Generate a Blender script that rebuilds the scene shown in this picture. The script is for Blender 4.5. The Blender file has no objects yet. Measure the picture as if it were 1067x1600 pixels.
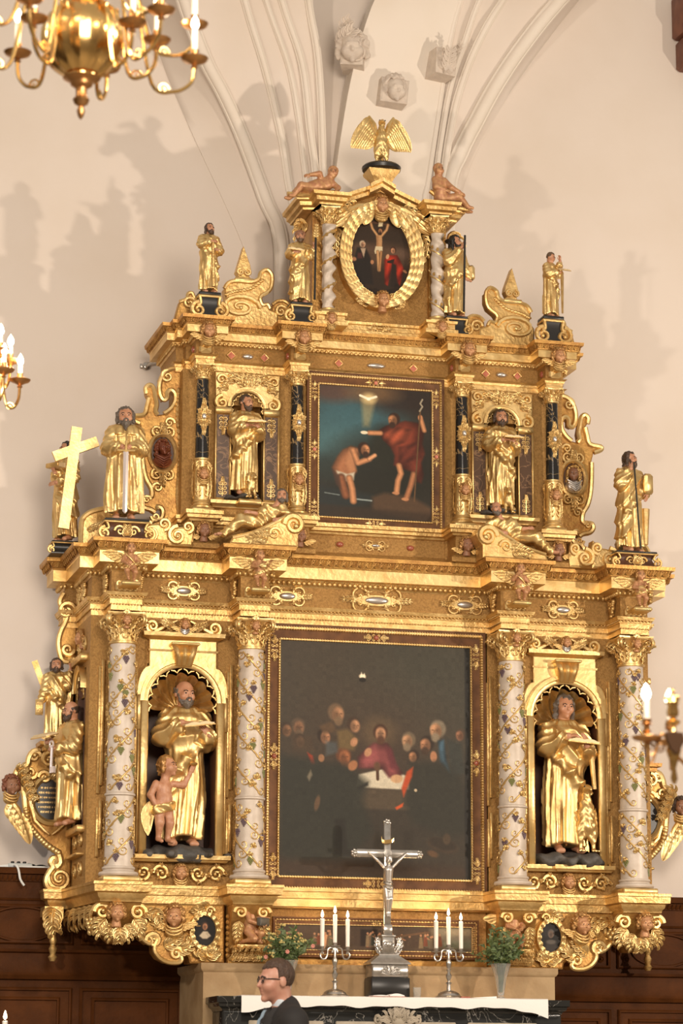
import bpy, bmesh, math, random
import numpy as np
from mathutils import Vector, Matrix, noise as mnoise
PI = math.pi
SC = bpy.context.scene
COL = SC.collection

# ------------------------------------------------------------------ camera, world, lights, exposure
CAM = Vector((-5.5982, -20.0, 0.2365)); YAW, PIT, ROLL, FPX = .2578, .2075, .0037, 4364.85
_F = Vector((math.sin(YAW)*math.cos(PIT), math.cos(YAW)*math.cos(PIT), math.sin(PIT)))
_R = Vector((math.cos(YAW), -math.sin(YAW), 0)); _U = _R.cross(_F)
_R2 = _R*math.cos(ROLL)+_U*math.sin(ROLL); _U2 = -_R*math.sin(ROLL)+_U*math.cos(ROLL)
cam = bpy.data.cameras.new('camera'); camo = bpy.data.objects.new('camera', cam); COL.objects.link(camo)
camo.matrix_world = Matrix(((_R2.x, _U2.x, -_F.x, CAM.x), (_R2.y, _U2.y, -_F.y, CAM.y), (_R2.z, _U2.z, -_F.z, CAM.z), (0, 0, 0, 1)))
cam.sensor_fit = 'VERTICAL'; cam.sensor_height = 36; cam.lens = FPX/1600*36
cam.clip_end = 200
cam.dof.use_dof = True; cam.dof.focus_distance = 20.9; cam.dof.aperture_fstop = 3.2
SC.camera = camo
SC.view_settings.view_transform = 'Standard'; SC.view_settings.look = 'None'
SC.view_settings.gamma = 1; SC.view_settings.use_curve_mapping = False
SC.view_settings.exposure = 0.0

wd = bpy.data.worlds.new('church_air'); SC.world = wd; wd.use_nodes = True
_n = wd.node_tree.nodes; _l = wd.node_tree.links
_bg = _n['Background']; _bg.inputs['Strength'].default_value = .54
_tc = _n.new('ShaderNodeTexCoord'); _sx = _n.new('ShaderNodeSeparateXYZ'); _rp = _n.new('ShaderNodeValToRGB')
_mp = _n.new('ShaderNodeMapRange'); _mp.inputs['From Min'].default_value = -1; _mp.inputs['From Max'].default_value = 1
_l.new(_tc.outputs['Generated'], _sx.inputs[0]); _l.new(_sx.outputs['Z'], _mp.inputs['Value']); _l.new(_mp.outputs[0], _rp.inputs[0])
_l.new(_rp.outputs[0], _bg.inputs['Color'])
_e = _rp.color_ramp.elements; _e[0].position = .25; _e[0].color = (.10, .065, .04, 1); _e[1].position = .75; _e[1].color = (.95, .83, .70, 1)
_q = _e.new(.5); _q.color = (.46, .34, .23, 1)

def lamp(name, kind, loc, target, power, color, size=1.0, spot=None, blend=.5):
    d = bpy.data.lights.new(name, kind); d.energy = power; d.color = color
    o = bpy.data.objects.new(name, d); COL.objects.link(o); o.location = loc
    if target is not None:
        o.rotation_euler = (Vector(target)-Vector(loc)).to_track_quat('-Z', 'Y').to_euler()
    if kind == 'AREA': d.size = size
    elif kind == 'SPOT': d.shadow_soft_size = size; d.spot_size = math.radians(spot); d.spot_blend = blend
    else: d.shadow_soft_size = size
    o['kind'] = 'helper'
    return o
# two floodlights of the chancel, one added broad front fill from the nave
lamp('floodlight_right', 'SPOT', (7.0, -7.4, 3.0), (-.4, .4, 4.8), 2100, (1, .85, .70), .12, 75, .6)
lamp('floodlight_left', 'SPOT', (-6.6, -8.2, 3.6), (.2, .4, 4.4), 1250, (1, .86, .72), .18, 75, .6)
lamp('nave_front_fill', 'AREA', (-1.5, -14.0, 6.0), (0, 0, 4.0), 1000, (1, .87, .73), 4.0)

lamp('window_daylight', 'SPOT', (-7.5, -4.0, 2.2), (-3.0, 1.1, 2.6), 300, (.80, .90, 1), .6, 40, 1.)

# ------------------------------------------------------------------ objects, labels
def wloc(o):
    v = Vector((0, 0, 0))
    while o is not None:
        v = v+Vector(o.location); o = o.parent
    return v

class MB:
    """collects shapes, links them as one mesh object"""
    def __init__(s): s.v = []; s.f = []; s.cuts = []
    def cut(s): s.cuts.append((len(s.v), len(s.f))); return s   # what follows is a piece of its own
    def add(s, vs, fs):
        o = len(s.v); s.v.extend([(float(a[0]), float(a[1]), float(a[2])) for a in vs]); s.f.extend([tuple(i+o for i in f) for f in fs]); return s
    def merge(s, m, M=None):
        vs = m.v if M is None else [tuple(M @ Vector(a)) for a in m.v]
        return s.add(vs, m.f)
    def mesh(s, name, mat, off=(0, 0, 0), sharp=40):
        me = bpy.data.meshes.new(name); ox, oy, oz = off
        me.from_pydata([(a-ox, b-oy, c-oz) for a, b, c in s.v], [], s.f)
        me.materials.append(mat)
        me.polygons.foreach_set('use_smooth', [True]*len(me.polygons))
        me.set_sharp_from_angle(angle=math.radians(sharp))
        me.update(); return me
    def build(s, name, mat, parent=None, local=False, sharp=40):
        off = (0, 0, 0)
        if parent is not None and not local: off = wloc(parent)
        o = bpy.data.objects.new(name, s.mesh(name, mat, off, sharp)); COL.objects.link(o)
        if parent is not None: o.parent = parent
        return o

def builds(m, name, mat, parent=None, local=False, sharp=40):
    """links every piece started by cut() as an object of its own"""
    c = m.cuts+[(len(m.v), len(m.f))]
    for (v0, f0), (v1, f1) in zip(c[:-1], c[1:]):
        q = MB(); q.v = m.v[v0:v1]; q.f = [tuple(i-v0 for i in f) for f in m.f[f0:f1]]
        if q.v: q.build(name, mat, parent, local, sharp)
def link_mesh(name, me, parent=None, loc=(0, 0, 0), rz=0., sc=1.):
    o = bpy.data.objects.new(name, me); COL.objects.link(o); o.location = loc; o.rotation_euler = (0, 0, rz)
    o.scale = (sc, sc, sc) if not hasattr(sc, '__len__') else sc
    if parent is not None: o.parent = parent
    return o
def tag(o, label=None, cat=None, group=None, kind=None):
    if label: o['label'] = label
    if cat: o['category'] = cat
    if group: o['group'] = group
    if kind: o['kind'] = kind
    return o
def thing(name, label, cat, loc=(0, 0, 0), rz=0., group=None, sc=1.):
    o = bpy.data.objects.new(name, None); COL.objects.link(o); o.location = loc; o.rotation_euler = (0, 0, rz); o.scale = (sc,)*3
    o.empty_display_size = .05
    return tag(o, label, cat, group, 'thing')
def struct(o):
    o['kind'] = 'structure'; return o
def copy_tree(o, parent=None):
    c = o.copy(); COL.objects.link(c)
    if parent is not None: c.parent = parent
    for ch in list(o.children): copy_tree(ch, c)
    return c
def W(px, py, Y):
    """a measured point: where the sight line of that point of the photograph meets the real plane y = Y"""
    d = _F*FPX+_R2*(px-533.5)-_U2*(py-800); t = (Y-CAM.y)/d.y
    return CAM+d*t

# ------------------------------------------------------------------ shapes
def box(m, a, b):
    x0, y0, z0 = a; x1, y1, z1 = b
    return m.add([(x0, y0, z0), (x1, y0, z0), (x1, y1, z0), (x0, y1, z0), (x0, y0, z1), (x1, y0, z1), (x1, y1, z1), (x0, y1, z1)],
                 [(0, 3, 2, 1), (4, 5, 6, 7), (0, 1, 5, 4), (1, 2, 6, 5), (2, 3, 7, 6), (3, 0, 4, 7)])
def bbox(m, a, b, c=.01):
    """box with chamfered edges"""
    (x0, y0, z0), (x1, y1, z1) = a, b
    c = min(c, (x1-x0)/3, (y1-y0)/3, (z1-z0)/3)
    def ring(i, z): return [(x0+i+c, y0+i, z), (x1-i-c, y0+i, z), (x1-i, y0+i+c, z), (x1-i, y1-i-c, z), (x1-i-c, y1-i, z), (x0+i+c, y1-i, z), (x0+i, y1-i-c, z), (x0+i, y0+i+c, z)]
    return loft(m, [ring(c*.7, z0), ring(0, z0+c), ring(0, z1-c), ring(c*.7, z1)])
def loft(m, rings, closed=True, caps=True):
    n = len(rings[0]); vs = [p for r in rings for p in r]; fs = []
    for i in range(len(rings)-1):
        for j in range(n if closed else n-1):
            k = (j+1) % n
            fs.append((i*n+j, i*n+k, (i+1)*n+k, (i+1)*n+j))
    if caps and closed:
        fs.append(tuple(range(n-1, -1, -1))); fs.append(tuple(range((len(rings)-1)*n, len(rings)*n)))
    return m.add(vs, fs)
def lathe(m, prof, seg=24, c=(0, 0, 0), flute=None):
    """prof [(r, z)] bottom to top, turned about the z axis at c"""
    rings = []
    for r, z in prof:
        r = max(r, 1e-4)
        rings.append([(c[0]+r*math.cos(2*PI*j/seg)*(1 if not flute else 1+flute[1]*abs(math.sin(flute[0]*PI*j/seg))),
                       c[1]+r*math.sin(2*PI*j/seg)*(1 if not flute else 1+flute[1]*abs(math.sin(flute[0]*PI*j/seg))), c[2]+z) for j in range(seg)])
    return loft(m, rings)
def ball(m, c, r, seg=10, rings=6):
    rx, ry, rz = (r, r, r) if not hasattr(r, '__len__') else r
    R = []
    for i in range(rings+1):
        a = -PI/2+PI*i/rings; q = max(math.cos(a), .02)
        R.append([(c[0]+rx*q*math.cos(2*PI*j/seg), c[1]+ry*q*math.sin(2*PI*j/seg), c[2]+rz*math.sin(a)) for j in range(seg)])
    return loft(m, R)
def tube(m, pts, r, seg=8, up=(0, -1, 0), flat=1., caps=True):
    """a rod swept along pts; r number or list; flat squashes it along `up`"""
    P = [Vector(p) for p in pts]; n = len(P); up = Vector(up); R = []
    for i in range(n):
        t = (P[min(i+1, n-1)]-P[max(i-1, 0)])
        if t.length < 1e-9: t = Vector((0, 0, 1))
        t.normalize(); s = t.cross(up)
        if s.length < 1e-3: s = t.cross(Vector((.3, .2, 1)))
        s.normalize(); u = s.cross(t)
        q = r[i] if hasattr(r, '__len__') else r
        R.append([P[i]+s*(q*math.cos(2*PI*j/seg))+u*(q*flat*math.sin(2*PI*j/seg)) for j in range(seg)])
    return loft(m, R, caps=caps)
def smooth_path(pts, n=8, closed=False):
    """Catmull-Rom through the points"""
    P = [Vector(p) for p in pts]; N = len(P); out = []
    rng = range(N) if closed else range(N-1)
    for i in rng:
        if closed: a, b, c, d = P[(i-1) % N], P[i], P[(i+1) % N], P[(i+2) % N]
        else: a, b, c, d = P[max(i-1, 0)], P[i], P[i+1], P[min(i+2, N-1)]
        for k in range(n):
            t = k/n
            out.append(.5*((2*b)+(c-a)*t+(2*a-5*b+4*c-d)*t*t+(3*b-a-3*c+d)*t*t*t))
    if not closed: out.append(P[-1])
    return out
def lerp(a, b, t): return a+(b-a)*t
def mitre(path, d, closed=False):
    n = len(path); out = []
    for i in range(n):
        def nrm(a, b):
            dx, dy = b[0]-a[0], b[1]-a[1]; L = math.hypot(dx, dy); return (dy/L, -dx/L)
        if closed: n0 = nrm(path[i-1], path[i]); n1 = nrm(path[i], path[(i+1) % n])
        else:
            n0 = nrm(path[i-1], path[i]) if i > 0 else nrm(path[0], path[1])
            n1 = nrm(path[i], path[i+1]) if i < n-1 else nrm(path[-2], path[-1])
        k = 1+n0[0]*n1[0]+n0[1]*n1[1]
        k = max(k, .2)
        out.append((path[i][0]+d*(n0[0]+n1[0])/k, path[i][1]+d*(n0[1]+n1[1])/k))
    return out
def sweep(m, path, prof, closed=False):
    """moulding: prof [(out, z)] bottom to top carried along a plan path, outward = right-hand side of travel"""
    rings = []
    offs = [mitre(path, o, closed) for o, z in prof]
    n = len(path)
    for i in range(n): rings.append([(offs[k][i][0], offs[k][i][1], prof[k][1]) for k in range(len(prof))])
    vs = [p for r in rings for p in r]; K = len(prof); fs = []
    for i in range(n if closed else n-1):
        j = (i+1) % n
        for k in range(K):
            l = (k+1) % K
            fs.append((i*K+k, j*K+k, j*K+l, i*K+l))
    if not closed: fs.append(tuple(range(K))); fs.append(tuple(range((n-1)*K+K-1, (n-1)*K-1, -1)))
    return m.add(vs, fs)
def along(path, step, off=0.):
    """points and tangents at equal steps along a plan path"""
    out = []
    for i in range(len(path)-1):
        a = Vector(path[i]); b = Vector(path[i+1]); L = (b-a).length
        n = max(1, int(round((L-off)/step)))
        for k in range(n): out.append((a.lerp(b, (k+.5)/n), (b-a).normalized()))
    return out
def prism(m, poly, y0, y1, bev=.0):
    """outline in x,z (counter-clockwise seen from the front), from front y0 to back y1, front edge eased by bev"""
    n = len(poly)
    A = sum(poly[i][0]*poly[(i+1) % n][1]-poly[(i+1) % n][0]*poly[i][1] for i in range(n))
    if A < 0: poly = poly[::-1]
    def ins(d):
        q = []
        for i in range(n):
            a, b, c = poly[i-1], poly[i], poly[(i+1) % n]
            def nr(p, r):
                dx, dz = r[0]-p[0], r[1]-p[1]; L = math.hypot(dx, dz) or 1; return (-dz/L, dx/L)
            n0 = nr(a, b); n1 = nr(b, c); k = max(.5, 1+n0[0]*n1[0]+n0[1]*n1[1])
            q.append((b[0]+d*(n0[0]+n1[0])/k, b[1]+d*(n0[1]+n1[1])/k))
        return q
    if bev: R = [[(x, y0, z) for x, z in ins(bev)], [(x, y0+bev*.6, z) for x, z in poly], [(x, y1, z) for x, z in poly]]
    else: R = [[(x, y0, z) for x, z in poly], [(x, y1, z) for x, z in poly]]
    loft(m, R, caps=False)
    o = len(m.v)-len(R)*n
    from mathutils.geometry import tessellate_polygon
    for ri, fl in ((0, 0), (len(R)-1, 1)):
        for t in tessellate_polygon([[Vector((p[0], p[2], 0)) for p in R[ri]]]):
            q = tuple(o+ri*n+i for i in t); m.f.append(q)
    return m
def circ(cx, cz, rx, rz=None, n=32, a0=0., a1=2*PI):
    rz = rx if rz is None else rz
    full = abs(a1-a0-2*PI) < 1e-6
    k = n if full else n+1
    return [(cx+rx*math.cos(a0+(a1-a0)*i/n), cz+rz*math.sin(a0+(a1-a0)*i/n)) for i in range(k)]
def ring_frame(m, rx, rz, c, prof, n=48):
    """oval moulding in the x,z plane; prof [(outward, toward viewer)]"""
    rings = []
    for i in range(n):
        a = 2*PI*i/n; ca, sa = math.cos(a), math.sin(a)
        rings.append([(c[0]+(rx+o)*ca, c[1]-d, c[2]+(rz+o)*sa) for o, d in prof])
    rings.append(rings[0])
    return loft(m, rings, caps=False)
def rect_frame(m, x0, x1, z0, z1, y, prof):
    """mitred picture moulding; prof [(outward from the opening, toward viewer)] closed"""
    rings = []
    for sx, sz in ((-1, -1), (1, -1), (1, 1), (-1, 1), (-1, -1)):
        rings.append([((x0-o) if sx < 0 else (x1+o), y-d, (z0-o) if sz < 0 else (z1+o)) for o, d in prof])
    return loft(m, rings, caps=False)
def spiral(c, r0, r1, turns, a0, s=1, n=None):
    """2-D spiral from the outside in"""
    n = n or max(10, int(14*turns)); out = []
    for i in range(n+1):
        t = i/n; r = r0*(1-t)+r1*t; a = a0+s*2*PI*turns*t
        out.append((c[0]+r*math.cos(a), c[1]+r*math.sin(a)))
    return out
def carve(m, pts, y, w, d=None, seg=6, taper=True, end=True):
    """raised rounded band following a 2-D x,z path on the plane y"""
    n = len(pts); r = [w*(1-.55*i/(n-1)) if taper else w for i in range(n)]
    tube(m, [(p[0], y, p[1]) for p in pts], r, seg, flat=(d or 1.))
    if end: ball(m, (pts[-1][0], y-.2*w, pts[-1][1]), w*.85, 8, 5)
    return m
def frond(m, path, w, nrm=(0, -1, 0), lobes=4, thick=.35, curl=0., depth=.5):
    """a carved leaf; with two or more lobes a midrib with pairs of curling leaflets, else a single blade"""
    if lobes < 2 or w < .012: return blade(m, path, w, nrm, lobes, thick, depth)
    P = [Vector(p) for p in path]
    if len(P) < 6: P = smooth_path(P, 4)
    blade(m, P, w*.42, nrm, 1, thick, .9); nrm = Vector(nrm).normalized(); n = len(P)
    for k in range(lobes+1):
        t = (k+.25)/(lobes+1.6); f = t*(n-1); i = min(int(f), n-2); p = P[i].lerp(P[i+1], f-i); T = (P[i+1]-P[i]).normalized(); s = T.cross(nrm)
        if s.length < 1e-3: continue
        s.normalize(); u = s.cross(T).normalized(); L = w*1.15*(1-.45*t)
        if u.dot(nrm) < 0: u = -u
        for e in (-1, 1): blade(m, [p, p+(s*e*.55+T*.35)*L+u*L*.16, p+(s*e*.85+T*.85)*L+u*L*.10, p+(s*e*.75+T*1.25)*L-u*L*.05], w*.26, nrm, 1, .3, .9)
    return m
def blade(m, path, w, nrm=(0, -1, 0), lobes=1, thick=.35, depth=.5):
    """one ridged, tapering strip along a 3-D path"""
    P = [Vector(p) for p in path]
    if len(P) < 6: P = smooth_path(P, 3 if w > .022 else 2)
    n = len(P); nrm = Vector(nrm); K = [-1, -.55, 0, .55, 1]
    R = []
    for i in range(n):
        t = i/(n-1); T = (P[min(i+1, n-1)]-P[max(i-1, 0)]).normalized(); s = T.cross(nrm)
        if s.length < 1e-3: s = Vector((1, 0, 0))
        s.normalize(); u = s.cross(T).normalized()
        ww = w*(math.sin(PI*min(1, .18+.82*t))**.6 if t < .98 else .1)*(.62+.38*abs(math.sin(PI*lobes*t)))
        top = [P[i]+s*(k*ww)+u*(ww*depth*((.55 if abs(k) < .1 else (.18 if abs(k) < .6 else .32))-.1)) for k in K]
        bot = [P[i]+s*(k*ww*.9)-u*(ww*thick) for k in K[::-1]]
        R.append(top+bot)
    return loft(m, R)
def wing(m, root, d, L, wd, nrm=(0, -1, 0), n=6, droop=.5, lead=(.25, .75), flen=1.):
    """feathered wing: rows of overlapping feathers fanned off a leading edge"""
    root = Vector(root); d = Vector(d).normalized(); nrm = Vector(nrm).normalized(); s = d.cross(nrm).normalized()
    if s.z > 0: s = -s
    for row, (k, ln, wdh, off) in enumerate(((n, 1., .17, 0.), (n, .62, .15, .015), (max(3, n-1), .36, .14, .03))):
        for i in range(k):
            t = (i+.6)/k; b = root+d*(L*.62*t)+nrm*(off*L*1.4)
            e = (d*(lead[0]+lead[1]*t)+s*(droop*(1.15-.6*t))).normalized()
            ll = L*(.42+.42*t)*ln*flen
            frond(m, [b, b+e*ll*.35+nrm*.03*L, b+e*ll*.75+nrm*.025*L, b+e*ll], wd*wdh*.95, nrm, 1, .3, depth=.7)
    tube(m, [root, root+d*L*.35+nrm*.06*L-s*.04*L, root+d*L*.66+nrm*.04*L], [L*.10, L*.085, L*.04], 7)
    return m

# ------------------------------------------------------------------ materials
MATS = {}
def mat(name, base, metal=0., rough=.5, var=None, vscale=8., bump=0., bscale=30., emit=None, spec=.5, coat=0.):
    """principled; var = a second colour mixed in by noise"""
    m = bpy.data.materials.new(name); m.use_nodes = True; nt = m.node_tree; b = nt.nodes['Principled BSDF']
    b.inputs['Base Color'].default_value = (*base, 1); b.inputs['Metallic'].default_value = metal; b.inputs['Roughness'].default_value = rough
    b.inputs['Specular IOR Level'].default_value = spec; b.inputs['Coat Weight'].default_value = coat
    tc = nt.nodes.new('ShaderNodeTexCoord')
    if var:
        nz = nt.nodes.new('ShaderNodeTexNoise'); nz.inputs['Scale'].default_value = vscale; nz.inputs['Detail'].default_value = 5
        nt.links.new(tc.outputs['Object'], nz.inputs['Vector'])
        rp = nt.nodes.new('ShaderNodeValToRGB'); rp.color_ramp.elements[0].position = .38; rp.color_ramp.elements[1].position = .66
        rp.color_ramp.elements[0].color = (*base, 1); rp.color_ramp.elements[1].color = (*var, 1)
        nt.links.new(nz.outputs['Fac'], rp.inputs[0]); nt.links.new(rp.outputs[0], b.inputs['Base Color'])
    if bump:
        n2 = nt.nodes.new('ShaderNodeTexNoise'); n2.inputs['Scale'].default_value = bscale; n2.inputs['Detail'].default_value = 4
        nt.links.new(tc.outputs['Object'], n2.inputs['Vector'])
        bp = nt.nodes.new('ShaderNodeBump'); bp.inputs['Strength'].default_value = bump; bp.inputs['Distance'].default_value = .02
        nt.links.new(n2.outputs['Fac'], bp.inputs['Height']); nt.links.new(bp.outputs[0], b.inputs['Normal'])
    if emit:
        b.inputs['Emission Color'].default_value = (*emit[0], 1); b.inputs['Emission Strength'].default_value = emit[1]
    MATS[name] = m; return m
def veined(name, base, vein, scale, rough, w=.04, metal_vein=False):
    m = mat(name, base, 0, rough); nt = m.node_tree; b = nt.nodes['Principled BSDF']
    tc = nt.nodes['Texture Coordinate']; nz = nt.nodes.new('ShaderNodeTexNoise'); nz.inputs['Scale'].default_value = scale; nz.inputs['Detail'].default_value = 6
    nz.inputs['Distortion'].default_value = 1.2
    nt.links.new(tc.outputs['Object'], nz.inputs['Vector'])
    a = nt.nodes.new('ShaderNodeMath'); a.operation = 'SUBTRACT'; a.inputs[1].default_value = .5; nt.links.new(nz.outputs['Fac'], a.inputs[0])
    c = nt.nodes.new('ShaderNodeMath'); c.operation = 'ABSOLUTE'; nt.links.new(a.outputs[0], c.inputs[0])
    rp = nt.nodes.new('ShaderNodeValToRGB'); rp.color_ramp.elements[0].position = 0; rp.color_ramp.elements[0].color = (*vein, 1)
    rp.color_ramp.elements[1].position = w; rp.color_ramp.elements[1].color = (*base, 1)
    nt.links.new(c.outputs[0], rp.inputs[0]); nt.links.new(rp.outputs[0], b.inputs['Base Color'])
    return m
GOLD = mat('gilded_wood', (.76, .53, .225), .84, .42, (.57, .355, .125), 9, .25, 38)
GOLD2 = mat('burnished_gilding', (.82, .60, .275), .88, .40, (.65, .43, .165), 7, .15, 25)
OCHRE = mat('stippled_gold_ground', (.47, .265, .080), .40, .50, (.33, .175, .050), 60, .5, 160)
BROWNG = mat('brown_gilding', (.54, .31, .09), .72, .44, (.38, .19, .055), 14, .2, 50)
FLESH = mat('painted_flesh', (.52, .27, .16), 0, .42, (.42, .19, .10), 20, .1, 40)
FLESHD = mat('weathered_flesh', (.33, .16, .09), 0, .45, (.24, .11, .06), 20, .1, 40)
PUTTO = mat('reddish_putto_flesh', (.42, .19, .095), .2, .42, (.54, .30, .13), 14, .1, 40)
HAIRD = mat('dark_brown_hair', (.045, .028, .018), 0, .5, (.09, .05, .03), 30, .4, 70)
HAIRB = mat('black_hair', (.018, .015, .013), 0, .5)
HAIRG = mat('gilded_curls', (.50, .28, .10), .6, .42, (.30, .15, .05), 25)
REDBR = mat('dark_red_ground', (.105, .040, .018), 0, .45, (.06, .025, .014), 6)
BLACKP = mat('black_paint', (.016, .015, .014), 0, .35)
ROCK = mat('dark_rock', (.055, .052, .048), 0, .6, (.10, .09, .08), 14, .5, 30)
PALE = mat('pale_column_paint', (.60, .52, .44), .05, .45, (.50, .42, .34), 10, .1, 50)
VINE = mat('gilded_vine', (.62, .42, .17), .75, .38)
GREENG = mat('green_grapes', (.20, .20, .07), .15, .4)
PURPG = mat('purple_grapes', (.13, .085, .10), .1, .4)
SILVER = mat('silver_leaf', (.62, .58, .54), .85, .3)
STEEL = mat('sword_blade', (.78, .70, .68), .5, .3)
CORAL = mat('coral_stone', (.62, .22, .15), 0, .25, coat=.5)
REDST = mat('red_stone', (.33, .09, .05), 0, .25, coat=.5)
BLKMAR = veined('black_gold_marble', (.014, .013, .013), (.42, .28, .13), 5, .18, .012)
BRMAR = veined('brown_marble', (.085, .045, .025), (.26, .15, .08), 9, .3, .03)
ALTMAR = veined('black_altar_marble', (.016, .016, .015), (.30, .28, .25), 4.5, .16, .006)
STONE = mat('sandstone', (.40, .275, .145), 0, .75, (.30, .19, .09), 5, .15, 40)
PANELST = mat('pale_carved_stone', (.42, .36, .28), 0, .6, (.33, .28, .21), 12, .3, 40)
PLASTER = mat('lime_plaster', (.71, .63, .56), 0, .85, (.68, .595, .515), 1.3, .06, 14)
RIBM = mat('pale_rib_plaster', (.77, .70, .62), 0, .85, (.74, .665, .575), 2, .06, 16)
CORB = mat('carved_corbel_stone', (.66, .575, .49), 0, .85, (.57, .49, .42), 14, .3, 30)
OAK = mat('dark_oak', (.080, .024, .004), 0, .6, (.048, .014, .002), 5, .15, 30, spec=.12)
CLOTH = mat('white_linen', (.80, .77, .74), 0, .8, bump=.1, bscale=120)
BRASS = mat('polished_brass', (.80, .52, .20), 1, .2)
BRASSD = mat('aged_brass', (.50, .26, .10), .9, .32)
TIN = mat('silvered_metal', (.55, .52, .48), .9, .28, (.42, .39, .35), 20)
WAX = mat('white_wax', (.86, .82, .74), 0, .5)
FLAME = mat('flame', (1, .8, .5), 0, .5, emit=((1, .72, .45), 14))
BULB = mat('glowing_bulb', (1, .9, .7), 0, .4, emit=((1, .86, .62), 16))
LEAFG = mat('green_leaves', (.06, .10, .03), 0, .5, (.15, .19, .07), 20)
PINK = mat('pink_petals', (.55, .22, .17), 0, .6)
YELL = mat('yellow_petals', (.50, .40, .14), 0, .6)

# ------------------------------------------------------------------ sculpting: distance fields turned into one skin
def grid_axis(lo, hi, h, fine=None, hf=None):
    if fine is None: return np.arange(lo, hi+h, h, dtype=np.float32)
    a, b = fine; out = []; x = lo
    while x < hi+h:
        out.append(x); x += hf if a <= x <= b else h
    return np.array(out, dtype=np.float32)
def sculpt(fn, lo, hi, h, axes=None):
    xs, ys, zs = axes if axes else [grid_axis(lo[i], hi[i], h) for i in range(3)]
    X, Y, Z = np.meshgrid(xs, ys, zs, indexing='ij')
    F = fn((X, Y, Z)).astype(np.float32)
    F[0], F[-1], F[:, 0], F[:, -1], F[:, :, 0], F[:, :, -1] = (np.maximum(q, 1e-3) for q in (F[0], F[-1], F[:, 0], F[:, -1], F[:, :, 0], F[:, :, -1]))
    S = F < 0
    nx, ny, nz = F.shape
    cnt = np.zeros((nx-1, ny-1, nz-1), np.int8); acc = np.zeros((nx-1, ny-1, nz-1, 3), np.float32)
    def sl(a, b, c): return (slice(a, nx-1+a), slice(b, ny-1+b), slice(c, nz-1+c))
    C = (X, Y, Z)
    for ax in range(3):
        o1, o2 = [i for i in range(3) if i != ax]
        for u in (0, 1):
            for v in (0, 1):
                a = [0, 0, 0]; a[o1] = u; a[o2] = v; b = list(a); b[ax] = 1
                A, B = sl(*a), sl(*b); m = S[A] != S[B]
                fa, fb = F[A][m], F[B][m]; t = fa/(fa-fb)
                cnt[m] += 1
                for k in range(3):
                    ca, cb = C[k][A][m], C[k][B][m]; acc[..., k][m] += ca+(cb-ca)*t
    on = cnt > 0; idx = -np.ones(on.shape, np.int64); idx[on] = np.arange(on.sum())
    V = acc[on]/cnt[on][:, None]
    faces = []
    for ax in range(3):
        o1, o2 = [(1, 2), (2, 0), (0, 1)][ax]
        a = [slice(None)]*3; b = [slice(None)]*3; a[ax] = slice(0, -1); b[ax] = slice(1, None)
        ch = S[tuple(a)] != S[tuple(b)]
        I = np.argwhere(ch)
        ok = (I[:, o1] > 0) & (I[:, o2] > 0) & (I[:, o1] < idx.shape[o1]) & (I[:, o2] < idx.shape[o2]) & (I[:, ax] < idx.shape[ax])
        I = I[ok]
        if len(I) == 0: continue
        e1 = np.zeros(3, int); e1[o1] = 1; e2 = np.zeros(3, int); e2[o2] = 1
        q = [idx[tuple((I-d).T)] for d in (e1+e2, e2, np.zeros(3, int), e1)]
        Q = np.stack(q, 1); neg = S[tuple(I.T)]
        Q[~neg] = Q[~neg][:, ::-1]
        faces.append(Q)
    Q = np.concatenate(faces); Q = Q[(Q >= 0).all(1)]
    m = MB(); m.v = [tuple(map(float, p)) for p in V]; m.f = [tuple(map(int, q)) for q in Q]
    return m
def cap(P, a, b, ra, rb=None):
    rb = ra if rb is None else rb
    ax, ay, az = a; bx, by, bz = b; dx, dy, dz = bx-ax, by-ay, bz-az; L = dx*dx+dy*dy+dz*dz+1e-12
    t = np.clip(((P[0]-ax)*dx+(P[1]-ay)*dy+(P[2]-az)*dz)/L, 0, 1)
    return np.sqrt((P[0]-ax-t*dx)**2+(P[1]-ay-t*dy)**2+(P[2]-az-t*dz)**2)-(ra+(rb-ra)*t)
def ell(P, c, r):
    r = (r, r, r) if not hasattr(r, '__len__') else r
    k = np.sqrt(((P[0]-c[0])/r[0])**2+((P[1]-c[1])/r[1])**2+((P[2]-c[2])/r[2])**2)
    return (k-1)*min(r)
def smin(a, b, k):
    h = np.clip(.5+.5*(b-a)/k, 0, 1); return b+(a-b)*h-k*h*(1-h)
def smax(a, b, k): return -smin(-a, -b, k)
def to_head(P, c, s, yaw=0., nod=0., tilt=0.):
    M = np.array(Matrix.Rotation(yaw, 3, 'Z') @ Matrix.Rotation(nod, 3, 'X') @ Matrix.Rotation(tilt, 3, 'Y'))
    q = [(P[i]-c[i])/s for i in range(3)]
    return tuple(M[0, i]*q[0]+M[1, i]*q[1]+M[2, i]*q[2] for i in range(3))
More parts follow.
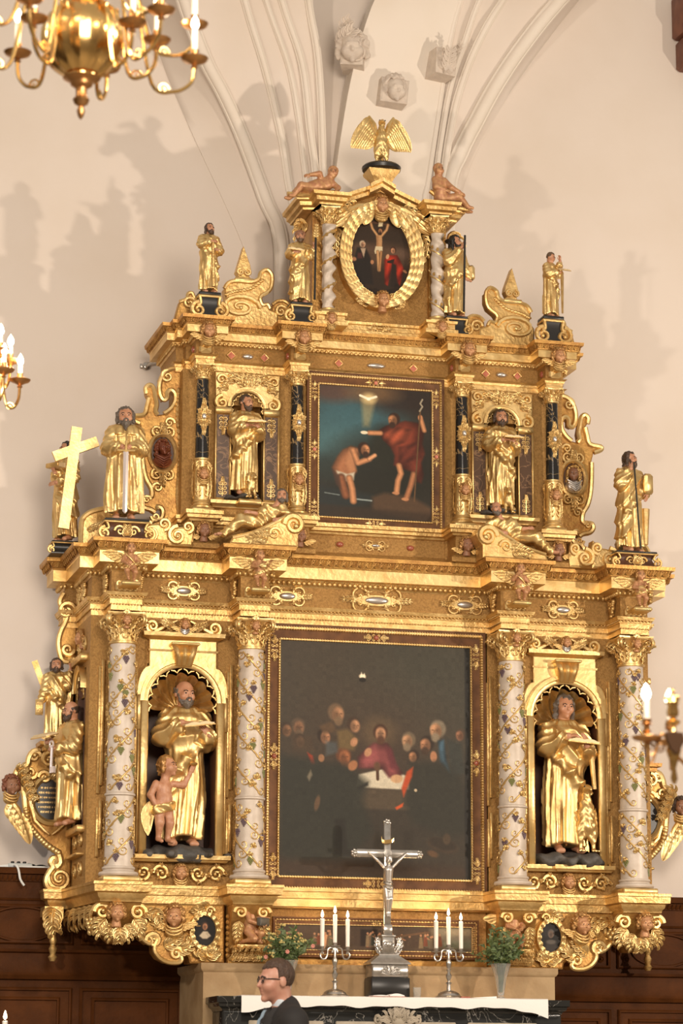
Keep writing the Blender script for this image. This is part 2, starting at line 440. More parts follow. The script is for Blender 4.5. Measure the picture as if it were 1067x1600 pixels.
def head_sdf(Q, child=False):
    """one unit = the head from chin to crown, looking along -y"""
    d = ell(Q, (0, .02, .10), (.36, .40, .41))
    d = smin(d, ell(Q, (0, -.13, -.20), (.27, .29, .30) if not child else (.31, .29, .27)), .15)
    for s in (-1, 1):
        d = smin(d, ell(Q, (.19*s, -.27, -.12), .14 if not child else .18), .10)
        d = smax(d, -ell(Q, (.155*s, -.46, .03), (.10, .09, .065)), .06)
        d = smin(d, ell(Q, (.15*s, -.345, .025), .072), .02)
        d = smin(d, ell(Q, (.375*s, .05, -.03), (.05, .09, .14)), .03)
    d = smin(d, cap(Q, (-.17, -.37, .12), (.17, -.37, .12), .045), .06)
    if child: d = smin(d, cap(Q, (0, -.40, .02), (0, -.47, -.09), .035, .06), .05)
    else: d = smin(d, cap(Q, (0, -.39, .06), (0, -.480, -.095), .038, .050), .05)
    d = smin(d, cap(Q, (-.085, -.40, -.225), (.085, -.40, -.225), .030), .02)
    d = smin(d, cap(Q, (-.065, -.395, -.285), (.065, -.395, -.285), .032), .02)
    d = smin(d, ell(Q, (0, -.34, -.42), .09), .07)
    return d
def curls(Q, f, a): return a*np.sin(f*Q[0]+1.3*np.sin(f*.6*Q[2]))*np.sin(f*Q[1]+.7)*np.sin(f*.8*Q[2]+np.sin(f*.5*Q[0]))
def hair_sdf(Q, style):
    d = ell(Q, (0, .05, .14), (.42, .425, .425))
    if style == 'bald':
        d = smax(d, Q[2]-.16-.25*np.clip(Q[1], 0, 1), .05); d = smax(d, -(Q[1]+.10+.0*Q[0]), .05)
    else:
        face = smax(-(Q[1]+.14), Q[2]-.36-.25*(Q[1]+.3), .08)   # open in front, below the hairline
        d = smax(d, smin(-(Q[1]+.10), -(Q[2]-.33-.35*Q[0]**2), .05), .06)
    if style in ('long', 'curly', 'mid'):
        e = {'long': -.72, 'curly': -.25, 'mid': -.42}[style]
        for s in (-1, 1):
            d = smin(d, cap(Q, (.38*s, .02, .12), (.40*s, .02, e), .12, .10), .10)
        d = smin(d, cap(Q, (0, .30, .1), (0, .30, e), .22, .20), .15)
    else: d = smax(d, -(Q[2]+.30), .05)
    return d+curls(Q, 22 if style != 'long' else 17, .055)
def beard_sdf(Q, L):
    d = ell(Q, (0, -.25, -.36), (.27, .21, .20))
    d = smin(d, cap(Q, (0, -.32, -.42), (0, -.36, -.42-L), .15, .07), .12)
    for s in (-1, 1): d = smin(d, cap(Q, (.31*s, -.10, -.02), (.24*s, -.22, -.30), .06, .10), .07)
    d = smax(d, -ell(Q, (0, -.50, -.25), (.09, .09, .035)), .02)
    d = smax(d, Q[2]+.17-.6*np.abs(Q[0]), .03)
    d = smin(d, cap(Q, (-.11, -.42, -.20), (0, -.44, -.165), .035, .04), .03); d = smin(d, cap(Q, (.11, -.42, -.20), (0, -.44, -.165), .035, .04), .03)
    return d+curls(Q, 26, .04)
def hand(m, w, d, n, s=.1, curl=.5, side=1):
    """palm and five fingers; w wrist, d pointing direction, n out of the back of the hand, s hand length"""
    w = Vector(w); d = Vector(d).normalized(); n = Vector(n); n = (n-d*n.dot(d)).normalized(); x = d.cross(n)*side
    loft(m, [[w+d*(s*t)+x*(s*wd*math.cos(a))+n*(s*th*math.sin(a)) for a in [2*PI*k/8 for k in range(8)]]
             for t, wd, th in ((-.12, .13, .11), (.05, .17, .11), (.3, .22, .10), (.48, .23, .09), (.54, .19, .06))])
    for k, (o, L) in enumerate(((-.165, .40), (-.055, .48), (.055, .46), (.16, .36))):
        b = w+d*(s*.46)+x*(s*o); p = [b]; a = .15*curl
        for j, q in enumerate((.45, .32, .23)):
            a += curl*(.5, .75, .5)[j]; p.append(p[-1]+(d*math.cos(a)-n*math.sin(a)+x*(o*.25))*(s*L*q))
        tube(m, p, [s*.062, s*.058, s*.05, s*.034], 6)
    b = w+d*(s*.12)-x*(s*.16)
    e = (d*.62-x*.55-n*(.2+.5*curl)).normalized(); f = (d*.85-x*(.15-.3*curl)-n*(.2+.5*curl)).normalized()
    tube(m, [b, b+e*s*.2, b+e*s*.2+f*s*.2, b+e*s*.2+f*s*.32], [s*.075, s*.068, s*.058, s*.036], 6)

def ridge(a): return 1-2*np.abs(np.sin(.5*a))
def statue(name, label, loc, H, rz=0., yaw=0., nod=0., tilt=0., lean=0., hair='short', beard=.15, hairm=None, skin=None, robe=None,
           armL=((-.185, -.03, .60), (-.06, -.17, .62)), armR=((.185, -.03, .60), (.06, -.17, .62)), handL=((1, -.3, .1), (0, -1, .3), .6), handR=((-1, -.3, .1), (0, -1, .3), .6),
           mantle=(1., .9, .0), cloak=False, seed=0, h=.0085, hs=.150, group=None, cat='statue', wide=.86, hem=.05, feet=True, sleeve=1.0):
    aw = .80; armL, armR = [tuple((q[0]*(aw if i == 0 and abs(q[0]) < .25 else 1), q[1], q[2]) for i, q in enumerate(a)) for a in (armL, armR)]
    hairm = hairm or HAIRD; skin = skin or FLESH; robe = robe or GOLD2
    root = thing(name, label, cat, loc, rz, group, H)
    rg = random.Random(seed); ph = [rg.uniform(0, 6.28) for _ in range(8)]
    def sx(z): return lean*np.sin(PI*np.clip(z, 0, 1)*.95)
    hc = (float(sx(.93))+.0, -.012, 1-hs*.53)
    TZ = [.0, .05, .2, .4, .52, .62, .72, .79, .83, .865, .9]
    TX = [.15, .15, .146, .138, .128, .122, .134, .126, .085, .048, .042]; TY = [.115, .112, .105, .098, .095, .09, .088, .074, .058, .045, .04]
    TX = [a*(wide if 0 < i < 8 else 1) for i, a in enumerate(TX)]
    def robe_f(P):
        X, Y, Z = P; cx = sx(Z); rx = np.interp(Z, TZ, TX); ry = np.interp(Z, TZ, TY)
        x = X-cx; th = np.arctan2(Y/ry, x/rx)
        d = (np.sqrt((x/rx)**2+(Y/ry)**2)-1)*np.minimum(rx, ry)
        low = np.clip((.72-Z)/.4, 0, 1)
        kn = np.exp(-((x+.05*math.copysign(1, mantle[0]))**2/.0022+(Z-.36)**2/.02))*(Y < 0)  # the knee under the cloth is plain
        f1 = ridge(11*th+ph[0]+1.9*np.sin(3.7*Z+ph[1])+.8*np.sin(9*Z))*.6+ridge(19*th+ph[2]+2.6*np.sin(3.3*Z+ph[3]))*.4
        f1 = f1*(.007+.011*low)*(1-.75*kn)
        if cloak: mk = np.abs(x)-(.045+.05*np.abs(np.sin(3*Z+ph[4])))*(Z < .74)+1.2*np.maximum(Y, -.02)
        else: mk = mantle[0]*x*1.3+mantle[1]*(Z-.50)+mantle[2]+.05*np.sin(7*x+ph[5])+.03*np.sin(13*Z+ph[4])
        M = 1/(1+np.exp(-np.clip(mk/.007, -30, 30)))
        if not cloak: M = M*np.clip((.80-Z)/.03, 0, 1)*np.clip((Z-.10-.2*x*mantle[0])/.008, 0, 1)
        d = d-f1*(1-.65*M*(0 if cloak else 1))-.012*kn
        sw = ridge(44*(Z*.9+mantle[0]*x*.8)+2.4*np.sin(11*x+ph[6])+ph[7])
        d = d-M*(.019+.011*sw*(0 if cloak else 1))
        d = smax(d, hem+.012*np.sin(3*th+ph[6])-Z, .012)
        if not cloak:   # the rolled edge of the mantle slung across the hips
            g = math.copysign(1, mantle[0]); rp = .010*ridge(60*(Z-.5*g*x)+ph[6])
            d = smin(d, smin(cap(P, (-g*.125*wide, -.055, .63), (g*.0, -.105, .50), .026, .034), cap(P, (g*.0, -.105, .50), (g*.125*wide, -.075, .38), .034, .030), .02)-rp, .02)
        d = smax(d, Z-(.850+.30*Y), .012)
        for s, (e, w) in ((-1, armL), (1, armR)):
            sh = (float(sx(.78))+.118*s*wide, 0, .775)
            a = smin(cap(P, sh, e, .056*sleeve, .062*sleeve), cap(P, e, tuple(lerp(e[i], w[i], .72) for i in range(3)), .060*sleeve, .050*sleeve), .03)
            wr = ridge(95*(P[2]+.6*P[0]*s)+60*P[1]+2*np.sin(40*P[0])+ph[2+s])
            d = smin(d, a-.0065*wr, .02)
        return d
    def body_f(P):
        Q = to_head(P, hc, hs, yaw, nod, tilt)
        d = head_sdf(Q)*hs
        cx = float(sx(.8))
        d = smin(d, cap(P, (cx, .012, .79), (hc[0], .005, .90), .042*hs/.14, .036*hs/.14), .02)
        d = smin(d, ell(P, (cx, 0, .70), (.11, .065, .12)), .03)
        d = smin(d, cap(P, (0, 0, .45), (cx, 0, .70), .08, .07), .04)
        for s, (e, w) in ((-1, armL), (1, armR)):
            d = smin(d, cap(P, (cx+.105*s, 0, .765), e, .036, .03), .02); d = smin(d, cap(P, e, w, .030, .022), .01)
        if feet:
            for s in (-1, 1):
                d = smin(d, cap(P, (.045*s, 0, .42), (.055*s, 0, .08), .05, .026), .02)
                d = smin(d, cap(P, (.055*s, .005, .05), (.068*s, -.075-.02*(s*mantle[0] > 0), .018), .027, .021), .015)
                d = smin(d, cap(P, (.052*s, -.085, .016), (.084*s, -.085, .014), .017, .013), .01)
        return d
    E = [armL[0], armL[1], armR[0], armR[1]]
    x0 = min(-.2*wide, min(e[0] for e in E)-.08); x1 = max(.2*wide, max(e[0] for e in E)+.08)
    y0 = min(-.15, min(e[1] for e in E)-.08); y1 = max(.15, max(e[1] for e in E)+.08)
    zt = max(.92, max(e[2] for e in E)+.08)
    b = sculpt(body_f, (x0, min(y0, -.15), -.01), (x1, .14, max(1.03, zt)), h)
    for (w, e, hd, s) in ((armL[1], armL[0], handL, 1), (armR[1], armR[0], handR, -1)):
        if hd: hand(b, w, hd[0], hd[1], .098, hd[2], s)
    b.build('body', skin, root, local=True)
    sculpt(robe_f, (x0, y0, hem-.04), (x1, y1, zt), h).build('robe', robe, root, local=True)
    heads(root, hc, hs, yaw, nod, tilt, hair, beard, hairm, h*.8)
    return root
def heads(root, hc, s, yaw, nod, tilt, hair, beard, hairm, h, eyes=True):
    r = s*.85
    if hair: sculpt(lambda P: hair_sdf(to_head(P, hc, s, yaw, nod, tilt), hair)*s, (hc[0]-r, hc[1]-r, hc[2]-s*1.05), (hc[0]+r, hc[1]+r, hc[2]+r), h).build('hair', hairm, root, local=True)
    if beard: sculpt(lambda P: beard_sdf(to_head(P, hc, s, yaw, nod, tilt), beard)*s, (hc[0]-r, hc[1]-r, hc[2]-s*(.65+beard)), (hc[0]+r, hc[1]+r, hc[2]+s*.2), h).build('beard', hairm, root, local=True)
    if eyes:
        m = MB(); M = Matrix.Rotation(yaw, 3, 'Z') @ Matrix.Rotation(nod, 3, 'X') @ Matrix.Rotation(tilt, 3, 'Y')
        for q in (-1, 1):
            c = M @ Vector((.15*q, -.402, .025)); ball(m, Vector(hc)+c*s, s*.036, 8, 5)
            tube(m, [Vector(hc)+(M @ Vector(p))*s for p in ((.07*q, -.425, .105), (.15*q, -.42, .135), (.24*q, -.365, .10))], s*.018, 5)
        m.build('eyes', HAIRB, root, local=True)

def nude(root, J, fat=1., h=.012, skin=None, child=True, hs=.25, yaw=0., nod=0., tilt=0., hair='curly', hairm=None, wings=None, local_wings=GOLD, beard=0, robe_f=None, robe_m=None, eyes=True):
    """a figure on a skeleton of joints (root units); J: head, neck, chest, pelvis, and sh/el/wr/hip/kn/an/toe with L, R"""
    skin = skin or PUTTO; k = hs/.25*fat
    def f(P):
        d = head_sdf(to_head(P, J['head'], hs, yaw, nod, tilt), child)*hs
        d = smin(d, cap(P, J['chest'], J['head'], .075*k, .055*k), .04)
        d = smin(d, cap(P, J['pelvis'], J['chest'], .125*k, .115*k), .05)
        bl = [lerp(J['pelvis'][i], J['chest'][i], .35) for i in range(3)]; d = smin(d, ell(P, (bl[0], bl[1]-.035*k, bl[2]), .11*k), .05)
        for s in 'LR':
            d = smin(d, cap(P, J['sh'+s], J['el'+s], .055*k, .048*k), .03); d = smin(d, cap(P, J['el'+s], J['wr'+s], .050*k, .033*k), .02)
            d = smin(d, cap(P, J['hip'+s], J['kn'+s], .088*k, .062*k), .04); d = smin(d, cap(P, J['kn'+s], J['an'+s], .065*k, .036*k), .03)
            d = smin(d, cap(P, J['an'+s], J['toe'+s], .038*k, .028*k), .02)
        return d
    A = np.array([v for v in J.values()]); lo = A.min(0)-.24*max(1, k)*.8-.05; hi = A.max(0)+.24*max(1, k)*.8+.05
    b = sculpt(f, lo, hi, h)
    for s, sg in (('L', 1), ('R', -1)):
        w = Vector(J['wr'+s]); d = w-Vector(J['el'+s]); hand(b, w, d, Vector((0, -1, .4)) if abs(d.normalized().y) < .8 else Vector((0, 0, 1)), hs*.62, .5, sg)
    b.build('body', skin, root, local=True)
    heads(root, J['head'], hs, yaw, nod, tilt, hair, beard, hairm or HAIRG, h*.8, eyes)
    if wings:
        for wv in wings:
            m = MB(); wing(m, wv[0], wv[1], wv[2], wv[3], wv[4] if len(wv) > 4 else (0, -1, 0), 5, .8); m.build('wing', local_wings, root, local=True)
    if robe_f: sculpt(lambda P: robe_f(P, f), lo, hi, h).build('drapery', robe_m or GOLD2, root, local=True)
    return root

CH = {}
def cherub(parent, c, s, rz=0., wings=1., collar=True, skin=None, hairm=None, nod=.1, child=True, name='cherub_head', hair='curly'):
    """winged child's head in relief, a part with hair, wings and collar as sub-parts; s = head height"""
    key = (round(nod, 2), child, hair, round(wings, 2))
    if key not in CH:
        a = sculpt(lambda P: smin(head_sdf(to_head(P, (0, 0, 0), 1, 0, nod, 0), child), cap(P, (0, .15, -.35), (0, .2, -.75), .22, .3), .1), (-.6, -.75, -.85), (.6, .65, .65), .045)
        for q in (-1, 1): pass
        b = sculpt(lambda P: hair_sdf(to_head(P, (0, .02, .03), 1.13, 0, nod, 0), hair)-.035*np.sin(17*P[0]+2)*np.sin(15*P[2])*np.sin(16*P[1]+1), (-.8, -.75, -1.), (.8, .85, .8), .04)
        w = []
        if wings:
            for q in (-1, 1): w.append(MB()); wing(w[-1], (.30*q, .10, -.52), (.92*q, -.05, .42), 1.25*wings, 1.25*wings, (0, -1, .1), 4, .75)
        k = MB(); ball(k, (0, .12, -.78), (.46, .26, .34), 14, 8)
        for i, (y, z, r) in enumerate(((-.18, -.58, .40), (-.22, -.74, .46), (-.20, -.90, .42))):
            tube(k, [(r*math.cos(t)*1.0, y+.25-.25*math.sin(-t), z+.26+.30*math.sin(t)) for t in [PI+PI*j/10 for j in range(11)]], .06, 6)
        CH[key] = (a, b, w, k)
    a, b, w, k = CH[key]
    def get(i, mt):
        kk = (key, i, mt.name)
        if kk not in CH: CH[kk] = (CH[key][i] if isinstance(i, int) else CH[key][2][i[1]]).mesh('cherub', mt)
        return CH[kk]
    off = Vector(c)-wloc(parent)
    psc = parent.scale[0]
    head = link_mesh(name, get(0, skin or PUTTO), parent, off/psc, rz, s/psc)
    link_mesh('curls', get(1, hairm or HAIRG), head)
    if wings: [link_mesh('wing', get((2, q), GOLD), head) for q in (0, 1)]
    if collar: link_mesh('collar', get(3, SILVER if collar == 2 else GOLD), head)
    e = (key, 'eyes')
    if e not in CH:
        m = MB(); M = Matrix.Rotation(nod, 3, 'X')
        for q in (-1, 1): ball(m, M @ Vector((.15*q, -.402, .025)), .036, 6, 4)
        CH[e] = m.mesh('eyes', HAIRB)
    link_mesh('eyes', CH[e], head)
    return head

# ------------------------------------------------------------------ the church: floor, wall, ribs, panelling
def S(m, name, mt, sharp=40): return struct(m.build(name, mt, sharp=sharp))
m = MB(); box(m, (-9, -24, -1.2), (9, -6, -1.0)); box(m, (-9, -6, -1.2), (9, -2.3, -.73))
for i in range(4): box(m, (-4+.1*i, -2.3+.28*i, -1.2), (4-.1*i, -2.3+.28*(i+1), -.73+.183*(i+1)))
box(m, (-9, -1.18, -1.2), (9, 1.4, 0)); S(m, 'floor', PANELST)
YB = 1.15
m = MB(); box(m, (-8, YB, -1.1), (8, YB+.4, 13)); S(m, 'wall_back', PLASTER)
RIBL = [[(287, 0), (320, 90), (350, 148), (380, 215), (415, 310), (440, 385)], [(382, 0), (415, 110), (440, 215), (451, 285), (464, 370)], [(415, 0), (450, 100), (465, 175), (473, 240), (480, 320)],
        [(440, 0), (472, 100), (484, 200), (492, 260), (494, 310)], [(482, 0), (495, 75), (501, 150), (504, 235), (505, 300)]]
RIBR = [[(719, 0), (700, 75), (684, 175), (668, 280), (660, 330)], [(749, 0), (726, 65), (704, 135), (690, 210), (680, 300)], [(786, 0), (750, 60), (724, 122), (706, 190), (692, 300)], [(874, 0), (814, 75), (774, 135), (744, 190), (719, 240), (700, 300)]]
def ribcurve(px, k, y0=1.08, ext=True):
    n = len(px); out = []
    L = [0.]
    for i in range(1, n): L.append(L[-1]+math.hypot(px[i][0]-px[i-1][0], px[i][1]-px[i-1][1]))
    for i, (a, b) in enumerate(px):
        t = 1-L[i]/L[-1]; out.append(W(a, b, y0-k*t*t))
    d = out[0]-out[1]; out.insert(0, out[0]+d*1.5+Vector((0, -.25, -.1)))   # the rib runs on above the picture's edge
    e = out[-1]-out[-2]; out.append(out[-1]+Vector((0, .06, -1.0)))
    return smooth_path(out, 6)
curves = {}
for nm, fam, ks in (('L', RIBL, (.55, .5, .45, .4, .35)), ('R', RIBR, (.3, .36, .42, .5))):
    for i, px in enumerate(fam):
        c = ribcurve(px, ks[i]); curves[nm, i] = c
        r = {('L', 0): .045, ('R', 3): .055, ('L', 2): .018, ('R', 1): .018, ('R', 0): .02}.get((nm, i), .024)
        m = MB(); tube(m, c, r, 12, up=(0, -1, 0)); tube(m, [p+Vector((.9*r, .25*r, 0)) for p in c], r*.55, 8); tube(m, [p+Vector((-.9*r, .25*r, 0)) for p in c], r*.55, 8)
        S(m, 'trim_%d' % (len(curves)), RIBM)
def web(a, b, name, mt, da=.01, db=.01, thick=.1, bulge=.02):
    m = MB(); n = min(len(a), len(b)); R = []
    def at(c, t):
        f = t*(len(c)-1); i = min(int(f), len(c)-2); return c[i].lerp(c[i+1], f-i)
    for i in range(25):
        t = i/24; p = at(a, t)+Vector((0, da, 0)); q = at(b, t)+Vector((0, db, 0)); row = []
        for k in range(7): u = k/6; row.append(p.lerp(q, u)+Vector((0, bulge*math.sin(PI*u), 0)))
        R.append(row+[v+Vector((0, thick, 0)) for v in row[::-1]])
    loft(m, R); S(m, name, mt, 60)
wl = [W(a, b, YB-.01) for a, b in ((150, -60), (215, 0), (262, 120), (310, 230), (352, 320), (385, 400), (400, 470))]
web(smooth_path(wl, 6), curves['L', 0], 'ceiling_cell', PLASTER, 0, .03, .05, .02)
for i in range(4): web(curves['L', i], curves['L', i+1], 'ceiling_cell', PLASTER)
for i in range(3): web(curves['R', i], curves['R', i+1], 'ceiling_cell', PLASTER)
wr = [W(a, b, YB-.01) for a, b in ((960, -60), (905, 0), (850, 70), (800, 140), (765, 200), (735, 260), (715, 330))]
web(curves['R', 3], smooth_path(wr, 6), 'ceiling_cell', PLASTER, .03, 0, .05, .02)
# the pale pier between the two fans of ribs
pe = ribcurve([(585, 0), (563, 65), (546, 135), (534, 205), (526, 260), (520, 330)], .34, 1.0)
web(pe, [p+Vector((0, -.03, 0)) for p in curves['R', 0]], 'wall_pier', RIBM, 0, .02, .25, .0)

def wainscot(name, x0, x1, zt, y, s):
    """dark panelling; the ledge on top carries a carved cornice"""
    root = thing(name, 'dark oak wall panelling with oval-ended panels beside the altarpiece, %s side' % ('left' if s < 0 else 'right'), 'panelling', ((x0+x1)/2, y, 0)); root['kind'] = 'structure'
    P = [(x0, y), (x1, y)]
    m = MB(); box(m, (x0, y, 0), (x1, YB, zt-.02)); m.build('panel_board', OAK, root)
    m = MB(); sweep(m, P, [(-.02, zt-.10), (.015, zt-.10), (.02, zt-.05), (.05, zt-.045), (.06, zt), (-.02, zt)])
    sweep(m, P, [(-.02, zt-.24), (.012, zt-.24), (.02, zt-.225), (-.02, zt-.22)])
    zr = zt-.60; sweep(m, P, [(-.02, zr-.22), (.03, zr-.22), (.045, zr-.19), (.02, zr-.16), (.02, zr-.03), (.045, zr-.02), (.05, zr), (-.02, zr)])
    sweep(m, P, [(-.02, 0), (.03, 0), (.03, .2), (.01, .23), (-.02, .23)]); m.build('moulding', OAK, root)
    m = MB()
    for p, t in along(P, .035): frond(m, [(p.x, y-.02, zt-.095), (p.x+.01, y-.035, zt-.075), (p.x+.018, y-.045, zt-.05)], .012, (0, -1, 0), 1)
    m.build('carved_frieze', OAK, root)
    m = MB(); pr = [(0, 0), (.0, .018), (.012, .022), (.022, .012), (.022, 0)]
    w = .72; n = max(1, int((x1-x0)/w))
    for i in range(n):
        a = x0+(x1-x0)*i/n+.05; b = x0+(x1-x0)*(i+1)/n-.05
        rect_frame(m, a, b, zr+.06, zt-.29, y, pr)
        ring = circ((a+b)/2, (zr+zt-.23)/2, (b-a)*.36, .125, 40); tube(m, [(p[0], y-.008, p[1]) for p in ring+ring[:1]], .010, 6, caps=False)
        rect_frame(m, a, b, zr-.75, zr-.30, y, pr); rect_frame(m, a+.09, b-.09, zr-.68, zr-.37, y, pr)
        rect_frame(m, a, b, .3, zr-.83, y, pr)
    m.build('panel_frame', OAK, root)
    for i in range(n):
        a = x0+(x1-x0)*i/n+.05; b = x0+(x1-x0)*(i+1)/n-.05
        for q in (a+.055, b-.055):
            for z in (zr+.11, zt-.35):
                r = MB(); ring = [(0, 0)]; 
                for k, (rr, dd) in enumerate(((.028, 0), (.028, .008), (.018, .012), (.016, .006), (.010, .006), (.008, .022))):
                    pass
                prof = [(.028, 0), (.028, .008), (.019, .013), (.015, .006), (.010, .008), (.007, .022), (.001, .024)]
                loft(r, [[(q+c*math.cos(2*PI*j/14), y-d, z+c*math.sin(2*PI*j/14)) for j in range(14)] for c, d in prof]); r.build('rosette', OAK, root)
    return root
wainscot('wall_panelling', -4.6, -1.3, 1.925, .88, -1)
wainscot('wall_panelling', 1.3, 4.6, 1.815, .88, 1)

# three carved stone corbels on the pier
def corbel(px, py, Y, w, hgt, rz, label, kind):
    c = W(px, py, Y); root = thing('stone_corbel', label, 'corbel', c, rz, 'stone corbels above the altarpiece')
    m = MB(); poly = [(-w*.5, -.5*hgt), (w*.42, -.55*hgt), (w*.5, .42*hgt), (-w*.44, .5*hgt)]
    prism(m, [(a, b) for a, b in poly], -.10, .16, .015)
    if kind == 1:
        for q in (-1, 1): carve(m, spiral((q*w*.22, .18*hgt), w*.2, .01, 1.4, PI/2, q), -.105, .03); carve(m, spiral((q*w*.2, -.22*hgt), w*.2, .01, 1.3, -PI/2, -q), -.105, .03)
        frond(m, [(0, -.1, -.4*hgt), (0, -.14, 0), (.01, -.16, .45*hgt)], .06)
        frond(m, [(w*.3, -.1, .4*hgt), (w*.45, -.16, .52*hgt), (w*.3, -.2, .6*hgt)], .03)
    elif kind == 2:
        frond(m, [(-.05, -.1, .45*hgt), (-.06, -.17, .66*hgt), (.0, -.22, .82*hgt)], .05); frond(m, [(-.1, -.1, .1*hgt), (-.04, -.17, .3*hgt), (.03, -.2, .5*hgt)], .07); frond(m, [(.08, -.1, -.4*hgt), (.03, -.16, -.1*hgt), (.05, -.15, .3*hgt)], .06)
    m.build('block', CORB, root, local=True)
    if kind in (0, 2):
        a = sculpt(lambda P: head_sdf(to_head(P, (.0, -.10, -.0), hgt*.95, .1, .25, 0), True)*hgt*.95, (-.2, -.3, -.2), (.24, .1, .2), .008)
        a.build('carved_face', CORB, root, local=True)
        b = sculpt(lambda P: hair_sdf(to_head(P, (.0, -.085, .01), hgt*1.08, .1, .25, 0), 'curly')*hgt*1.08, (-.2, -.3, -.25), (.24, .2, .2), .008); b.build('carved_hair', CORB, root, local=True)
corbel(552, 82, .84, .20, .26, -.35, 'carved stone corbel on the left edge of the pale pier', 2)
corbel(689, 101, .86, .20, .22, .2, 'scroll-carved stone corbel at the right ribs of the pier', 1)
corbel(612, 146, .90, .25, .21, 0, 'stone corbel carved as a curly-haired face above the gilded eagle', 0)
root = thing('stone_bracket', 'reddish brown stepped bracket high on the right wall', 'bracket', W(1075, 60, 1.0))
m = MB(); c = W(1078, 60, 1.0); bbox(m, (c.x-.11, .85, c.z+.02), (c.x+.25, YB, c.z+.40), .02); bbox(m, (c.x-.08, .9, c.z-.26), (c.x+.25, YB, c.z+.0), .02); m.build('block', mat('red_brown_stone', (.20, .075, .04), 0, .6, (.14, .05, .03), 9), root)
# iron tie rod from the wall to the upper storey
root = thing('iron_tie_rod', 'thin pale iron tie rod from the left wall to the upper storey', 'rod', W(228, 573, YB))
m = MB(); tube(m, [W(228, 573, YB-.02), W(262, 548, .55)], .010, 8); m.build('rod', TIN, root)
m = MB(); c = W(228, 573, YB); ball(m, (c.x, YB-.02, c.z), (.035, .02, .035)); bbox(m, (c.x-.05, YB-.015, c.z-.02), (c.x+.03, YB+.0, c.z+.02), .004); m.build('anchor_plate', TIN, root)

# ------------------------------------------------------------------ gilded architecture
def gem(m, c, rx, rz, d=.02): ball(m, c, (rx, d, rz), 16, 8)
def cartouche(parent, c, w, hgt, y, stone=SILVER, name='cartouche', leafy=True, gw=.16):
    """strapwork plate with scrolls, leaf tips and an oval stone"""
    m = MB(); cx, cz = c
    for s in (-1, 1):
        pts = []
        carve(m, [(cx+s*p[0], cz+p[1]) for p in spiral((w*.24, hgt*.22), w*.13, .006, 1.3, PI, -1)], y-.006, hgt*.09)
        carve(m, [(cx+s*p[0], cz+p[1]) for p in spiral((w*.24, -hgt*.22), w*.13, .006, 1.3, PI, 1)], y-.006, hgt*.09)
        if leafy:
            frond(m, [(cx+s*w*.26, y-.004, cz), (cx+s*w*.38, y-.018, cz+.01*hgt), (cx+s*w*.5, y-.008, cz)], hgt*.2, (0, -1, 0), 3)
        for q in (-1, 1): frond(m, [(cx+s*w*.10, y-.004, cz+q*hgt*.30), (cx+s*w*.14, y-.02, cz+q*hgt*.42), (cx+s*w*.05, y-.01, cz+q*hgt*.5)], hgt*.1, (0, -1, 0), 2)
    prism(m, circ(cx, cz, w*.30, hgt*.36, 24), y-.008, y+.01, .006)
    o = m.build(name, GOLD2, parent)
    g = MB(); gem(g, (cx, y-.012, cz), w*gw, hgt*.22, .018); g.build('oval_stone', stone, o)
    return o
def leafrow(m, path, out, z0, z1, step=.055, lean=.02):
    for p, t in along(mitre(path, out), step):
        n = Vector((t.y, -t.x, 0)); q = Vector((p.x, p.y, 0)); w = step*.42
        frond(m, [q+Vector((0, 0, z0))-t.to_3d()*w*.2, q+n*lean*.6+Vector((0, 0, (z0+z1)/2)), q+n*lean*1.3+Vector((0, 0, z1))+t.to_3d()*w*.4], w, n, 2, .3, depth=.8)
def beadrow(m, path, out, z, r, step, tall=1.):
    for p, t in along(mitre(path, out), step):
        ball(m, (p.x, p.y, z), (r, r, r*tall), 8, 5)
def mirror_path(left): return left+[(-x, y) for x, y in left[::-1]]
def scroll_panel(m, x0, x1, z0, z1, y, s=1, n=2, w=.022):
    """running acanthus scrolls filling a rectangle"""
    L = (x1-x0)/n; cz = (z0+z1)/2; r = min(L*.46, (z1-z0)*.46)
    for i in range(n):
        cx = x0+L*(i+.5); d = 1 if i % 2 == 0 else -1
        sp = spiral((cx, cz), r, r*.12, 1.5, PI if s > 0 else 0, d*s); carve(m, sp, y-.006, w)
        for k in range(5):
            j = int(len(sp)*k/6); a = sp[j]; b = sp[min(j+2, len(sp)-1)]; v = Vector((a[0]-cx, 0, a[1]-cz)).normalized(); t = Vector((b[0]-a[0], 0, b[1]-a[1])).normalized()
            p = Vector((a[0], y-.01, a[1])); frond(m, [p, p+(v*.6+t*.5)*r*.4+Vector((0, -.02, 0)), p+(v*.8+t*1.1)*r*.55], r*.26, (0, -1, 0), 2)

# ---- main storey
MS = thing('altarpiece_main_storey', 'gilded main storey of the altarpiece with niches, cornice and frieze', 'altarpiece', (0, .5, 1.63))
PM = mirror_path([(-2.29, 1.0), (-2.29, .80), (-2.19, .80), (-2.19, .18), (-2.09, .18), (-2.09, -.09), (-1.87, -.09), (-1.87, .18), (-1.12, .18), (-1.12, -.09), (-.905, -.09), (-.905, .18)])
m = MB(); sweep(m, PM, [(-.12, 3.744), (0, 3.744), (0, 3.785), (.010, 3.787), (.010, 3.825), (.018, 3.827), (.022, 3.84), (.036, 3.848), (.045, 3.873), (-.12, 3.873)]); beadrow(m, PM, .012, 3.786, .006, .022); beadrow(m, PM, .026, 3.842, .008, .028); m.build('architrave', GOLD, MS)
m = MB(); sweep(m, PM, [(-.12, 3.873), (0, 3.873), (0, 4.035), (-.12, 4.035)]); m.build('frieze', OCHRE, MS)
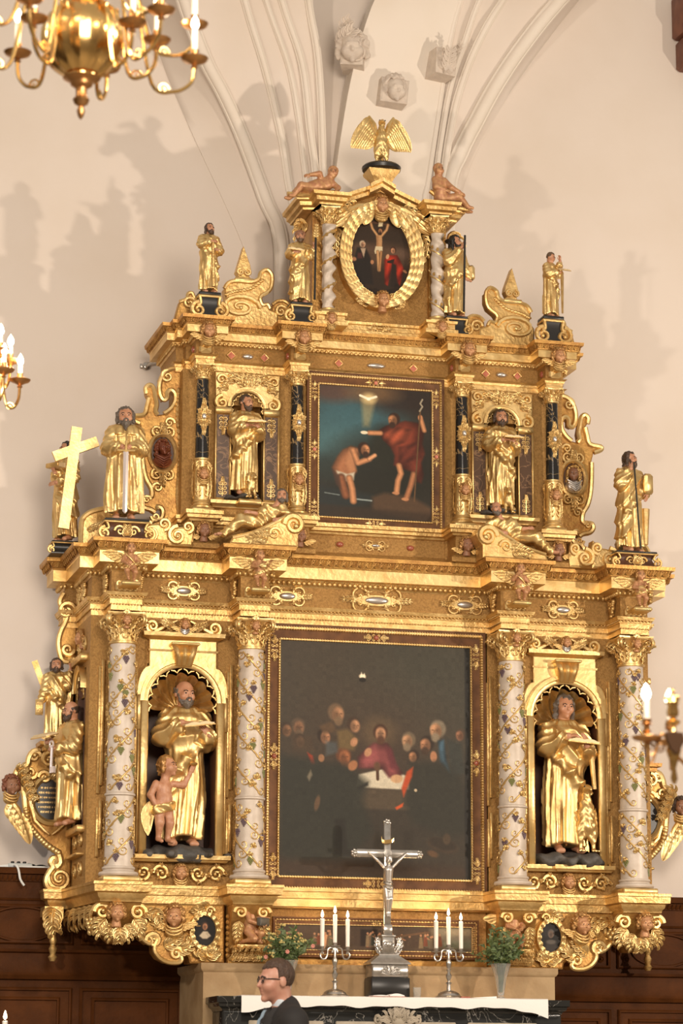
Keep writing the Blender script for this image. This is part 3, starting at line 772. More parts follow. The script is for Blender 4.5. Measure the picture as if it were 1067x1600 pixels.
m = MB(); sweep(m, PM, [(-.12, 4.03), (.004, 4.03), (.012, 4.045), (.03, 4.055), (.04, 4.078), (-.12, 4.078)]); beadrow(m, PM, .030, 4.056, .017, .040, 1.25); m.build('egg_moulding', GOLD, MS)
m = MB(); sweep(m, PM, [(-.12, 4.078), (.11, 4.078), (.11, 4.162), (.118, 4.168), (-.12, 4.168)]); m.build('corona', GOLD2, MS)
m = MB(); sweep(m, PM, [(-.12, 4.168), (.118, 4.168), (.125, 4.19), (.15, 4.215), (.168, 4.222), (.172, 4.25), (-.12, 4.25)]); leafrow(m, PM, .132, 4.176, 4.228, .06, .022); m.build('leaf_moulding', BROWNG, MS)
m = MB(); box(m, (-2.1, .1, 4.18), (2.1, .9, 4.245)); m.build('cornice_deck', BROWNG, MS)
PB = mirror_path([(-2.35, 1.0), (-2.35, .76), (-2.22, .76), (-2.135, -.15), (-1.83, -.15), (-1.83, .14), (-1.163, .14), (-1.163, -.15), (-.863, -.15), (-.863, .14)])
m = MB(); sweep(m, PB, [(-.2, 1.62), (0, 1.62), (.004, 1.64), (.02, 1.655), (.026, 1.68), (.055, 1.69), (.058, 1.735), (.064, 1.74), (.064, 1.76), (-.2, 1.76)]); m.build('base_moulding', GOLD, MS)
m = MB(); box(m, (-2.1, .1, 1.63), (2.1, .9, 1.758)); m.build('base_deck', GOLD, MS)
m = MB()
for s in (-1, 1):
    for a, b, z0, z1 in ((1.76, 2.19, 1.76, 3.744), (.88, 1.235, 1.76, 3.744), (1.235, 1.76, 1.76, 1.985), (1.235, 1.76, 3.40, 3.744)):
        x0, x1 = sorted((s*a, s*b)); box(m, (x0, .18, z0), (x1, .30, z1))
    x0, x1 = sorted((s*2.19, s*2.10)); box(m, (x0, .30, 1.76), (x1, .9, 2.19)); box(m, (x0, .30, 3.38), (x1, .9, 3.744))
    box(m, (x0, .30, 2.19), (x1, .34, 3.38)); box(m, (x0, .68, 2.19), (x1, .9, 3.38))
box(m, (-.9, .24, 1.76), (.9, .34, 3.744)); m.build('back_panel', OCHRE, MS)
# stepped gilt strips that stand beside each column
m = MB()
for s in (-1, 1):
    for cx in (1.98, 1.013):
        for e in (-1, 1):
            q = s*cx+e*.135
            for z0, z1 in ((1.96, 2.32), (2.42, 3.36)): m.cut(); bbox(m, (q-.012, .15, z0), (q+.012, .20, z1), .004); bbox(m, (q-e*.02-.012, .15, z0+.06), (q-e*.02+.012, .2, z1+.05), .004)
builds(m, 'gilt_strip', GOLD, MS)
for cx, px, w, h in ((0, 0, .58, .13), (-1.497, 0, .36, .12), (1.497, 0, .36, .12), (-.70, 0, .40, .12), (.70, 0, .40, .12)): cartouche(MS, (cx, 3.955), w, h, .176)
def grapes(parent, c, s, nrm, mt=GOLD, n=9):
    m = MB(); nrm = Vector(nrm); sd = Vector((-nrm.y, nrm.x, 0)); rg = random.Random(int(c[0]*1000)+7); c = Vector(c)
    for i in range(n):
        t = i/(n-1); k = (1-t)*.5+.12
        for j in (-1, 0, 1):
            if abs(j) and t > .8: continue
            ball(m, c+sd*(j*s*k*.6)+nrm*(.012+.012*rg.random())+Vector((0, 0, s*(.5-t))), s*(.15+.04*rg.random()), 8, 5)
    frond(m, [c+Vector((0, 0, .42*s)), c+nrm*.03+Vector((0, 0, .56*s)), c+nrm*.02+sd*.3*s+Vector((0, 0, .66*s))], s*.22, nrm, 2)
    return m.build('grape_bunch', mt, parent)
for s in (-1, 1):
    for cx in (1.98, 1.013):
        b = .11 if cx > 1.5 else .108
        for e in (-1, 1): grapes(MS, (s*cx+e*b, .05, 3.955), .11, (e, 0, 0))
    for yy in (.42, .62): grapes(MS, (s*2.19, yy, 3.955), .11, (s, 0, 0))
    # carved block under each frieze figure
    for cx in (1.98, 1.013):
        m = MB(); bbox(m, (s*cx-.085, -.135, 3.875), (s*cx+.085, -.085, 3.945), .01); bbox(m, (s*cx-.075, -.30, 3.895), (s*cx+.075, -.12, 3.925), .01)
        for k in range(4): ball(m, (s*cx-.06+.04*k, -.137, 3.885), (.018, .012, .012), 8, 4)
        for e in (-1, 1): carve(m, spiral((s*cx+e*.055, 3.935), .03, .006, 1.2, 0, e), -.13, .012)
        m.build('console', GOLD2, MS)

def niche(parent, M, hw, z0, zs, y0, y1, lining=REDBR, shell=GOLD, flutes=9, post=.07, arch=.065, sill=True):
    """round-headed niche; hw half width, z0 floor, zs springing, opening plane y0, back y1; M places it"""
    def put(m, name, mt, p=parent):
        m.v = [tuple(M @ Vector(v)) for v in m.v]; return m.build(name, mt, p)
    m = MB(); n = 20
    prof = [(-hw, z0), (-hw, zs)]+[(-hw*math.cos(PI*i/n), zs+hw*math.sin(PI*i/n)) for i in range(1, n)]+[(hw, zs), (hw, z0)]
    loft(m, [[(x, y0, z) for x, z in prof], [(x*.97, y1, z) for x, z in prof]], closed=False, caps=False)
    box(m, (-hw, y1-.004, z0), (hw, y1+.05, zs+hw)); box(m, (-hw, y0, z0-.03), (hw, y1, z0)); lin = put(m, 'niche_lining', lining)
    # scallop shell under the arch
    m = MB(); R = []; NR = 7; NT = flutes*8
    for i in range(NR+1):
        t = i/NR; row = []
        for j in range(NT+1):
            a = -.18+(PI+.36)*j/NT; fl = abs(math.sin(flutes*PI*j/NT))
            r = (.14+.86*t)*hw*(.86+.12*fl*t)
            d = (y1-y0)*.55*(1-t**2.2)+fl*.045*t*(hw/.26)
            row.append((-r*math.cos(a), y0+.012+d, zs-.02+r*math.sin(a)))
        R.append(row)
    back = [[(x, y+.02, z) for x, y, z in r] for r in R[::-1]]
    loft(m, R+back, closed=False, caps=False); put(m, 'scallop_shell', shell)
    # arch band and spandrel points
    m = MB(); k = hw+arch; P = [(0, 0), (.0, .02), (.012, .03), (.03, .03), (.036, .04), (arch, .04), (arch, -.02)]
    rings = []
    for i in range(n+1):
        a = PI*i/n; rings.append([(-(hw+o)*math.cos(a), y0-d, zs+(hw+o)*math.sin(a)) for o, d in P])
    loft(m, rings)
    for j in range(flutes+1):
        a = -.10+(PI+.2)*j/flutes; c, s_ = -math.cos(a), math.sin(a)
        v = Vector((c, 0, s_)); t = Vector((s_, 0, -c)); p = Vector((0, y0-.005, zs-.01))
        tube(m, [p+v*hw+t*hw*.16, p+v*hw*.97+t*hw*.06, p+v*hw*.90, p+v*hw*.97-t*hw*.06, p+v*hw-t*hw*.16], [.005, .007, .006, .007, .005], 6)
    put(m, 'arch_band', GOLD2)
    return lin
for s in (-1, 1):
    cx = s*1.497; M = Matrix.Translation((cx, 0, 0))
    niche(MS, M, .258, 1.985, 3.115, .165, .52)
    m = MB()
    for e in (-1, 1):
        m.cut(); bb = sorted((cx+e*.258, cx+e*.318)); bbox(m, (bb[0], .125, 1.985), (bb[1], .19, 3.115), .008)
        bb = sorted((cx+e*.300, cx+e*.345)); bbox(m, (bb[0], .135, 2.90), (bb[1], .19, 3.16), .008); bb = sorted((cx+e*.318, cx+e*.335)); bbox(m, (bb[0], .14, 2.0), (bb[1], .19, 2.9), .006)
    builds(m, 'niche_jamb', GOLD2, MS)
    # spandrel plate with concave flanks, lintel and its cornice
    def sp():
        o = []
        for i in range(13): a = PI*i/12; o.append((cx-.30*math.cos(a), 3.115+.30*math.sin(a)))
        q = [(cx+.345, 3.115), (cx+.345, 3.17)]+[(cx+.345-.09*(1-math.cos(t)), 3.17+.21*math.sin(t)) for t in [PI/2*k/6 for k in range(1, 7)]]
        q += [(cx+.255, 3.60)]
        l = [(2*cx-x, z) for x, z in q[::-1]]
        return o+q+l
    m = MB(); prism(m, sp(), .150, .19, .006); m.build('spandrel_plate', GOLD2, MS)
    PL = [(cx-.255, .30), (cx-.255, .15), (cx+.255, .15), (cx+.255, .30)]
    m = MB(); sweep(m, PL, [(-.05, 3.575), (.004, 3.575), (.012, 3.585), (.03, 3.592), (.05, 3.60), (.055, 3.63), (-.05, 3.63)]); sweep(m, PL, [(-.05, 3.49), (.006, 3.49), (.010, 3.505), (-.05, 3.508)]); m.build('niche_cornice', GOLD2, MS)
    m = MB(); R = []
    for i in range(9):
        t = i/8; z = 3.535-.155*t; w = .098-.038*t; d = .06+.04*math.sin(PI*t*1.15)
        R.append([(cx-w+2*w*j/12, .145-d*(.75+.25*abs(math.sin(PI*3*j/12))), z) for j in range(13)]+[(cx+w, .16, z), (cx-w, .16, z)])
    loft(m, R); bbox(m, (cx-.108, .05, 3.53), (cx+.108, .16, 3.55), .006); m.build('keystone', GOLD2, MS)
    m = MB()
    for e in (-1, 1):
        m.cut(); carve(m, [(cx+e*p[0], p[1]) for p in spiral((.235, 3.675), .05, .008, 1.5, -PI/2, 1)], .15, .018)
        carve(m, [(cx+e*x, z) for x, z in ((.22, 3.635), (.16, 3.665), (.10, 3.70), (.05, 3.725))], .15, .02, end=False)
        frond(m, [(cx+e*.07, .14, 3.66), (cx+e*.13, .11, 3.69), (cx+e*.18, .12, 3.72)], .03)
    builds(m, 'crest_scroll', GOLD2, MS); cherub(MS, (cx, .10, 3.69), .075, 0, .7, 2)
    PL = [(cx-.345, .30), (cx-.345, .12), (cx-.10, .12), (cx-.10, .095), (cx+.10, .095), (cx+.10, .12), (cx+.345, .12), (cx+.345, .30)]
    m = MB(); sweep(m, PL, [(-.06, 1.935), (.0, 1.935), (.008, 1.95), (.022, 1.955), (.024, 1.985), (-.06, 1.985)]); m.build('niche_sill', GOLD2, MS)
    m = MB()
    m.cut(); scroll_panel(m, cx+.07, cx+.34, 1.78, 1.93, .165, -1, 2, .018); m.cut(); scroll_panel(m, cx-.34, cx-.07, 1.78, 1.93, .165, 1, 2, .018)
    builds(m, 'acanthus_scroll', GOLD2, MS); cherub(MS, (cx, .12, 1.86), .105, 0, 0, 1)
    # the flank of the storey with its own narrow niche
    M2 = Matrix.Translation((s*2.19, .51, 0)) @ Matrix.Rotation(s*PI/2, 4, 'Z')
    niche(MS, M2, .15, 2.20, 3.22, -.005, .075, post=.05, arch=.04, flutes=7)
    m = MB(); q = s*2.19; x0, x1 = sorted((q+s*.06, q-s*.02))
    m.cut(); bbox(m, (x0, .26, 2.15), (x1, .76, 2.20), .006); m.cut(); bbox(m, (x0, .27, 3.42), (x1, .75, 3.47), .006); m.cut(); bbox(m, (x0, .27, 1.98), (x1, .75, 2.0), .006); builds(m, 'flank_moulding', GOLD, MS)
    m = MB()
    for z in (1.88, 2.09, 3.55):
        for yy in (.38, .62): m.cut(); carve(m, [(a, b) for a, b in spiral((yy, z), .06, .01, 1.4, 0, 1)], 0, .016)
    m.v = [(s*(2.195)+.6*b_*s*0-s*(b_), a_, c_) for a_, b_, c_ in m.v]; builds(m, 'flank_scroll', GOLD, MS)
    cherub(MS, (s*2.21, .5, 3.62), .10, s*PI/2, .6, 0)

# ---- the great columns
def vine_column(label, x, y, seed, first=None):
    root = thing('vine_column', label, 'column', (x, y, 1.76), 0, 'vine-wound columns of the main storey')
    def q(m, n, mt): return m.build(n, mt, root, local=True)
    m = MB(); bbox(m, (-.137, -.137, 0), (.137, .137, .045), .006); q(m, 'plinth', GOLD2)
    m = MB(); lathe(m, [(.100, .045), (.138, .050), (.146, .062), (.140, .078), (.118, .084), (.112, .094), (.122, .104), (.116, .116), (.104, .120)], 32); q(m, 'column_base', PALE)
    def R(z): return lerp(.105, .093, (z-.12)/1.62)
    m = MB(); lathe(m, [(R(z), z) for z in [.118+.0+1.622*i/14 for i in range(15)]], 40); lathe(m, [(R(.64)+.002, .625), (R(.64)+.012, .632), (R(.64)+.012, .642), (R(.64)+.002, .65)], 40); q(m, 'shaft', PALE)
    m = MB(); lathe(m, [(.096, 1.738), (.106, 1.742), (.106, 1.756), (.096, 1.76)], 32); q(m, 'astragal', VINE)
    rg = random.Random(seed); V = MB(); Lf = MB(); G = []; Pp = []
    def at(th, z, o=.0): r = R(z)+o; return Vector((r*math.sin(th), -r*math.cos(th), z))
    hand_ = 1 if x in (-1.98, 1.013) else -1
    def leaf(tl, zl, big=1.):
        n = at(tl, zl)-Vector((0, 0, zl)); n.normalize(); tx = Vector((0, 0, 1)).cross(n); f = -1 if rg.random() < .3 else 1; ro = rg.uniform(-.6, .6)
        for aa in (-1., 0, 1.):
            d = Vector((0, 0, f))*math.cos(aa+ro)+tx*math.sin(aa+ro); p = at(tl, zl, .003); L = (.034 if aa else .042)*big
            frond(Lf, [p, p+d*L*.35+n*.010, p+d*L*.7+n*.011, p+d*L+n*.002], .015*big, n, 1, .2, depth=.8)
    for z0, z1 in ((.14, .615), (.67, 1.72)):
        for k in range(3):
            th0 = rg.uniform(-.3, .3)+k*2*PI/3+seed; tw = hand_*2*PI*(z1-z0)*1.55; N = int((z1-z0)/.022)
            path = [at(th0+tw*i/N, z0+(z1-z0)*i/N, .002+.002*math.sin(i)) for i in range(N+1)]; tube(V, path, .0068, 6)
            for i in range(1, N, 3):
                t = i/N; th = th0+tw*t; z = z0+(z1-z0)*t; sd = 1 if (i//3) % 2 else -1; kk = rg.random(); rr = rg.uniform(.030, .042)
                sp = spiral((0, 0), rr, .004, 1.25, PI if sd*hand_ > 0 else 0, sd*hand_, 14)
                ok = [(a, b) for a, b in sp if z0-.01 < z+b < z1]
                if len(ok) > 5: tube(V, [at(th+(a+sd*hand_*rr)/R(z), z+b, .002) for a, b in ok], [.0052-.002*j/len(ok) for j in range(len(ok))], 5)
                tl = th-hand_*sd*rg.uniform(.38, .55); zl = min(max(z+rg.uniform(.0, .05), z0+.05), z1-.04)
                tube(V, [at(th, z, .002), at((th+tl)/2, (z+zl)/2+.012, .004), at(tl, zl, .003)], .0042, 5)
                if kk < .66: leaf(tl, zl, rg.uniform(.85, 1.15))
                else:
                    tgt = MB(); (G if kk < .83 else Pp).append(tgt)
                    for r_ in range(5):
                        w_ = 4-abs(r_-1)
                        for c_ in range(w_): p = at(tl+(c_-(w_-1)/2)*.0125/R(zl), zl-.005-r_*.0115, .004); ball(tgt, p, .0078, 6, 4)
                    leaf(tl, zl+.012, .75)
    q(V, 'vine_tendrils', VINE); q(Lf, 'vine_leaves', VINE); [q(g, 'green_grape_bunch', GREENG) for g in G]; [q(g, 'purple_grape_bunch', PURPG) for g in Pp]
    capital(root, 1.76, .098, .205, PUTTO)
    return root
def capital(root, z0, r, hgt, skin, head=True):
    k = hgt/.2; key = ('cap', round(r, 3))
    if key not in CH:
        m = MB(); lathe(m, [(r*.97, 0), (r*.95, hgt*.4), (r*1.05, hgt*.7), (r*1.35, hgt*.88)], 24)
        for row, (n, h0, ln, out, w) in enumerate(((8, .02, .50, .055, .026), (8, .20, .50, .085, .028))):
            for i in range(n):
                a = 2*PI*(i+.5*row)/n; v = Vector((math.sin(a), -math.cos(a), 0)); b = v*(r*(1.0+.06*row))+Vector((0, 0, hgt*h0))
                frond(m, [b, b+v*r*.12+Vector((0, 0, hgt*ln*.6)), b+v*(out*k*.75)+Vector((0, 0, hgt*ln*.98)), b+v*(out*k*1.15)+Vector((0, 0, hgt*ln*.86))], w*k, v, 3, .3, depth=.8)
        bell = m
        vol = []
        for i in range(4):
            m = MB(); vol.append(m)
            a = PI/4+PI/2*i; v = Vector((math.sin(a), -math.cos(a), 0)); up = Vector((0, 0, 1))
            for e in (-1, 1):
                side = v.cross(up)*e
                sp = spiral((r*1.62, hgt*.72), r*.46, r*.06, 1.7, 2.6, -1, 24)
                tube(m, [v*(r*.9)+up*hgt*.45]+[v*p[0]+up*p[1]+side*r*.12 for p in sp], [r*.12]+[r*.13*(1-.5*j/24) for j in range(25)], 7, up=side)
        m = MB(); c = r*1.62
        def ab(s_, z):
            o = []
            for i in range(4):
                a0 = PI/4+PI/2*i
                for j in range(8):
                    t = j/8; p = Vector((math.sin(a0), -math.cos(a0)))*s_; q2 = Vector((math.sin(a0+PI/2), -math.cos(a0+PI/2)))*s_
                    u = p.lerp(q2, t); o.append((*(u*(1-.13*math.sin(PI*t))), z))
            return o
        c *= 1.15
        loft(m, [ab(c, hgt*.88), ab(c*1.04, hgt*.91), ab(c*1.08, hgt*.97), ab(c*1.08, hgt*1.0)]); abm = m
        CH[key] = (bell.mesh('capital', GOLD2), [v.mesh('volute', GOLD2) for v in vol], abm.mesh('abacus', GOLD2))
    a, b, c = CH[key]
    o = link_mesh('capital', a, root, (0, 0, z0)); [link_mesh('volute', v, o) for v in b]; link_mesh('abacus', c, o)
    if head:
        cherub(root, wloc(root)+Vector((0, -r*1.45, z0+hgt*.70)), hgt*.36, 0, 0, 0, skin); m = MB(); p = Vector((0, -r*1.5, z0+hgt*.93))
        for i in range(5): aa = -1.2+.6*i; frond(m, [p, p+Vector((math.sin(aa)*.02, -.008, math.cos(aa)*.02))*k, p+Vector((math.sin(aa)*.034, -.002, math.cos(aa)*.034))*k], .010*k)
        m.build('fleuron', GOLD2, root, local=True)
for x, s, lb in ((-1.98, 3, 'white column wound with gilded vines, leftmost of the four, beside the bald saint'), (-1.013, 5, 'white column wound with gilded vines, between the bald saint and the supper painting'),
                 (1.013, 8, 'white column wound with gilded vines, between the supper painting and the saint with the eagle'), (1.98, 12, 'white column wound with gilded vines, rightmost of the four')):
    vine_column(lb, x, 0, s)

# ---- upper storey
US = thing('altarpiece_upper_storey', 'gilded upper storey of the altarpiece with two small niches and jewelled frieze', 'altarpiece', (0, .5, 4.25))
YU, CA, CB = .08, 1.392, .656
PU = mirror_path([(-1.56, .9), (-1.56, .30), (-1.50, .30), (-1.50, .20), (-1.462, .20), (-1.462, .012), (-1.322, .012), (-1.322, .20), (-.726, .20), (-.726, .012), (-.586, .012), (-.586, .20)])
m = MB(); sweep(m, PU, [(-.1, 5.678), (0, 5.678), (0, 5.715), (.008, 5.717), (.012, 5.735), (.03, 5.748), (-.1, 5.748)]); m.build('architrave', GOLD, US)
m = MB(); sweep(m, PU, [(-.1, 5.748), (0, 5.748), (0, 5.865), (-.1, 5.865)]); m.build('frieze', OCHRE, US)
m = MB(); sweep(m, PU, [(-.1, 5.86), (.004, 5.86), (.012, 5.87), (.03, 5.88), (.036, 5.90), (-.1, 5.90)]); beadrow(m, PU, .026, 5.882, .014, .034, 1.2); m.build('egg_moulding', GOLD, US)
m = MB(); sweep(m, PU, [(-.1, 5.90), (.088, 5.90), (.088, 5.955), (.095, 5.96), (-.1, 5.96)]); m.build('corona', GOLD2, US)
m = MB(); sweep(m, PU, [(-.1, 5.96), (.095, 5.96), (.10, 5.975), (.12, 5.995), (.13, 6.0), (.134, 6.025), (-.1, 6.025)]); leafrow(m, PU, .104, 5.965, 6.008, .048, .016); m.build('leaf_moulding', BROWNG, US)
m = MB(); box(m, (-1.5, .1, 5.97), (1.5, .85, 6.02)); m.build('cornice_deck', BROWNG, US)
m = MB()
for s in (-1, 1):
    for a, b, z0, z1 in ((1.14, 1.52, 4.25, 5.68), (.555, .90, 4.25, 5.68), (.90, 1.14, 4.25, 4.66), (.90, 1.14, 5.42, 5.68)):
        x0, x1 = sorted((s*a, s*b)); box(m, (x0, .21, z0), (x1, .34, z1))
    x0, x1 = sorted((s*1.50, s*1.42)); box(m, (x0, .34, 4.25), (x1, .85, 5.68))
box(m, (-.56, .24, 4.25), (.56, .36, 5.68)); m.build('back_panel', OCHRE, US)
# base course below the upper columns
PV = mirror_path([(-1.53, .85), (-1.53, .20), (-1.52, .20), (-1.50, .19), (-1.50, -.03), (-1.285, -.03), (-1.285, .19), (-.765, .19), (-.765, -.03), (-.547, -.03), (-.547, .19)])
m = MB(); sweep(m, PV, [(-.12, 4.455), (0, 4.455), (.006, 4.47), (.022, 4.478), (.026, 4.50), (.036, 4.507), (.036, 4.535), (-.12, 4.535)]); m.build('base_moulding', GOLD, US)
m = MB(); sweep(m, PV, [(-.14, 4.25), (.012, 4.25), (.012, 4.285), (0, 4.295), (-.03, 4.32), (-.03, 4.455), (-.14, 4.455)]); m.build('base_frieze', OCHRE, US)
cartouche(US, (0, 4.385), .22, .06, .212, SILVER)
for s in (-1, 1):
    g = MB(); ball(g, (s*.28, .215, 4.385), (.03, .02, .022)); g.build('red_stone', REDST, US)
def diamond(x, z, mt, y):
    g = MB(); r = .034; g.add([(x-r, y, z), (x, y, z-r), (x+r, y, z), (x, y, z+r), (x, y-.022, z)], [(0, 1, 4), (1, 2, 4), (2, 3, 4), (3, 0, 4)])
    st = g.build('diamond_stone', mt, US, sharp=10); f = MB(); tube(f, [(x-r, y, z), (x, y, z-r), (x+r, y, z), (x, y, z+r), (x-r, y, z)], .005, 5); f.build('setting', GOLD, st)
for cx in (-1.02, 0, 1.02):
    k = .13 if cx else .30
    for e in (-1, 1): diamond(cx+e*k, 5.806, CORAL, .195)
    g = MB(); w = .045 if cx else .075
    ball(g, (cx, .195, 5.806), (w, .022, .022), 16, 8); g.build('oval_stone', SILVER, US)
for s in (-1, 1):
    for cx in (CA, CB):
        for e in (-1, 1): g = MB(); ball(g, (s*cx+e*.073, .10, 5.806), (.016, .022, .028)); g.build('round_stone', REDST, US)
        # winged head with bib over every column
        cherub(US, (s*cx, -.115, 5.905), .11, 0, .62, 1, PUTTO)
        m = MB(); bbox(m, (s*cx-.045, -.10, 5.80), (s*cx+.045, .0, 5.86), .015); bbox(m, (s*cx-.052, -.02, 5.752), (s*cx+.052, .02, 5.815), .012); m.add([(s*cx-.04, -.021, 5.76), (s*cx+.04, -.021, 5.76), (s*cx+.04, -.021, 5.81), (s*cx-.04, -.021, 5.81), (s*cx, -.04, 5.785)], [(0, 1, 4), (1, 2, 4), (2, 3, 4), (3, 0, 4)]); m.build('pyramid_block', GOLD2, US, sharp=10)
        cherub(US, (s*cx, -.045, 4.385), .105, 0, .55, 0, FLESHD)
for s in (-1, 1):
    cx = s*1.02; M = Matrix.Translation((cx, 0, 0))
    niche(US, M, .122, 4.665, 5.40, .20, .46, flutes=9, arch=.02)
    m = MB()
    for e in (-1, 1):
        m.cut(); bb = sorted((cx+e*.125, cx+e*.250)); bbox(m, (bb[0], .19, 4.665), (bb[1], .215, 5.36), .004)
        for q in (.130, .245): bbox(m, (cx+e*q-.007, .175, 4.675), (cx+e*q+.007, .2, 5.355), .004)
        bbox(m, (bb[0]-.004, .165, 5.345), (bb[1]+.004, .2, 5.395), .006)
    builds(m, 'niche_jamb', GOLD2, US)
    m = MB()
    for e in (-1, 1): m.cut(); bb = sorted((cx+e*.140, cx+e*.236)); box(m, (bb[0], .184, 4.69), (bb[1], .192, 5.335))
    builds(m, 'marble_inlay', BRMAR, US)
    m = MB()
    for e in (-1, 1):
        for z, q in ((5.29, -1), (4.74, 1)):
            m.cut()
            X = cx+e*.188
            for k in (-1, 1):
                for j in range(3): carve(m, [(X+k*a, z+q*b) for a, b in spiral((.018, .035*j-.01), .017, .004, 1.2, PI, 1)], .183, .005)
            tube(m, [(X, .182, z-q*.04), (X, .182, z+q*.09)], .005, 5); frond(m, [(X, .183, z+q*.06), (X, .175, z+q*.09), (X, .182, z+q*.115)], .014)
    builds(m, 'filigree_ornament', GOLD2, US)
    PL = [(cx-.265, .30), (cx-.265, .17), (cx+.265, .17), (cx+.265, .30)]
    m = MB(); sweep(m, PL, [(-.05, 4.61), (.0, 4.61), (.006, 4.63), (.02, 4.64), (.024, 4.665), (-.05, 4.665)]); bbox(m, (cx-.09, .05, 4.62), (cx+.09, .2, 4.665), .008); m.build('niche_sill', GOLD2, US)
    # relief of leaves round the shell
    m = MB()
    pl = [(cx-.245, 5.395)]+[(cx-.14*math.cos(PI*i/12), 5.405+.14*math.sin(PI*i/12)) for i in range(13)]+[(cx+.245, 5.395), (cx+.255, 5.67), (cx-.255, 5.67)]
    prism(m, pl, .188, .215, .006)
    for e in (-1, 1):
        carve(m, [(cx+e*a, b) for a, b in spiral((.20, 5.43), .055, .008, 1.4, PI/2, -1)], .182, .02)
        carve(m, [(cx+e*a, b) for a, b in spiral((.205, 5.61), .05, .008, 1.4, -PI/2, -1)], .182, .018)
        for a, b, c_, d_ in ((.02, 5.56, .14, 5.64), (.02, 5.58, .08, 5.66), (.15, 5.55, .235, 5.52), (.10, 5.61, .18, 5.57), (.16, 5.64, .07, 5.60)):
            frond(m, [(cx+e*a, .184, b), (cx+e*(a+c_)/2, .16, (b+d_)/2+.012), (cx+e*c_, .178, d_)], .026, (0, -1, 0), 3)
    frond(m, [(cx, .18, 5.55), (cx, .155, 5.62), (cx, .17, 5.67)], .03); m.build('leaf_relief', GOLD2, US)
def marble_column(label, x):
    root = thing('marble_column', label, 'column', (x, YU, 4.535), 0, 'black marble columns of the upper storey')
    def q(m, n, mt): return m.build(n, mt, root, local=True)
    m = MB(); bbox(m, (-.085, -.085, 0), (.085, .085, .03), .006); q(m, 'plinth', GOLD2)
    m = MB(); lathe(m, [(.060, .03), (.083, .034), (.086, .045), (.078, .055), (.066, .060), (.064, .07), (.070, .08), (.064, .09), (.060, .095)], 28); q(m, 'column_base', GOLD2)
    m = MB(); lathe(m, [(.061, .095), (.060, .40), (.066, .405), (.066, .415), (.058, .42)], 28)
    for e in range(6):
        a = 2*PI*(e+.5)/6; v = Vector((math.sin(a), -math.cos(a), 0))
        frond(m, [v*.062+Vector((0, 0, .11)), v*.074+Vector((0, 0, .2)), v*.064+Vector((0, 0, .33))], .022, v, 3); frond(m, [v*.062+Vector((0, 0, .39)), v*.074+Vector((0, 0, .35)), v*.064+Vector((0, 0, .29))], .02, v, 2)
    q(m, 'carved_drum', GOLD2)
    cherub(root, wloc(root)+Vector((0, -.070, .29)), .085, 0, 0, 1, PUTTO, nod=.1)
    m = MB(); lathe(m, [(.052, .415), (.050, .7), (.046, 1.035)], 28); q(m, 'shaft', BLKMAR)
    m = MB()
    for k in range(8):
        a = 2*PI*k/8; d = Vector((math.cos(a)*.55, 0, math.sin(a))); p = Vector((0, -.052, .735)); frond(m, [p+d*.03, p+d*.06+Vector((0, -.014, 0)), p+d*.095+Vector((0, .008*abs(math.cos(a)), 0))], .026, (0, -1, 0), 2)
    prism(m, circ(0, .735, .044, .085, 20), -.062, -.03, .01); frond(m, [(0, -.05, .82), (0, -.062, .85), (0, -.05, .885)], .016); frond(m, [(0, -.05, .65), (0, -.062, .62), (0, -.05, .59)], .016)
    o = q(m, 'shaft_ornament', GOLD2); g = MB(); ball(g, (0, -.068, .735), (.019, .014, .024)); g.build('round_stone', SILVER, o, local=True)
    m = MB(); lathe(m, [(.047, 1.03), (.056, 1.034), (.056, 1.046), (.047, 1.05)], 24); q(m, 'astragal', GOLD2)
    capital(root, 1.045, .052, .1, FLESH, False)
for x, lb in ((-CA, 'slender black marble column at the left end of the upper storey'), (-CB, 'slender black marble column just left of the baptism painting'), (CB, 'slender black marble column just right of the baptism painting'), (CA, 'slender black marble column at the right end of the upper storey')): marble_column(lb, x)

# ---- crowning gable
GB = thing('altarpiece_gable', 'gilded crowning gable with raking cornice around the oval painting', 'altarpiece', (0, .4, 6.02))
m = MB(); box(m, (-.40, .14, 6.02), (.40, .50, 7.06)); prism(m, [(-.40, 7.05), (.40, 7.05), (0, 7.21)], .14, .50); m.build('back_panel', OCHRE, GB)
m = MB()
for s in (-1, 1): m.cut(); x0, x1 = sorted((s*.40, s*.54)); box(m, (x0, .10, 6.1), (x1, .50, 6.98))
builds(m, 'pilaster', BROWNG, GB)
PG = mirror_path([(-.58, .5), (-.58, .10), (-.55, .08), (-.55, -.10), (-.33, -.10), (-.33, .10)])
m = MB(); sweep(m, PG, [(-.12, 6.02), (.02, 6.02), (.02, 6.05), (0, 6.06), (0, 6.095), (.014, 6.10), (.018, 6.12), (-.12, 6.12)]); m.build('base_moulding', GOLD, GB)
cartouche(GB, (0, 6.075), .20, .05, .092, GOLD2)
for s in (-1, 1): cherub(GB, (s*.44, -.115, 6.07), .085, 0, 0, 1, PUTTO)
m = MB()
for s in (-1, 1):
    P = [(s*.62, .5), (s*.62, .08), (s*.53, .06), (s*.53, -.09), (s*.35, -.09), (s*.35, .12)]
    if s > 0: P = P[::-1]
    sweep(m, P, [(-.2, 6.985), (0, 6.985), (.004, 7.0), (.03, 7.012), (.034, 7.04), (.06, 7.05), (.066, 7.075), (-.2, 7.075)])
pr = [(.0, 0), (.03, .012), (.034, .04), (.062, .05), (.068, .078)]
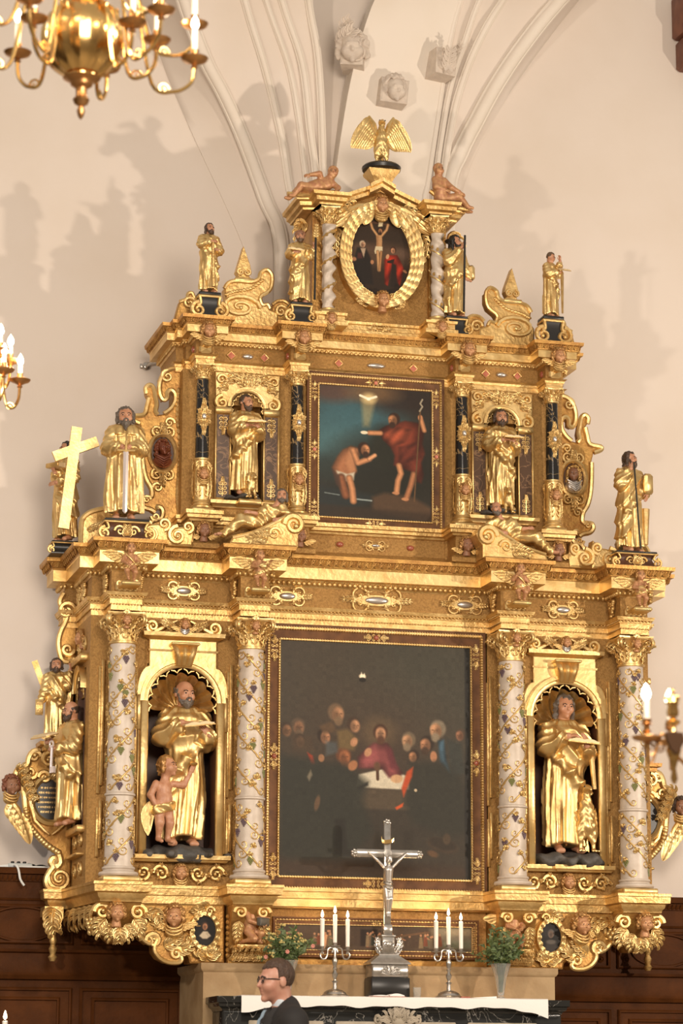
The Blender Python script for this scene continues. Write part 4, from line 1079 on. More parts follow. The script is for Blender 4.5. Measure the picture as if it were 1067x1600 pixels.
def rake(yf):
    for s in (-1, 1):
        a = Vector((s*.40, 0, 7.01)); b = Vector((0, 0, 7.175)); up = Vector((0, 0, 1))
        R = []
        for p in (a, b): R.append([(p.x, yf-o, p.z+d) for o, d in pr]+[(p.x, .5, p.z+.078), (p.x, .5, p.z)])
        loft(m, R)
    R = []
    for x, z in ((-.10, 7.13), (0, 7.185), (.10, 7.13)): R.append([(x, yf-.06-o, z+d+.008) for o, d in pr]+[(x, .5, z+.09), (x, .5, z)])
    loft(m, R)
rake(.11); m.build('raking_cornice', GOLD, GB)
m = MB()
for s in (-1, 1):   # leaf brackets at the outer edges
    m.cut(); carve(m, [(s*(.60+a), b) for a, b in spiral((.03, 6.86), .06, .01, 1.3, PI/2, 1)], .15, .022); frond(m, [(s*.6, .15, 6.92), (s*.66, .1, 6.80), (s*.62, .12, 6.66)], .045)
builds(m, 'leaf_bracket', GOLD, GB)
def twisted(label, x):
    root = thing('twisted_column', label, 'column', (x, 0, 6.12), 0, 'twisted columns of the gable')
    m = MB(); bbox(m, (-.075, -.075, 0), (.075, .075, .03), .006); lathe(m, [(.058, .03), (.07, .035), (.07, .048), (.056, .056)], 20); m.build('column_base', GOLD2, root, local=True)
    m = MB(); N = 96; R = []
    for i in range(N+1):
        t = i/N; z = .05+.68*t; a = t*2*PI*6*(1 if x < 0 else -1)
        R.append([((.046+.010*math.cos(2*(2*PI*j/16)-a*1.0))*math.cos(2*PI*j/16)+.006*math.cos(a), (.046+.010*math.cos(2*(2*PI*j/16)-a))*math.sin(2*PI*j/16)+.006*math.sin(a), z) for j in range(16)])
    loft(m, R); m.build('shaft', PALE, root, local=True)
    m = MB(); sg = 1 if x < 0 else -1; tube(m, [(.058*math.cos(t*2*PI*3*sg), .058*math.sin(t*2*PI*3*sg), .07+.64*t) for t in [i/90 for i in range(91)]], .006, 5)
    for i in range(26):
        t = (i+.5)/26; a = t*2*PI*3*sg+.5; v = Vector((math.cos(a), math.sin(a), 0)); p = v*.054+Vector((0, 0, .07+.64*t)); frond(m, [p, p+v*.012+Vector((0, 0, .014)), p+v*.002+Vector((0, 0, .030))], .012, v, 1)
    m.build('leaf_garland', VINE, root, local=True)
    capital(root, .73, .054, .135, FLESH, False)
twisted('pale twisted column left of the oval painting', -.437); twisted('pale twisted column right of the oval painting', .437)

# ------------------------------------------------------------------ paintings: brushwork laid on a canvas as colour
class Canvas:
    """x, y in the picture's own units; colours are sRGB 0-255"""
    def __init__(s, w, h, x0, x1, y0, y1, base):
        s.w, s.h = w, h; s.X, s.Y = np.meshgrid(x0+(x1-x0)*(np.arange(w)+.5)/w, y0+(y1-y0)*(np.arange(h)+.5)/h)
        s.I = np.zeros((h, w, 3))+np.array(base, float); s.px = (x1-x0)/w
    def mix(s, a, col): s.I += a[..., None]*(np.array(col, float)-s.I); return s
    def ell(s, x, y, rx, ry, col, ang=0., soft=.35, al=1.):
        c, q = math.cos(ang), math.sin(ang); u = ((s.X-x)*c+(s.Y-y)*q)/rx; v = (-(s.X-x)*q+(s.Y-y)*c)/ry
        r = np.sqrt(u*u+v*v); return s.mix(al*np.clip((1-r)/max(soft, 1e-3)+.5, 0, 1)*(r < 1+soft), col)
    def poly(s, pts, col, soft=6., al=1., fold=0.):
        P = np.array(pts, float); n = len(P); ins = np.zeros(s.X.shape, bool); D = np.full(s.X.shape, 1e9)
        for i in range(n):
            (ax, ay), (bx, by) = P[i], P[(i+1) % n]
            t = np.clip(((s.X-ax)*(bx-ax)+(s.Y-ay)*(by-ay))/((bx-ax)**2+(by-ay)**2+1e-9), 0, 1)
            D = np.minimum(D, np.hypot(s.X-ax-t*(bx-ax), s.Y-ay-t*(by-ay)))
            if ay != by: ins ^= ((ay > s.Y) != (by > s.Y)) & (s.X < (bx-ax)*(s.Y-ay)/(by-ay)+ax)
        a = al*np.clip(np.where(ins, D, -D)/soft+.5, 0, 1)
        if not fold: return s.mix(a, col)
        L = np.ptp(P, 0).mean(); g = .62+.5*np.clip(D/(.22*L), 0, 1)+fold*np.sin((s.X*.9+s.Y*.5)/(.075*L)+1.8*np.sin(s.Y/(.3*L)+s.X/(.5*L))); s.I += a[..., None]*(np.array(col, float)*g[..., None]-s.I); return s
    def line(s, pts, w, col, al=1., soft=.5):
        D = np.full(s.X.shape, 1e9)
        for (ax, ay), (bx, by) in zip(pts[:-1], pts[1:]):
            t = np.clip(((s.X-ax)*(bx-ax)+(s.Y-ay)*(by-ay))/((bx-ax)**2+(by-ay)**2+1e-9), 0, 1)
            D = np.minimum(D, np.hypot(s.X-ax-t*(bx-ax), s.Y-ay-t*(by-ay)))
        a = al*np.clip((w-D)/(w*soft)+.5, 0, 1); g = (.62+.5*np.clip(1.15-D/w, 0, 1)) if w > 8 else np.ones_like(D); s.I += a[..., None]*(np.array(col, float)*g[..., None]-s.I); return s
    def head(s, x, y, r, col, hair, f=0., beard=None, al=1.):
        """f -1 looks left, 1 right"""
        s.ell(x-f*r*.25, y-r*.2, r*1.02, r*1.15, hair, 0, .3, al)
        s.ell(x+f*r*.18, y+r*.08, r*.72, r*.98, col, 0, .4, al); s.ell(x+f*r*.35-r*.1, y-r*.28, r*.45, r*.38, [min(255, c*1.22) for c in col], 0, .9, al*.8)
        for e in (-1, 1): s.ell(x+f*r*.35+e*r*.27, y-r*.02, r*.17, r*.10, [c*.55 for c in col], 0, 1., al*.75)
        s.line([(x+f*r*.35, y+r*.02), (x+f*r*.55, y+r*.34)], r*.07, [c*.72 for c in col], al*.8); s.line([(x+f*r*.2, y+r*.58), (x+f*r*.5, y+r*.56)], r*.06, [c*.6 for c in col], al*.6)
        s.ell(x-f*r*.30, y+r*.15, r*.42, r*.75, [c*.55 for c in col], 0, .9, al*.75)
        if beard: s.ell(x+f*r*.25, y+r*.95, r*.55, r*.6, beard, 0, .5, al)
        return s
    def grain(s, a, seed=1):
        g = np.random.RandomState(seed); n = g.normal(0, 1, (s.h, s.w, 1)); k = np.kron(g.normal(0, 1, (s.h//6+1, s.w//6+1)), np.ones((6, 6)))[:s.h, :s.w, None]
        s.I *= 1+a*(n*.6+k*.5); return s
    def linear(s):
        c = np.clip(s.I/255, 0, 1); return np.where(c <= .04045, c/12.92, ((c+.055)/1.055)**2.4)
def paint_mat(name, rough=.42, gain=1.):
    m = mat(name, (1, 1, 1), 0, rough); nt = m.node_tree; a = nt.nodes.new('ShaderNodeVertexColor'); a.layer_name = 'paint'
    nt.links.new(a.outputs['Color'], nt.nodes['Principled BSDF'].inputs['Base Color']); return m
OILS = paint_mat('oil_paint'); OILS.node_tree.nodes['Principled BSDF'].inputs['Specular IOR Level'].default_value = .25
def canvas_object(C, x0, x1, z0, z1, y, parent, name='canvas', oval=False):
    h, w = C.h, C.w; L = C.linear()
    if not oval:
        xs = np.linspace(x0, x1, w); zs = np.linspace(z1, z0, h); X, Z = np.meshgrid(xs, zs); col = L.reshape(-1, 3)
        idx = np.arange(w*h).reshape(h, w); F = np.stack([idx[:-1, :-1], idx[1:, :-1], idx[1:, 1:], idx[:-1, 1:]], -1).reshape(-1, 4)
    else:
        nr, ns = 90, 260; t = np.linspace(0.004, 1, nr)[:, None]; a = np.linspace(0, 2*PI, ns, endpoint=False)[None]
        U = .5+.5*t*np.cos(a); V = .5-.5*t*np.sin(a); X = x0+(x1-x0)*U; Z = z1-(z1-z0)*V
        col = L[np.clip((V*h).astype(int), 0, h-1), np.clip((U*w).astype(int), 0, w-1)].reshape(-1, 3)
        idx = np.arange(nr*ns).reshape(nr, ns); nx = np.roll(idx, -1, 1); F = np.stack([idx[:-1], idx[1:], nx[1:], nx[:-1]], -1).reshape(-1, 4)
    o = wloc(parent); co = np.stack([X.ravel()-o.x, np.full(X.size, y-o.y), Z.ravel()-o.z], 1)
    me = bpy.data.meshes.new(name); me.from_pydata(co.tolist(), [], F.tolist())
    at = me.color_attributes.new('paint', 'FLOAT_COLOR', 'POINT'); at.data.foreach_set('color', np.concatenate([col, np.ones((len(col), 1))], 1).astype(np.float32).ravel())
    me.materials.append(OILS); ob = bpy.data.objects.new(name, me); COL.objects.link(ob); ob.parent = parent; return ob
def frame(root, x0, x1, z0, z1, y, w, stone=None, step=.02, flat=None):
    """gilt frame: inner beading, brown flat with filigree, outer beading"""
    a, b = w*.20, w*.68
    m = MB(); rect_frame(m, x0, x1, z0, z1, y, [(0, -.02), (0, .012), (a, .016), (b, .016), (w, .03), (w+.012, .03), (w+.012, -.05), (0, -.05)]); m.build('frame', flat or mat('frame_brown', (.15, .062, .020), .15, .5, (.09, .036, .012), 12, spec=.3), root)
    for nm, o, r in (('inner_beading', a*.5, a*.5), ('outer_beading', (b+w)*.5, (w-b)*.5)):
        m = MB(); X0, X1, Z0, Z1 = x0-o, x1+o, z0-o, z1+o
        for p, q in (((X0, Z0), (X1, Z0)), ((X1, Z0), (X1, Z1)), ((X1, Z1), (X0, Z1)), ((X0, Z1), (X0, Z0))):
            L = math.hypot(q[0]-p[0], q[1]-p[1]); n = int(L/step); tube(m, [(p[0], y-.018, p[1]), (q[0], y-.018, q[1])], r*.75, 6)
            for i in range(n):
                t = (i+.5)/n; c = (lerp(p[0], q[0], t), y-.022, lerp(p[1], q[1], t)); hz = abs(q[0]-p[0]) > abs(q[1]-p[1])
                ball(m, c, (step*.42, r*.9, r) if hz else (r, r*.9, step*.42), 6, 4)
        m.build(nm, GOLD2, root)
    o = (a+b)/2; k = (b-a)*.5
    def fil(x, z, vert):
        m = MB()
        for e in (-1, 1):
            for s in (-1, 1):
                for j in range(2):
                    sp = spiral((k*.55, k*(.8+1.5*j)), k*.5, k*.1, 1.2, PI, 1); pts = [(x+s*p[0], z+e*p[1]) if vert else (x+e*p[1], z+s*p[0]) for p in sp]; carve(m, pts, y-.018, k*.16)
            d = Vector((0, 0, e)) if vert else Vector((e, 0, 0)); p = Vector((x, y-.018, z)); frond(m, [p+d*k*1.2, p+d*k*2.4+Vector((0, -.01, 0)), p+d*k*3.8], k*.5)
        return m
    cx, cz = (x0+x1)/2, (z0+z1)/2
    for x, z, v, st in ((cx, z1+o, 0, 1), (cx, z0-o, 0, 0), (x0-o, cz, 1, 1), (x1+o, cz, 1, 1)):
        ob = fil(x, z, v).build('filigree_ornament', GOLD2, root)
        if stone and st: g = MB(); ball(g, (x, y-.022, z), (k*.75, .016, k*.75)); g.build('round_stone', stone, ob)
    for x in (x0-o, x1+o):
        for z, e in ((z1+o*.4, -1), (z0-o*.4, 1)): m = fil(x, z+e*k*3, 1); m.build('filigree_ornament', GOLD2, root)

# the great painting: a candle-lit supper
PT = thing('supper_painting', 'large dark framed painting of a candlelit supper, a figure in red behind a white table', 'painting', (0, .2, 1.80))
C = Canvas(300, 372, 88, 975, 20, 1118, (54, 48, 40))
C.ell(330, 120, 420, 420, (62, 54, 44), 0, 1.2, .8); C.ell(820, 300, 330, 420, (62, 60, 52), 0, 1.1, .8); C.ell(540, 560, 320, 260, (66, 50, 40), 0, 1.2, .7); C.ell(520, 900, 500, 300, (46, 42, 37), 0, 1., .7)
C.poly([(600, 30), (660, 130), (760, 190), (860, 200), (960, 120), (975, 20)], (58, 56, 48), 40, .6)
C.line([(713, 150), (716, 330)], 2, (72, 68, 58), .5)
C.ell(468, 178, 16, 10, (210, 190, 160), 0, .5); C.poly([(455, 185), (464, 158), (470, 175), (478, 162), (482, 186)], (245, 232, 205), 5); C.ell(469, 195, 16, 11, (28, 24, 20))
C.poly([(452, 640), (560, 612), (680, 640), (690, 706), (440, 702)], (196, 186, 164), 8); C.poly([(430, 702), (700, 708), (700, 800), (430, 800)], (74, 63, 50), 14, .9)
C.ell(545, 440, 70, 62, (96, 78, 56), 0, 1.2, .8)
C.poly([(520, 490), (585, 488), (610, 520), (622, 585), (655, 625), (640, 660), (590, 650), (560, 612), (450, 612), (446, 560), (490, 515)], (120, 60, 62), 14, 1., .14); C.poly([(500, 530), (530, 500), (545, 600), (470, 606)], (142, 76, 76), 18, .5); C.poly([(575, 500), (600, 520), (640, 610), (600, 610)], (90, 38, 46), 14, .7)
C.head(553, 445, 33, (178, 130, 98), (62, 40, 28), .1, (80, 52, 38)); C.ell(495, 535, 16, 22, (176, 128, 96), .5); C.ell(628, 655, 28, 20, (190, 150, 112)); C.line([(538, 590), (540, 660)], 7, (72, 48, 34)); C.ell(537, 600, 16, 22, (92, 66, 48), 0, .5, .8)
for x, y, r, c, h, f, b in ((352, 360, 36, (160, 116, 84), (104, 82, 62), .7, (110, 88, 66)), (432, 412, 30, (170, 124, 92), (58, 42, 32), .7, None), (175, 430, 32, (128, 92, 68), (84, 68, 54), .3, (92, 76, 60)), (120, 445, 28, (120, 86, 62), (52, 40, 32), .6, None),
                             (182, 495, 26, (140, 98, 70), (42, 32, 26), .4, None), (296, 470, 30, (160, 112, 82), (40, 30, 24), .6, None), (385, 560, 34, (150, 92, 60), (96, 56, 36), .4, (120, 70, 44)), (680, 475, 32, (168, 126, 94), (104, 90, 72), -.5, (120, 104, 84)),
                             (765, 490, 32, (160, 112, 82), (44, 34, 28), -.6, (60, 44, 34)), (815, 420, 36, (172, 126, 92), (124, 112, 94), -.7, (130, 116, 96)), (925, 440, 24, (130, 90, 68), (70, 56, 46), -.6, None), (705, 548, 24, (160, 112, 80), (44, 32, 26), -.6, None)):
    C.head(x, y, r, c, h, f, b, .92)
C.poly([(270, 420), (330, 395), (350, 440), (290, 460)], (88, 66, 46), 14, .8); C.poly([(352, 440), (400, 428), (450, 480), (430, 530), (360, 520)], (104, 84, 52), 18, .85); C.ell(430, 490, 16, 22, (170, 122, 90), .4)
C.poly([(140, 455), (235, 470), (250, 540), (150, 540)], (66, 52, 40), 20, .8); C.poly([(300, 490), (350, 495), (356, 540), (300, 560)], (72, 80, 84), 16, .7); C.poly([(215, 545), (240, 560), (252, 600), (236, 606)], (150, 50, 30), 8, .9)
C.poly([(820, 470), (850, 460), (862, 560), (890, 640), (830, 570)], (66, 98, 120), 12, .9, .14); C.ell(800, 545, 16, 26, (168, 116, 84)); C.poly([(860, 455), (930, 480), (950, 620), (880, 640)], (46, 50, 48), 24, .8)
C.poly([(92, 560), (300, 590), (390, 590), (495, 675), (470, 760), (520, 900), (430, 1020), (120, 1060), (92, 1000)], (40, 41, 36), 40, .92); C.poly([(690, 575), (830, 570), (930, 640), (965, 900), (870, 920), (700, 860), (660, 760)], (42, 42, 37), 40, .9)
C.poly([(675, 620), (705, 596), (700, 640), (675, 700), (660, 740), (650, 700)], (172, 68, 36), 10); C.poly([(620, 790), (660, 766), (655, 785), (628, 800)], (190, 78, 40), 6); C.ell(425, 600, 20, 26, (150, 100, 68), .6); C.ell(280, 570, 14, 18, (140, 100, 72)); C.poly([(215, 660), (232, 625), (240, 650), (225, 680)], (120, 110, 92), 8, .8); C.ell(262, 780, 12, 36, (110, 80, 58), .2, .5, .7); C.ell(716, 706, 7, 7, (190, 170, 140))
C.poly([(440, 700), (495, 675), (495, 690), (450, 715)], (36, 36, 32), 10); C.poly([(345, 850), (390, 850), (400, 990), (520, 985), (545, 1010), (480, 1025), (340, 1015)], (32, 30, 27), 14, .9); C.ell(485, 1003, 24, 12, (140, 92, 56)); C.ell(840, 960, 74, 34, (60, 48, 38), .25, .3, .8); C.ell(840, 952, 64, 26, (44, 38, 32), .25); C.ell(860, 930, 18, 26, (66, 54, 42)); C.ell(795, 1000, 26, 14, (92, 66, 46), .3, .6, .8)
C.poly([(88, 1040), (975, 1060), (975, 1118), (88, 1118)], (58, 42, 32), 40, .6); C.poly([(948, 20), (975, 20), (975, 1118), (948, 1118), (944, 760), (950, 500)], (26, 25, 24), 10, .9)
C.I = C.I*.93+np.array((9, 8, 6)); C.grain(.045, 3)  # veil of surface gloss put into the colours as an even haze
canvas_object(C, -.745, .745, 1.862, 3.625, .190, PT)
frame(PT, -.74, .74, 1.865, 3.62, .205, .115, REDST)

# the baptism
BT = thing('baptism_painting', 'framed painting of a kneeling bather and a standing man in a red cloak', 'painting', (0, .2, 4.54))
C = Canvas(240, 290, 298, 852, 122, 806, (46, 42, 36))
C.ell(430, 350, 260, 200, (52, 84, 92), 0, 1., .9); C.ell(400, 430, 170, 120, (74, 108, 112), 0, 1., .7); C.ell(470, 250, 200, 120, (62, 96, 104), 0, 1., .6); C.ell(370, 160, 120, 50, (92, 58, 46), 0, 1., .7); C.ell(700, 180, 170, 70, (44, 34, 30), 0, .9, .8); C.ell(560, 150, 120, 50, (120, 88, 56), 0, 1., .7)
C.poly([(505, 190), (575, 190), (545, 330), (515, 330)], (184, 156, 100), 24, .5); C.ell(543, 180, 34, 26, (226, 200, 140), 0, 1., .8); C.line([(500, 168), (540, 184), (578, 170)], 6, (238, 226, 196)); C.ell(541, 184, 10, 8, (246, 238, 214))
C.ell(620, 560, 260, 200, (34, 33, 26), 0, .7, .9); C.ell(340, 560, 70, 70, (42, 48, 44), 0, .9, .7); C.ell(610, 430, 60, 100, (38, 38, 30), 0, .8, .9); C.poly([(298, 640), (560, 680), (560, 720), (298, 806)], (38, 44, 44), 30, .8)
C.poly([(560, 690), (620, 665), (760, 680), (850, 730), (852, 806), (560, 760)], (84, 62, 44), 24, .85); C.poly([(298, 740), (852, 760), (852, 806), (298, 806)], (52, 40, 30), 20, .7); C.line([(480, 706), (556, 710)], 4, (150, 160, 156), .8); C.line([(330, 682), (400, 690)], 3, (130, 140, 136), .7)
sk = (176, 122, 84); sd = (122, 76, 50)
C.poly([(390, 490), (415, 455), (455, 432), (495, 440), (500, 480), (478, 520), (484, 570), (450, 610), (385, 600), (362, 550)], (140, 92, 62), 12, 1., .05); C.poly([(450, 445), (490, 450), (470, 500), (482, 560), (452, 580), (430, 520)], sk, 18, .9); C.line([(465, 455), (490, 520), (545, 495)], 15, sk); C.line([(545, 495), (572, 475)], 11, (196, 142, 102)); C.head(523, 448, 28, sk, (50, 32, 22), .7, (56, 38, 28))
C.poly([(385, 565), (440, 580), (474, 568), (470, 610), (430, 620), (425, 640), (395, 610)], (190, 178, 156), 10); C.line([(408, 600), (420, 650), (432, 690)], 21, sd); C.line([(448, 600), (462, 655), (468, 718)], 17, sk); C.poly([(362, 560), (400, 590), (410, 660), (385, 640)], (70, 50, 40), 10, .8)
rd = (110, 50, 34)
C.poly([(590, 345), (625, 318), (660, 305), (720, 285), (790, 292), (815, 335), (806, 400), (818, 450), (800, 500), (812, 560), (800, 605), (770, 600), (745, 545), (700, 535), (664, 520), (668, 470), (650, 430), (610, 390)], rd, 12, 1., .16); C.poly([(600, 350), (690, 320), (760, 330), (720, 400), (660, 420), (620, 395)], (132, 64, 42), 16, .85, .18); C.poly([(690, 425), (790, 390), (800, 470), (690, 515)], (84, 38, 28), 18, .7, .15); C.line([(600, 358), (545, 360)], 13, sk); C.ell(520, 360, 18, 9, (220, 206, 176)); C.head(662, 285, 28, (158, 108, 74), (52, 34, 24), -.7, (56, 38, 28)); C.line([(795, 260), (815, 330)], 12, sk); C.ell(795, 265, 11, 14, sk)
C.line([(690, 520), (700, 560), (685, 600), (678, 660)], 15, sk); C.line([(762, 560), (748, 620), (725, 690)], 15, (150, 100, 68)); C.ell(674, 663, 18, 7, sk); C.ell(720, 692, 18, 8, sk); C.line([(795, 230), (765, 700)], 3.5, (96, 70, 46)); C.line([(792, 230), (806, 205), (795, 190), (806, 168)], 4, (150, 140, 120))
C.grain(.03, 5)
canvas_object(C, -.455, .448, 4.592, 5.632, .200, BT)
frame(BT, -.45, .443, 4.597, 5.627, .212, .092, CORAL)

# the oval crucifixion in its wreath
OV = thing('oval_painting', 'oval painting of a crucifixion in a thick gilded palm wreath', 'painting', (0, .1, 6.30))
C = Canvas(220, 300, 85, 1000, 35, 1305, (50, 38, 28))
C.ell(540, 640, 520, 160, (84, 62, 46), 0, .9, .8); C.ell(850, 600, 160, 70, (98, 76, 62), 0, 1., .6); C.ell(300, 560, 200, 60, (86, 64, 50), 0, 1., .6); C.ell(540, 1150, 460, 240, (44, 33, 25), 0, .8, .8)
C.line([(395, 160), (690, 185)], 24, (70, 48, 34)); C.line([(545, 100), (535, 900)], 22, (58, 42, 30)); C.poly([(528, 118), (590, 118), (578, 212), (515, 222)], (200, 186, 150), 8)
sk = (172, 130, 88); C.line([(400, 170), (430, 260), (495, 345)], 20, sk); C.line([(662, 180), (640, 260), (570, 350)], 20, sk); C.poly([(482, 350), (572, 345), (575, 440), (570, 530), (488, 530), (490, 440)], sk, 16); C.poly([(490, 360), (520, 360), (515, 520), (492, 520)], (134, 94, 60), 20, .7); C.head(545, 285, 40, (160, 112, 76), (44, 30, 22), .2, (52, 34, 24)); C.poly([(476, 520), (580, 520), (580, 580), (545, 610), (470, 640), (458, 600)], (196, 180, 146), 10); C.line([(508, 600), (515, 720), (525, 880)], 24, sk); C.line([(560, 600), (548, 730), (535, 880)], 20, (150, 108, 70))
C.poly([(200, 560), (330, 560), (400, 700), (440, 1100), (180, 1120), (150, 760)], (34, 28, 24), 30); C.head(285, 510, 44, (170, 128, 98), (176, 156, 130), .5); C.poly([(250, 570), (330, 560), (300, 710)], (176, 150, 124), 14, .9); C.ell(155, 740, 36, 30, (160, 112, 78)); C.ell(425, 765, 26, 32, (160, 112, 78)); C.poly([(210, 640), (270, 640), (280, 720), (200, 730)], (84, 40, 38), 20, .7)
C.poly([(650, 640), (800, 630), (850, 720), (900, 830), (840, 1100), (780, 1000), (740, 760), (700, 900), (660, 1110), (610, 1080), (605, 720)], (150, 42, 24), 20, 1., .18); C.poly([(650, 730), (760, 690), (740, 760), (650, 760)], (40, 26, 20), 10); C.poly([(720, 760), (780, 780), (800, 1100), (700, 1120)], (38, 28, 22), 16); C.head(738, 565, 42, (180, 126, 92), (56, 34, 24), -.3); C.ell(655, 665, 24, 40, (186, 136, 100), .3); C.ell(915, 870, 36, 18, (160, 112, 78), .6)
C.grain(.03, 8)
canvas_object(C, -.247, .247, 6.318, 6.998, .085, OV, oval=True)
m = MB(); ring_frame(m, .243, .337, (0, .10, 6.658), [(0, -.03), (0, .02), (.03, .045), (.085, .03), (.095, -.04)]); m.build('frame', GOLD, OV)
m = MB()
for i in range(36):   # overlapping palm leaves running up both sides from the foot
    a = -PI/2+(i//2+.5)*PI/18*(1 if i % 2 else -1); sg = 1 if i % 2 else -1
    for k, o in enumerate((.012, .042, .072)):
        b = a+sg*.02*k; P = lambda t, oo: Vector(((.243+oo)*math.cos(t), .10-.045-.01*k, 6.658+(.337+oo)*math.sin(t))); frond(m, [P(b, o-.004), P(b+sg*.16, o+.006)+Vector((0, -.018, 0)), P(b+sg*.36, o+.022)], .021, (0, -1, 0), 1)
m.build('palm_wreath', GOLD2, OV)
for s in (-1, 1):
    m = MB(); c = Vector((s*.29, .06, 6.645)); bbox(m, (c.x-.055, .04, c.z-.025), (c.x+.055, .12, c.z-.005), .006); bbox(m, (c.x-.055, .04, c.z+.005), (c.x+.055, .12, c.z+.02), .006); carve(m, spiral((s*.335, 6.645), .03, .006, 1.3, PI/2, -s), .06, .012); m.build('binding', GOLD2, OV)
for s in (-1, 1):   # wings of the upper head and leaf masses in the upper corners
    m = MB(); wing(m, (s*.07, .06, 7.05), (s*.9, 0, -.25), .34, .34, (0, -1, .1), 5, .5); m.build('wing', GOLD2, OV)
    m = MB(); m.cut(); carve(m, [(s*a, b) for a, b in spiral((.33, 6.93), .045, .008, 1.4, 0, 1)], .08, .016); frond(m, [(s*.34, .08, 6.86), (s*.37, .05, 6.76), (s*.36, .07, 6.66)], .035); frond(m, [(s*.18, .08, 7.06), (s*.26, .04, 7.03), (s*.33, .06, 6.98)], .035)
    m.cut(); frond(m, [(s*.06, .07, 6.30), (s*.12, .03, 6.32), (s*.17, .05, 6.37)], .04); frond(m, [(s*.10, .07, 6.27), (s*.15, .04, 6.27), (s*.19, .06, 6.31)], .035); builds(m, 'leaf_scroll', GOLD2, OV)
cherub(OV, (0, .04, 7.065), .125, 0, 0, 1, PUTTO); cherub(OV, (.01, .035, 6.295), .115, 0, 0, 0, PUTTO)

# ------------------------------------------------------------------ predella, wings, scrolls
PD = thing('altarpiece_predella', 'gilded carved predella under the main storey with scrolled brackets', 'altarpiece', (0, .4, 1.21))
def WP(pts, ox, oy, k, Y): return [(lambda q: (q.x, q.z))(W(ox+a/k, oy+b/k, Y)) for a, b in pts]
m = MB(); box(m, (-.86, .19, 1.205), (.86, .8, 1.62)); m.build('back_panel', OCHRE, PD)
m = MB(); sweep(m, [(-.86, .19), (.86, .19)], [(-.02, 1.205), (.012, 1.205), (.012, 1.25), (-.02, 1.255)]); m.build('plinth_moulding', BROWNG, PD)
BL = WP([(545, 195), (548, 235), (560, 290), (590, 335), (622, 358), (632, 345), (622, 330), (640, 325), (655, 338), (645, 365), (645, 390), (665, 418), (700, 436), (742, 437), (755, 425), (752, 408), (770, 402), (786, 415), (792, 440), (935, 441), (935, 195)], 0, 1340, 2.667, .08)
for s in (-1, 1):
    P = [(-s*x, z) for x, z in BL] if s > 0 else BL
    m = MB(); prism(m, P, .08, .30, .012); m.build('bracket_board', BROWNG, PD)
    m = MB(); e = [(x, .07, z) for x, z in P[2:17]]; tube(m, smooth_path(e, 4), .018, 7); m.build('scroll_edge', GOLD2, PD)
    m = MB()
    for (a, b, r, t, a0, d) in ((-1.79, 1.50, .075, 1.5, 0, 1), (-1.70, 1.36, .06, 1.3, PI, -1), (-1.53, 1.27, .05, 1.3, 0, 1)):
        m.cut(); carve(m, [(-s*x, z) if s > 0 else (x, z) for x, z in spiral((a, b), r, .01, t, a0, d)], .07, .022)
    for a in (((-1.83, 1.56), (-1.75, 1.56), (-1.68, 1.50)), ((-1.72, 1.58), (-1.67, 1.52), (-1.66, 1.44)), ((-1.62, 1.32), (-1.55, 1.36), (-1.50, 1.43)), ((-1.52, 1.30), (-1.45, 1.32), (-1.42, 1.40)), ((-1.30, 1.24), (-1.34, 1.28), (-1.38, 1.30)), ((-1.30, 1.24), (-1.26, 1.28), (-1.21, 1.30)), ((-1.28, 1.60), (-1.36, 1.59), (-1.42, 1.55))):
        m.cut(); frond(m, [((-s*x if s > 0 else x), .07-.03*(i == 1), z) for i, (x, z) in enumerate(a)], .045)
    builds(m, 'acanthus_leaf', GOLD2, PD)
    cherub(PD, (s*1.56, .02, 1.535), .145, s*.25, .55, 1, PUTTO)
    # oval portrait in a strapwork wreath
    cx, cz = s*1.325, 1.435
    md = thing('portrait_medallion', ('small dark oval portrait of a sitter with a white collar, left of the altar' if s < 0 else 'small dark oval portrait of a veiled sitter, right of the altar'), 'painting', (cx, .06, cz-.13))
    C = Canvas(90, 120, 0, 1, 0, 1.3, (26, 22, 19))
    if s < 0: C.poly([(.2, 1.3), (.3, .75), (.7, .75), (.85, 1.3)], (34, 28, 24), .1); C.poly([(.24, .86), (.42, .66), (.62, .66), (.78, .86), (.6, .98), (.4, .98)], (186, 170, 144), .06); C.head(.5, .46, .15, (168, 116, 84), (60, 40, 28), .2); C.line([(.1, .44), (.28, .44)], .022, (168, 130, 70))
    else: C.poly([(.2, 1.3), (.3, .8), (.7, .8), (.85, 1.3)], (52, 46, 42), .1); C.head(.5, .5, .16, (128, 100, 82), (92, 84, 78), -.2); C.ell(.5, .84, .24, .10, (96, 88, 80), 0, .6, .8); C.ell(.3, .4, .25, .3, (58, 54, 52), 0, 1, .5)
    canvas_object(C, cx-.082, cx+.082, cz-.11, cz+.11, .052, md, oval=True)
    m = MB(); ring_frame(m, .08, .108, (cx, .06, cz), [(0, -.02), (0, .012), (.016, .03), (.034, .022), (.04, -.02)], 36)
    for i in range(16): a = 2*PI*i/16; p = Vector((cx+.095*math.cos(a), .035, cz+.125*math.sin(a))); t = Vector((-math.sin(a), 0, math.cos(a)))*(1 if math.cos(a) > 0 else -1); frond(m, [p-t*.02, p+Vector((0, -.012, 0)), p+t*.03], .016, (0, -1, 0), 1)
    for e in (-1, 1): carve(m, [(cx+e*a, b) for a, b in spiral((.035, cz+.145), .035, .006, 1.3, 0, 1)], .05, .013); carve(m, [(cx+e*a, b) for a, b in spiral((.04, cz-.15), .04, .006, 1.3, 0, -1)], .05, .013)
    m.build('frame', GOLD2, md)
    # bracket under the inner column
    x0, x1 = s*1.013-.145, s*1.013+.145
    m = MB(); R = []
    for z, d in ((1.205, .02), (1.27, .05), (1.33, .01), (1.42, -.03), (1.55, -.10), (1.62, -.14)): R.append([(x0, d, z), (x1, d, z), (x1, .3, z), (x0, .3, z)])
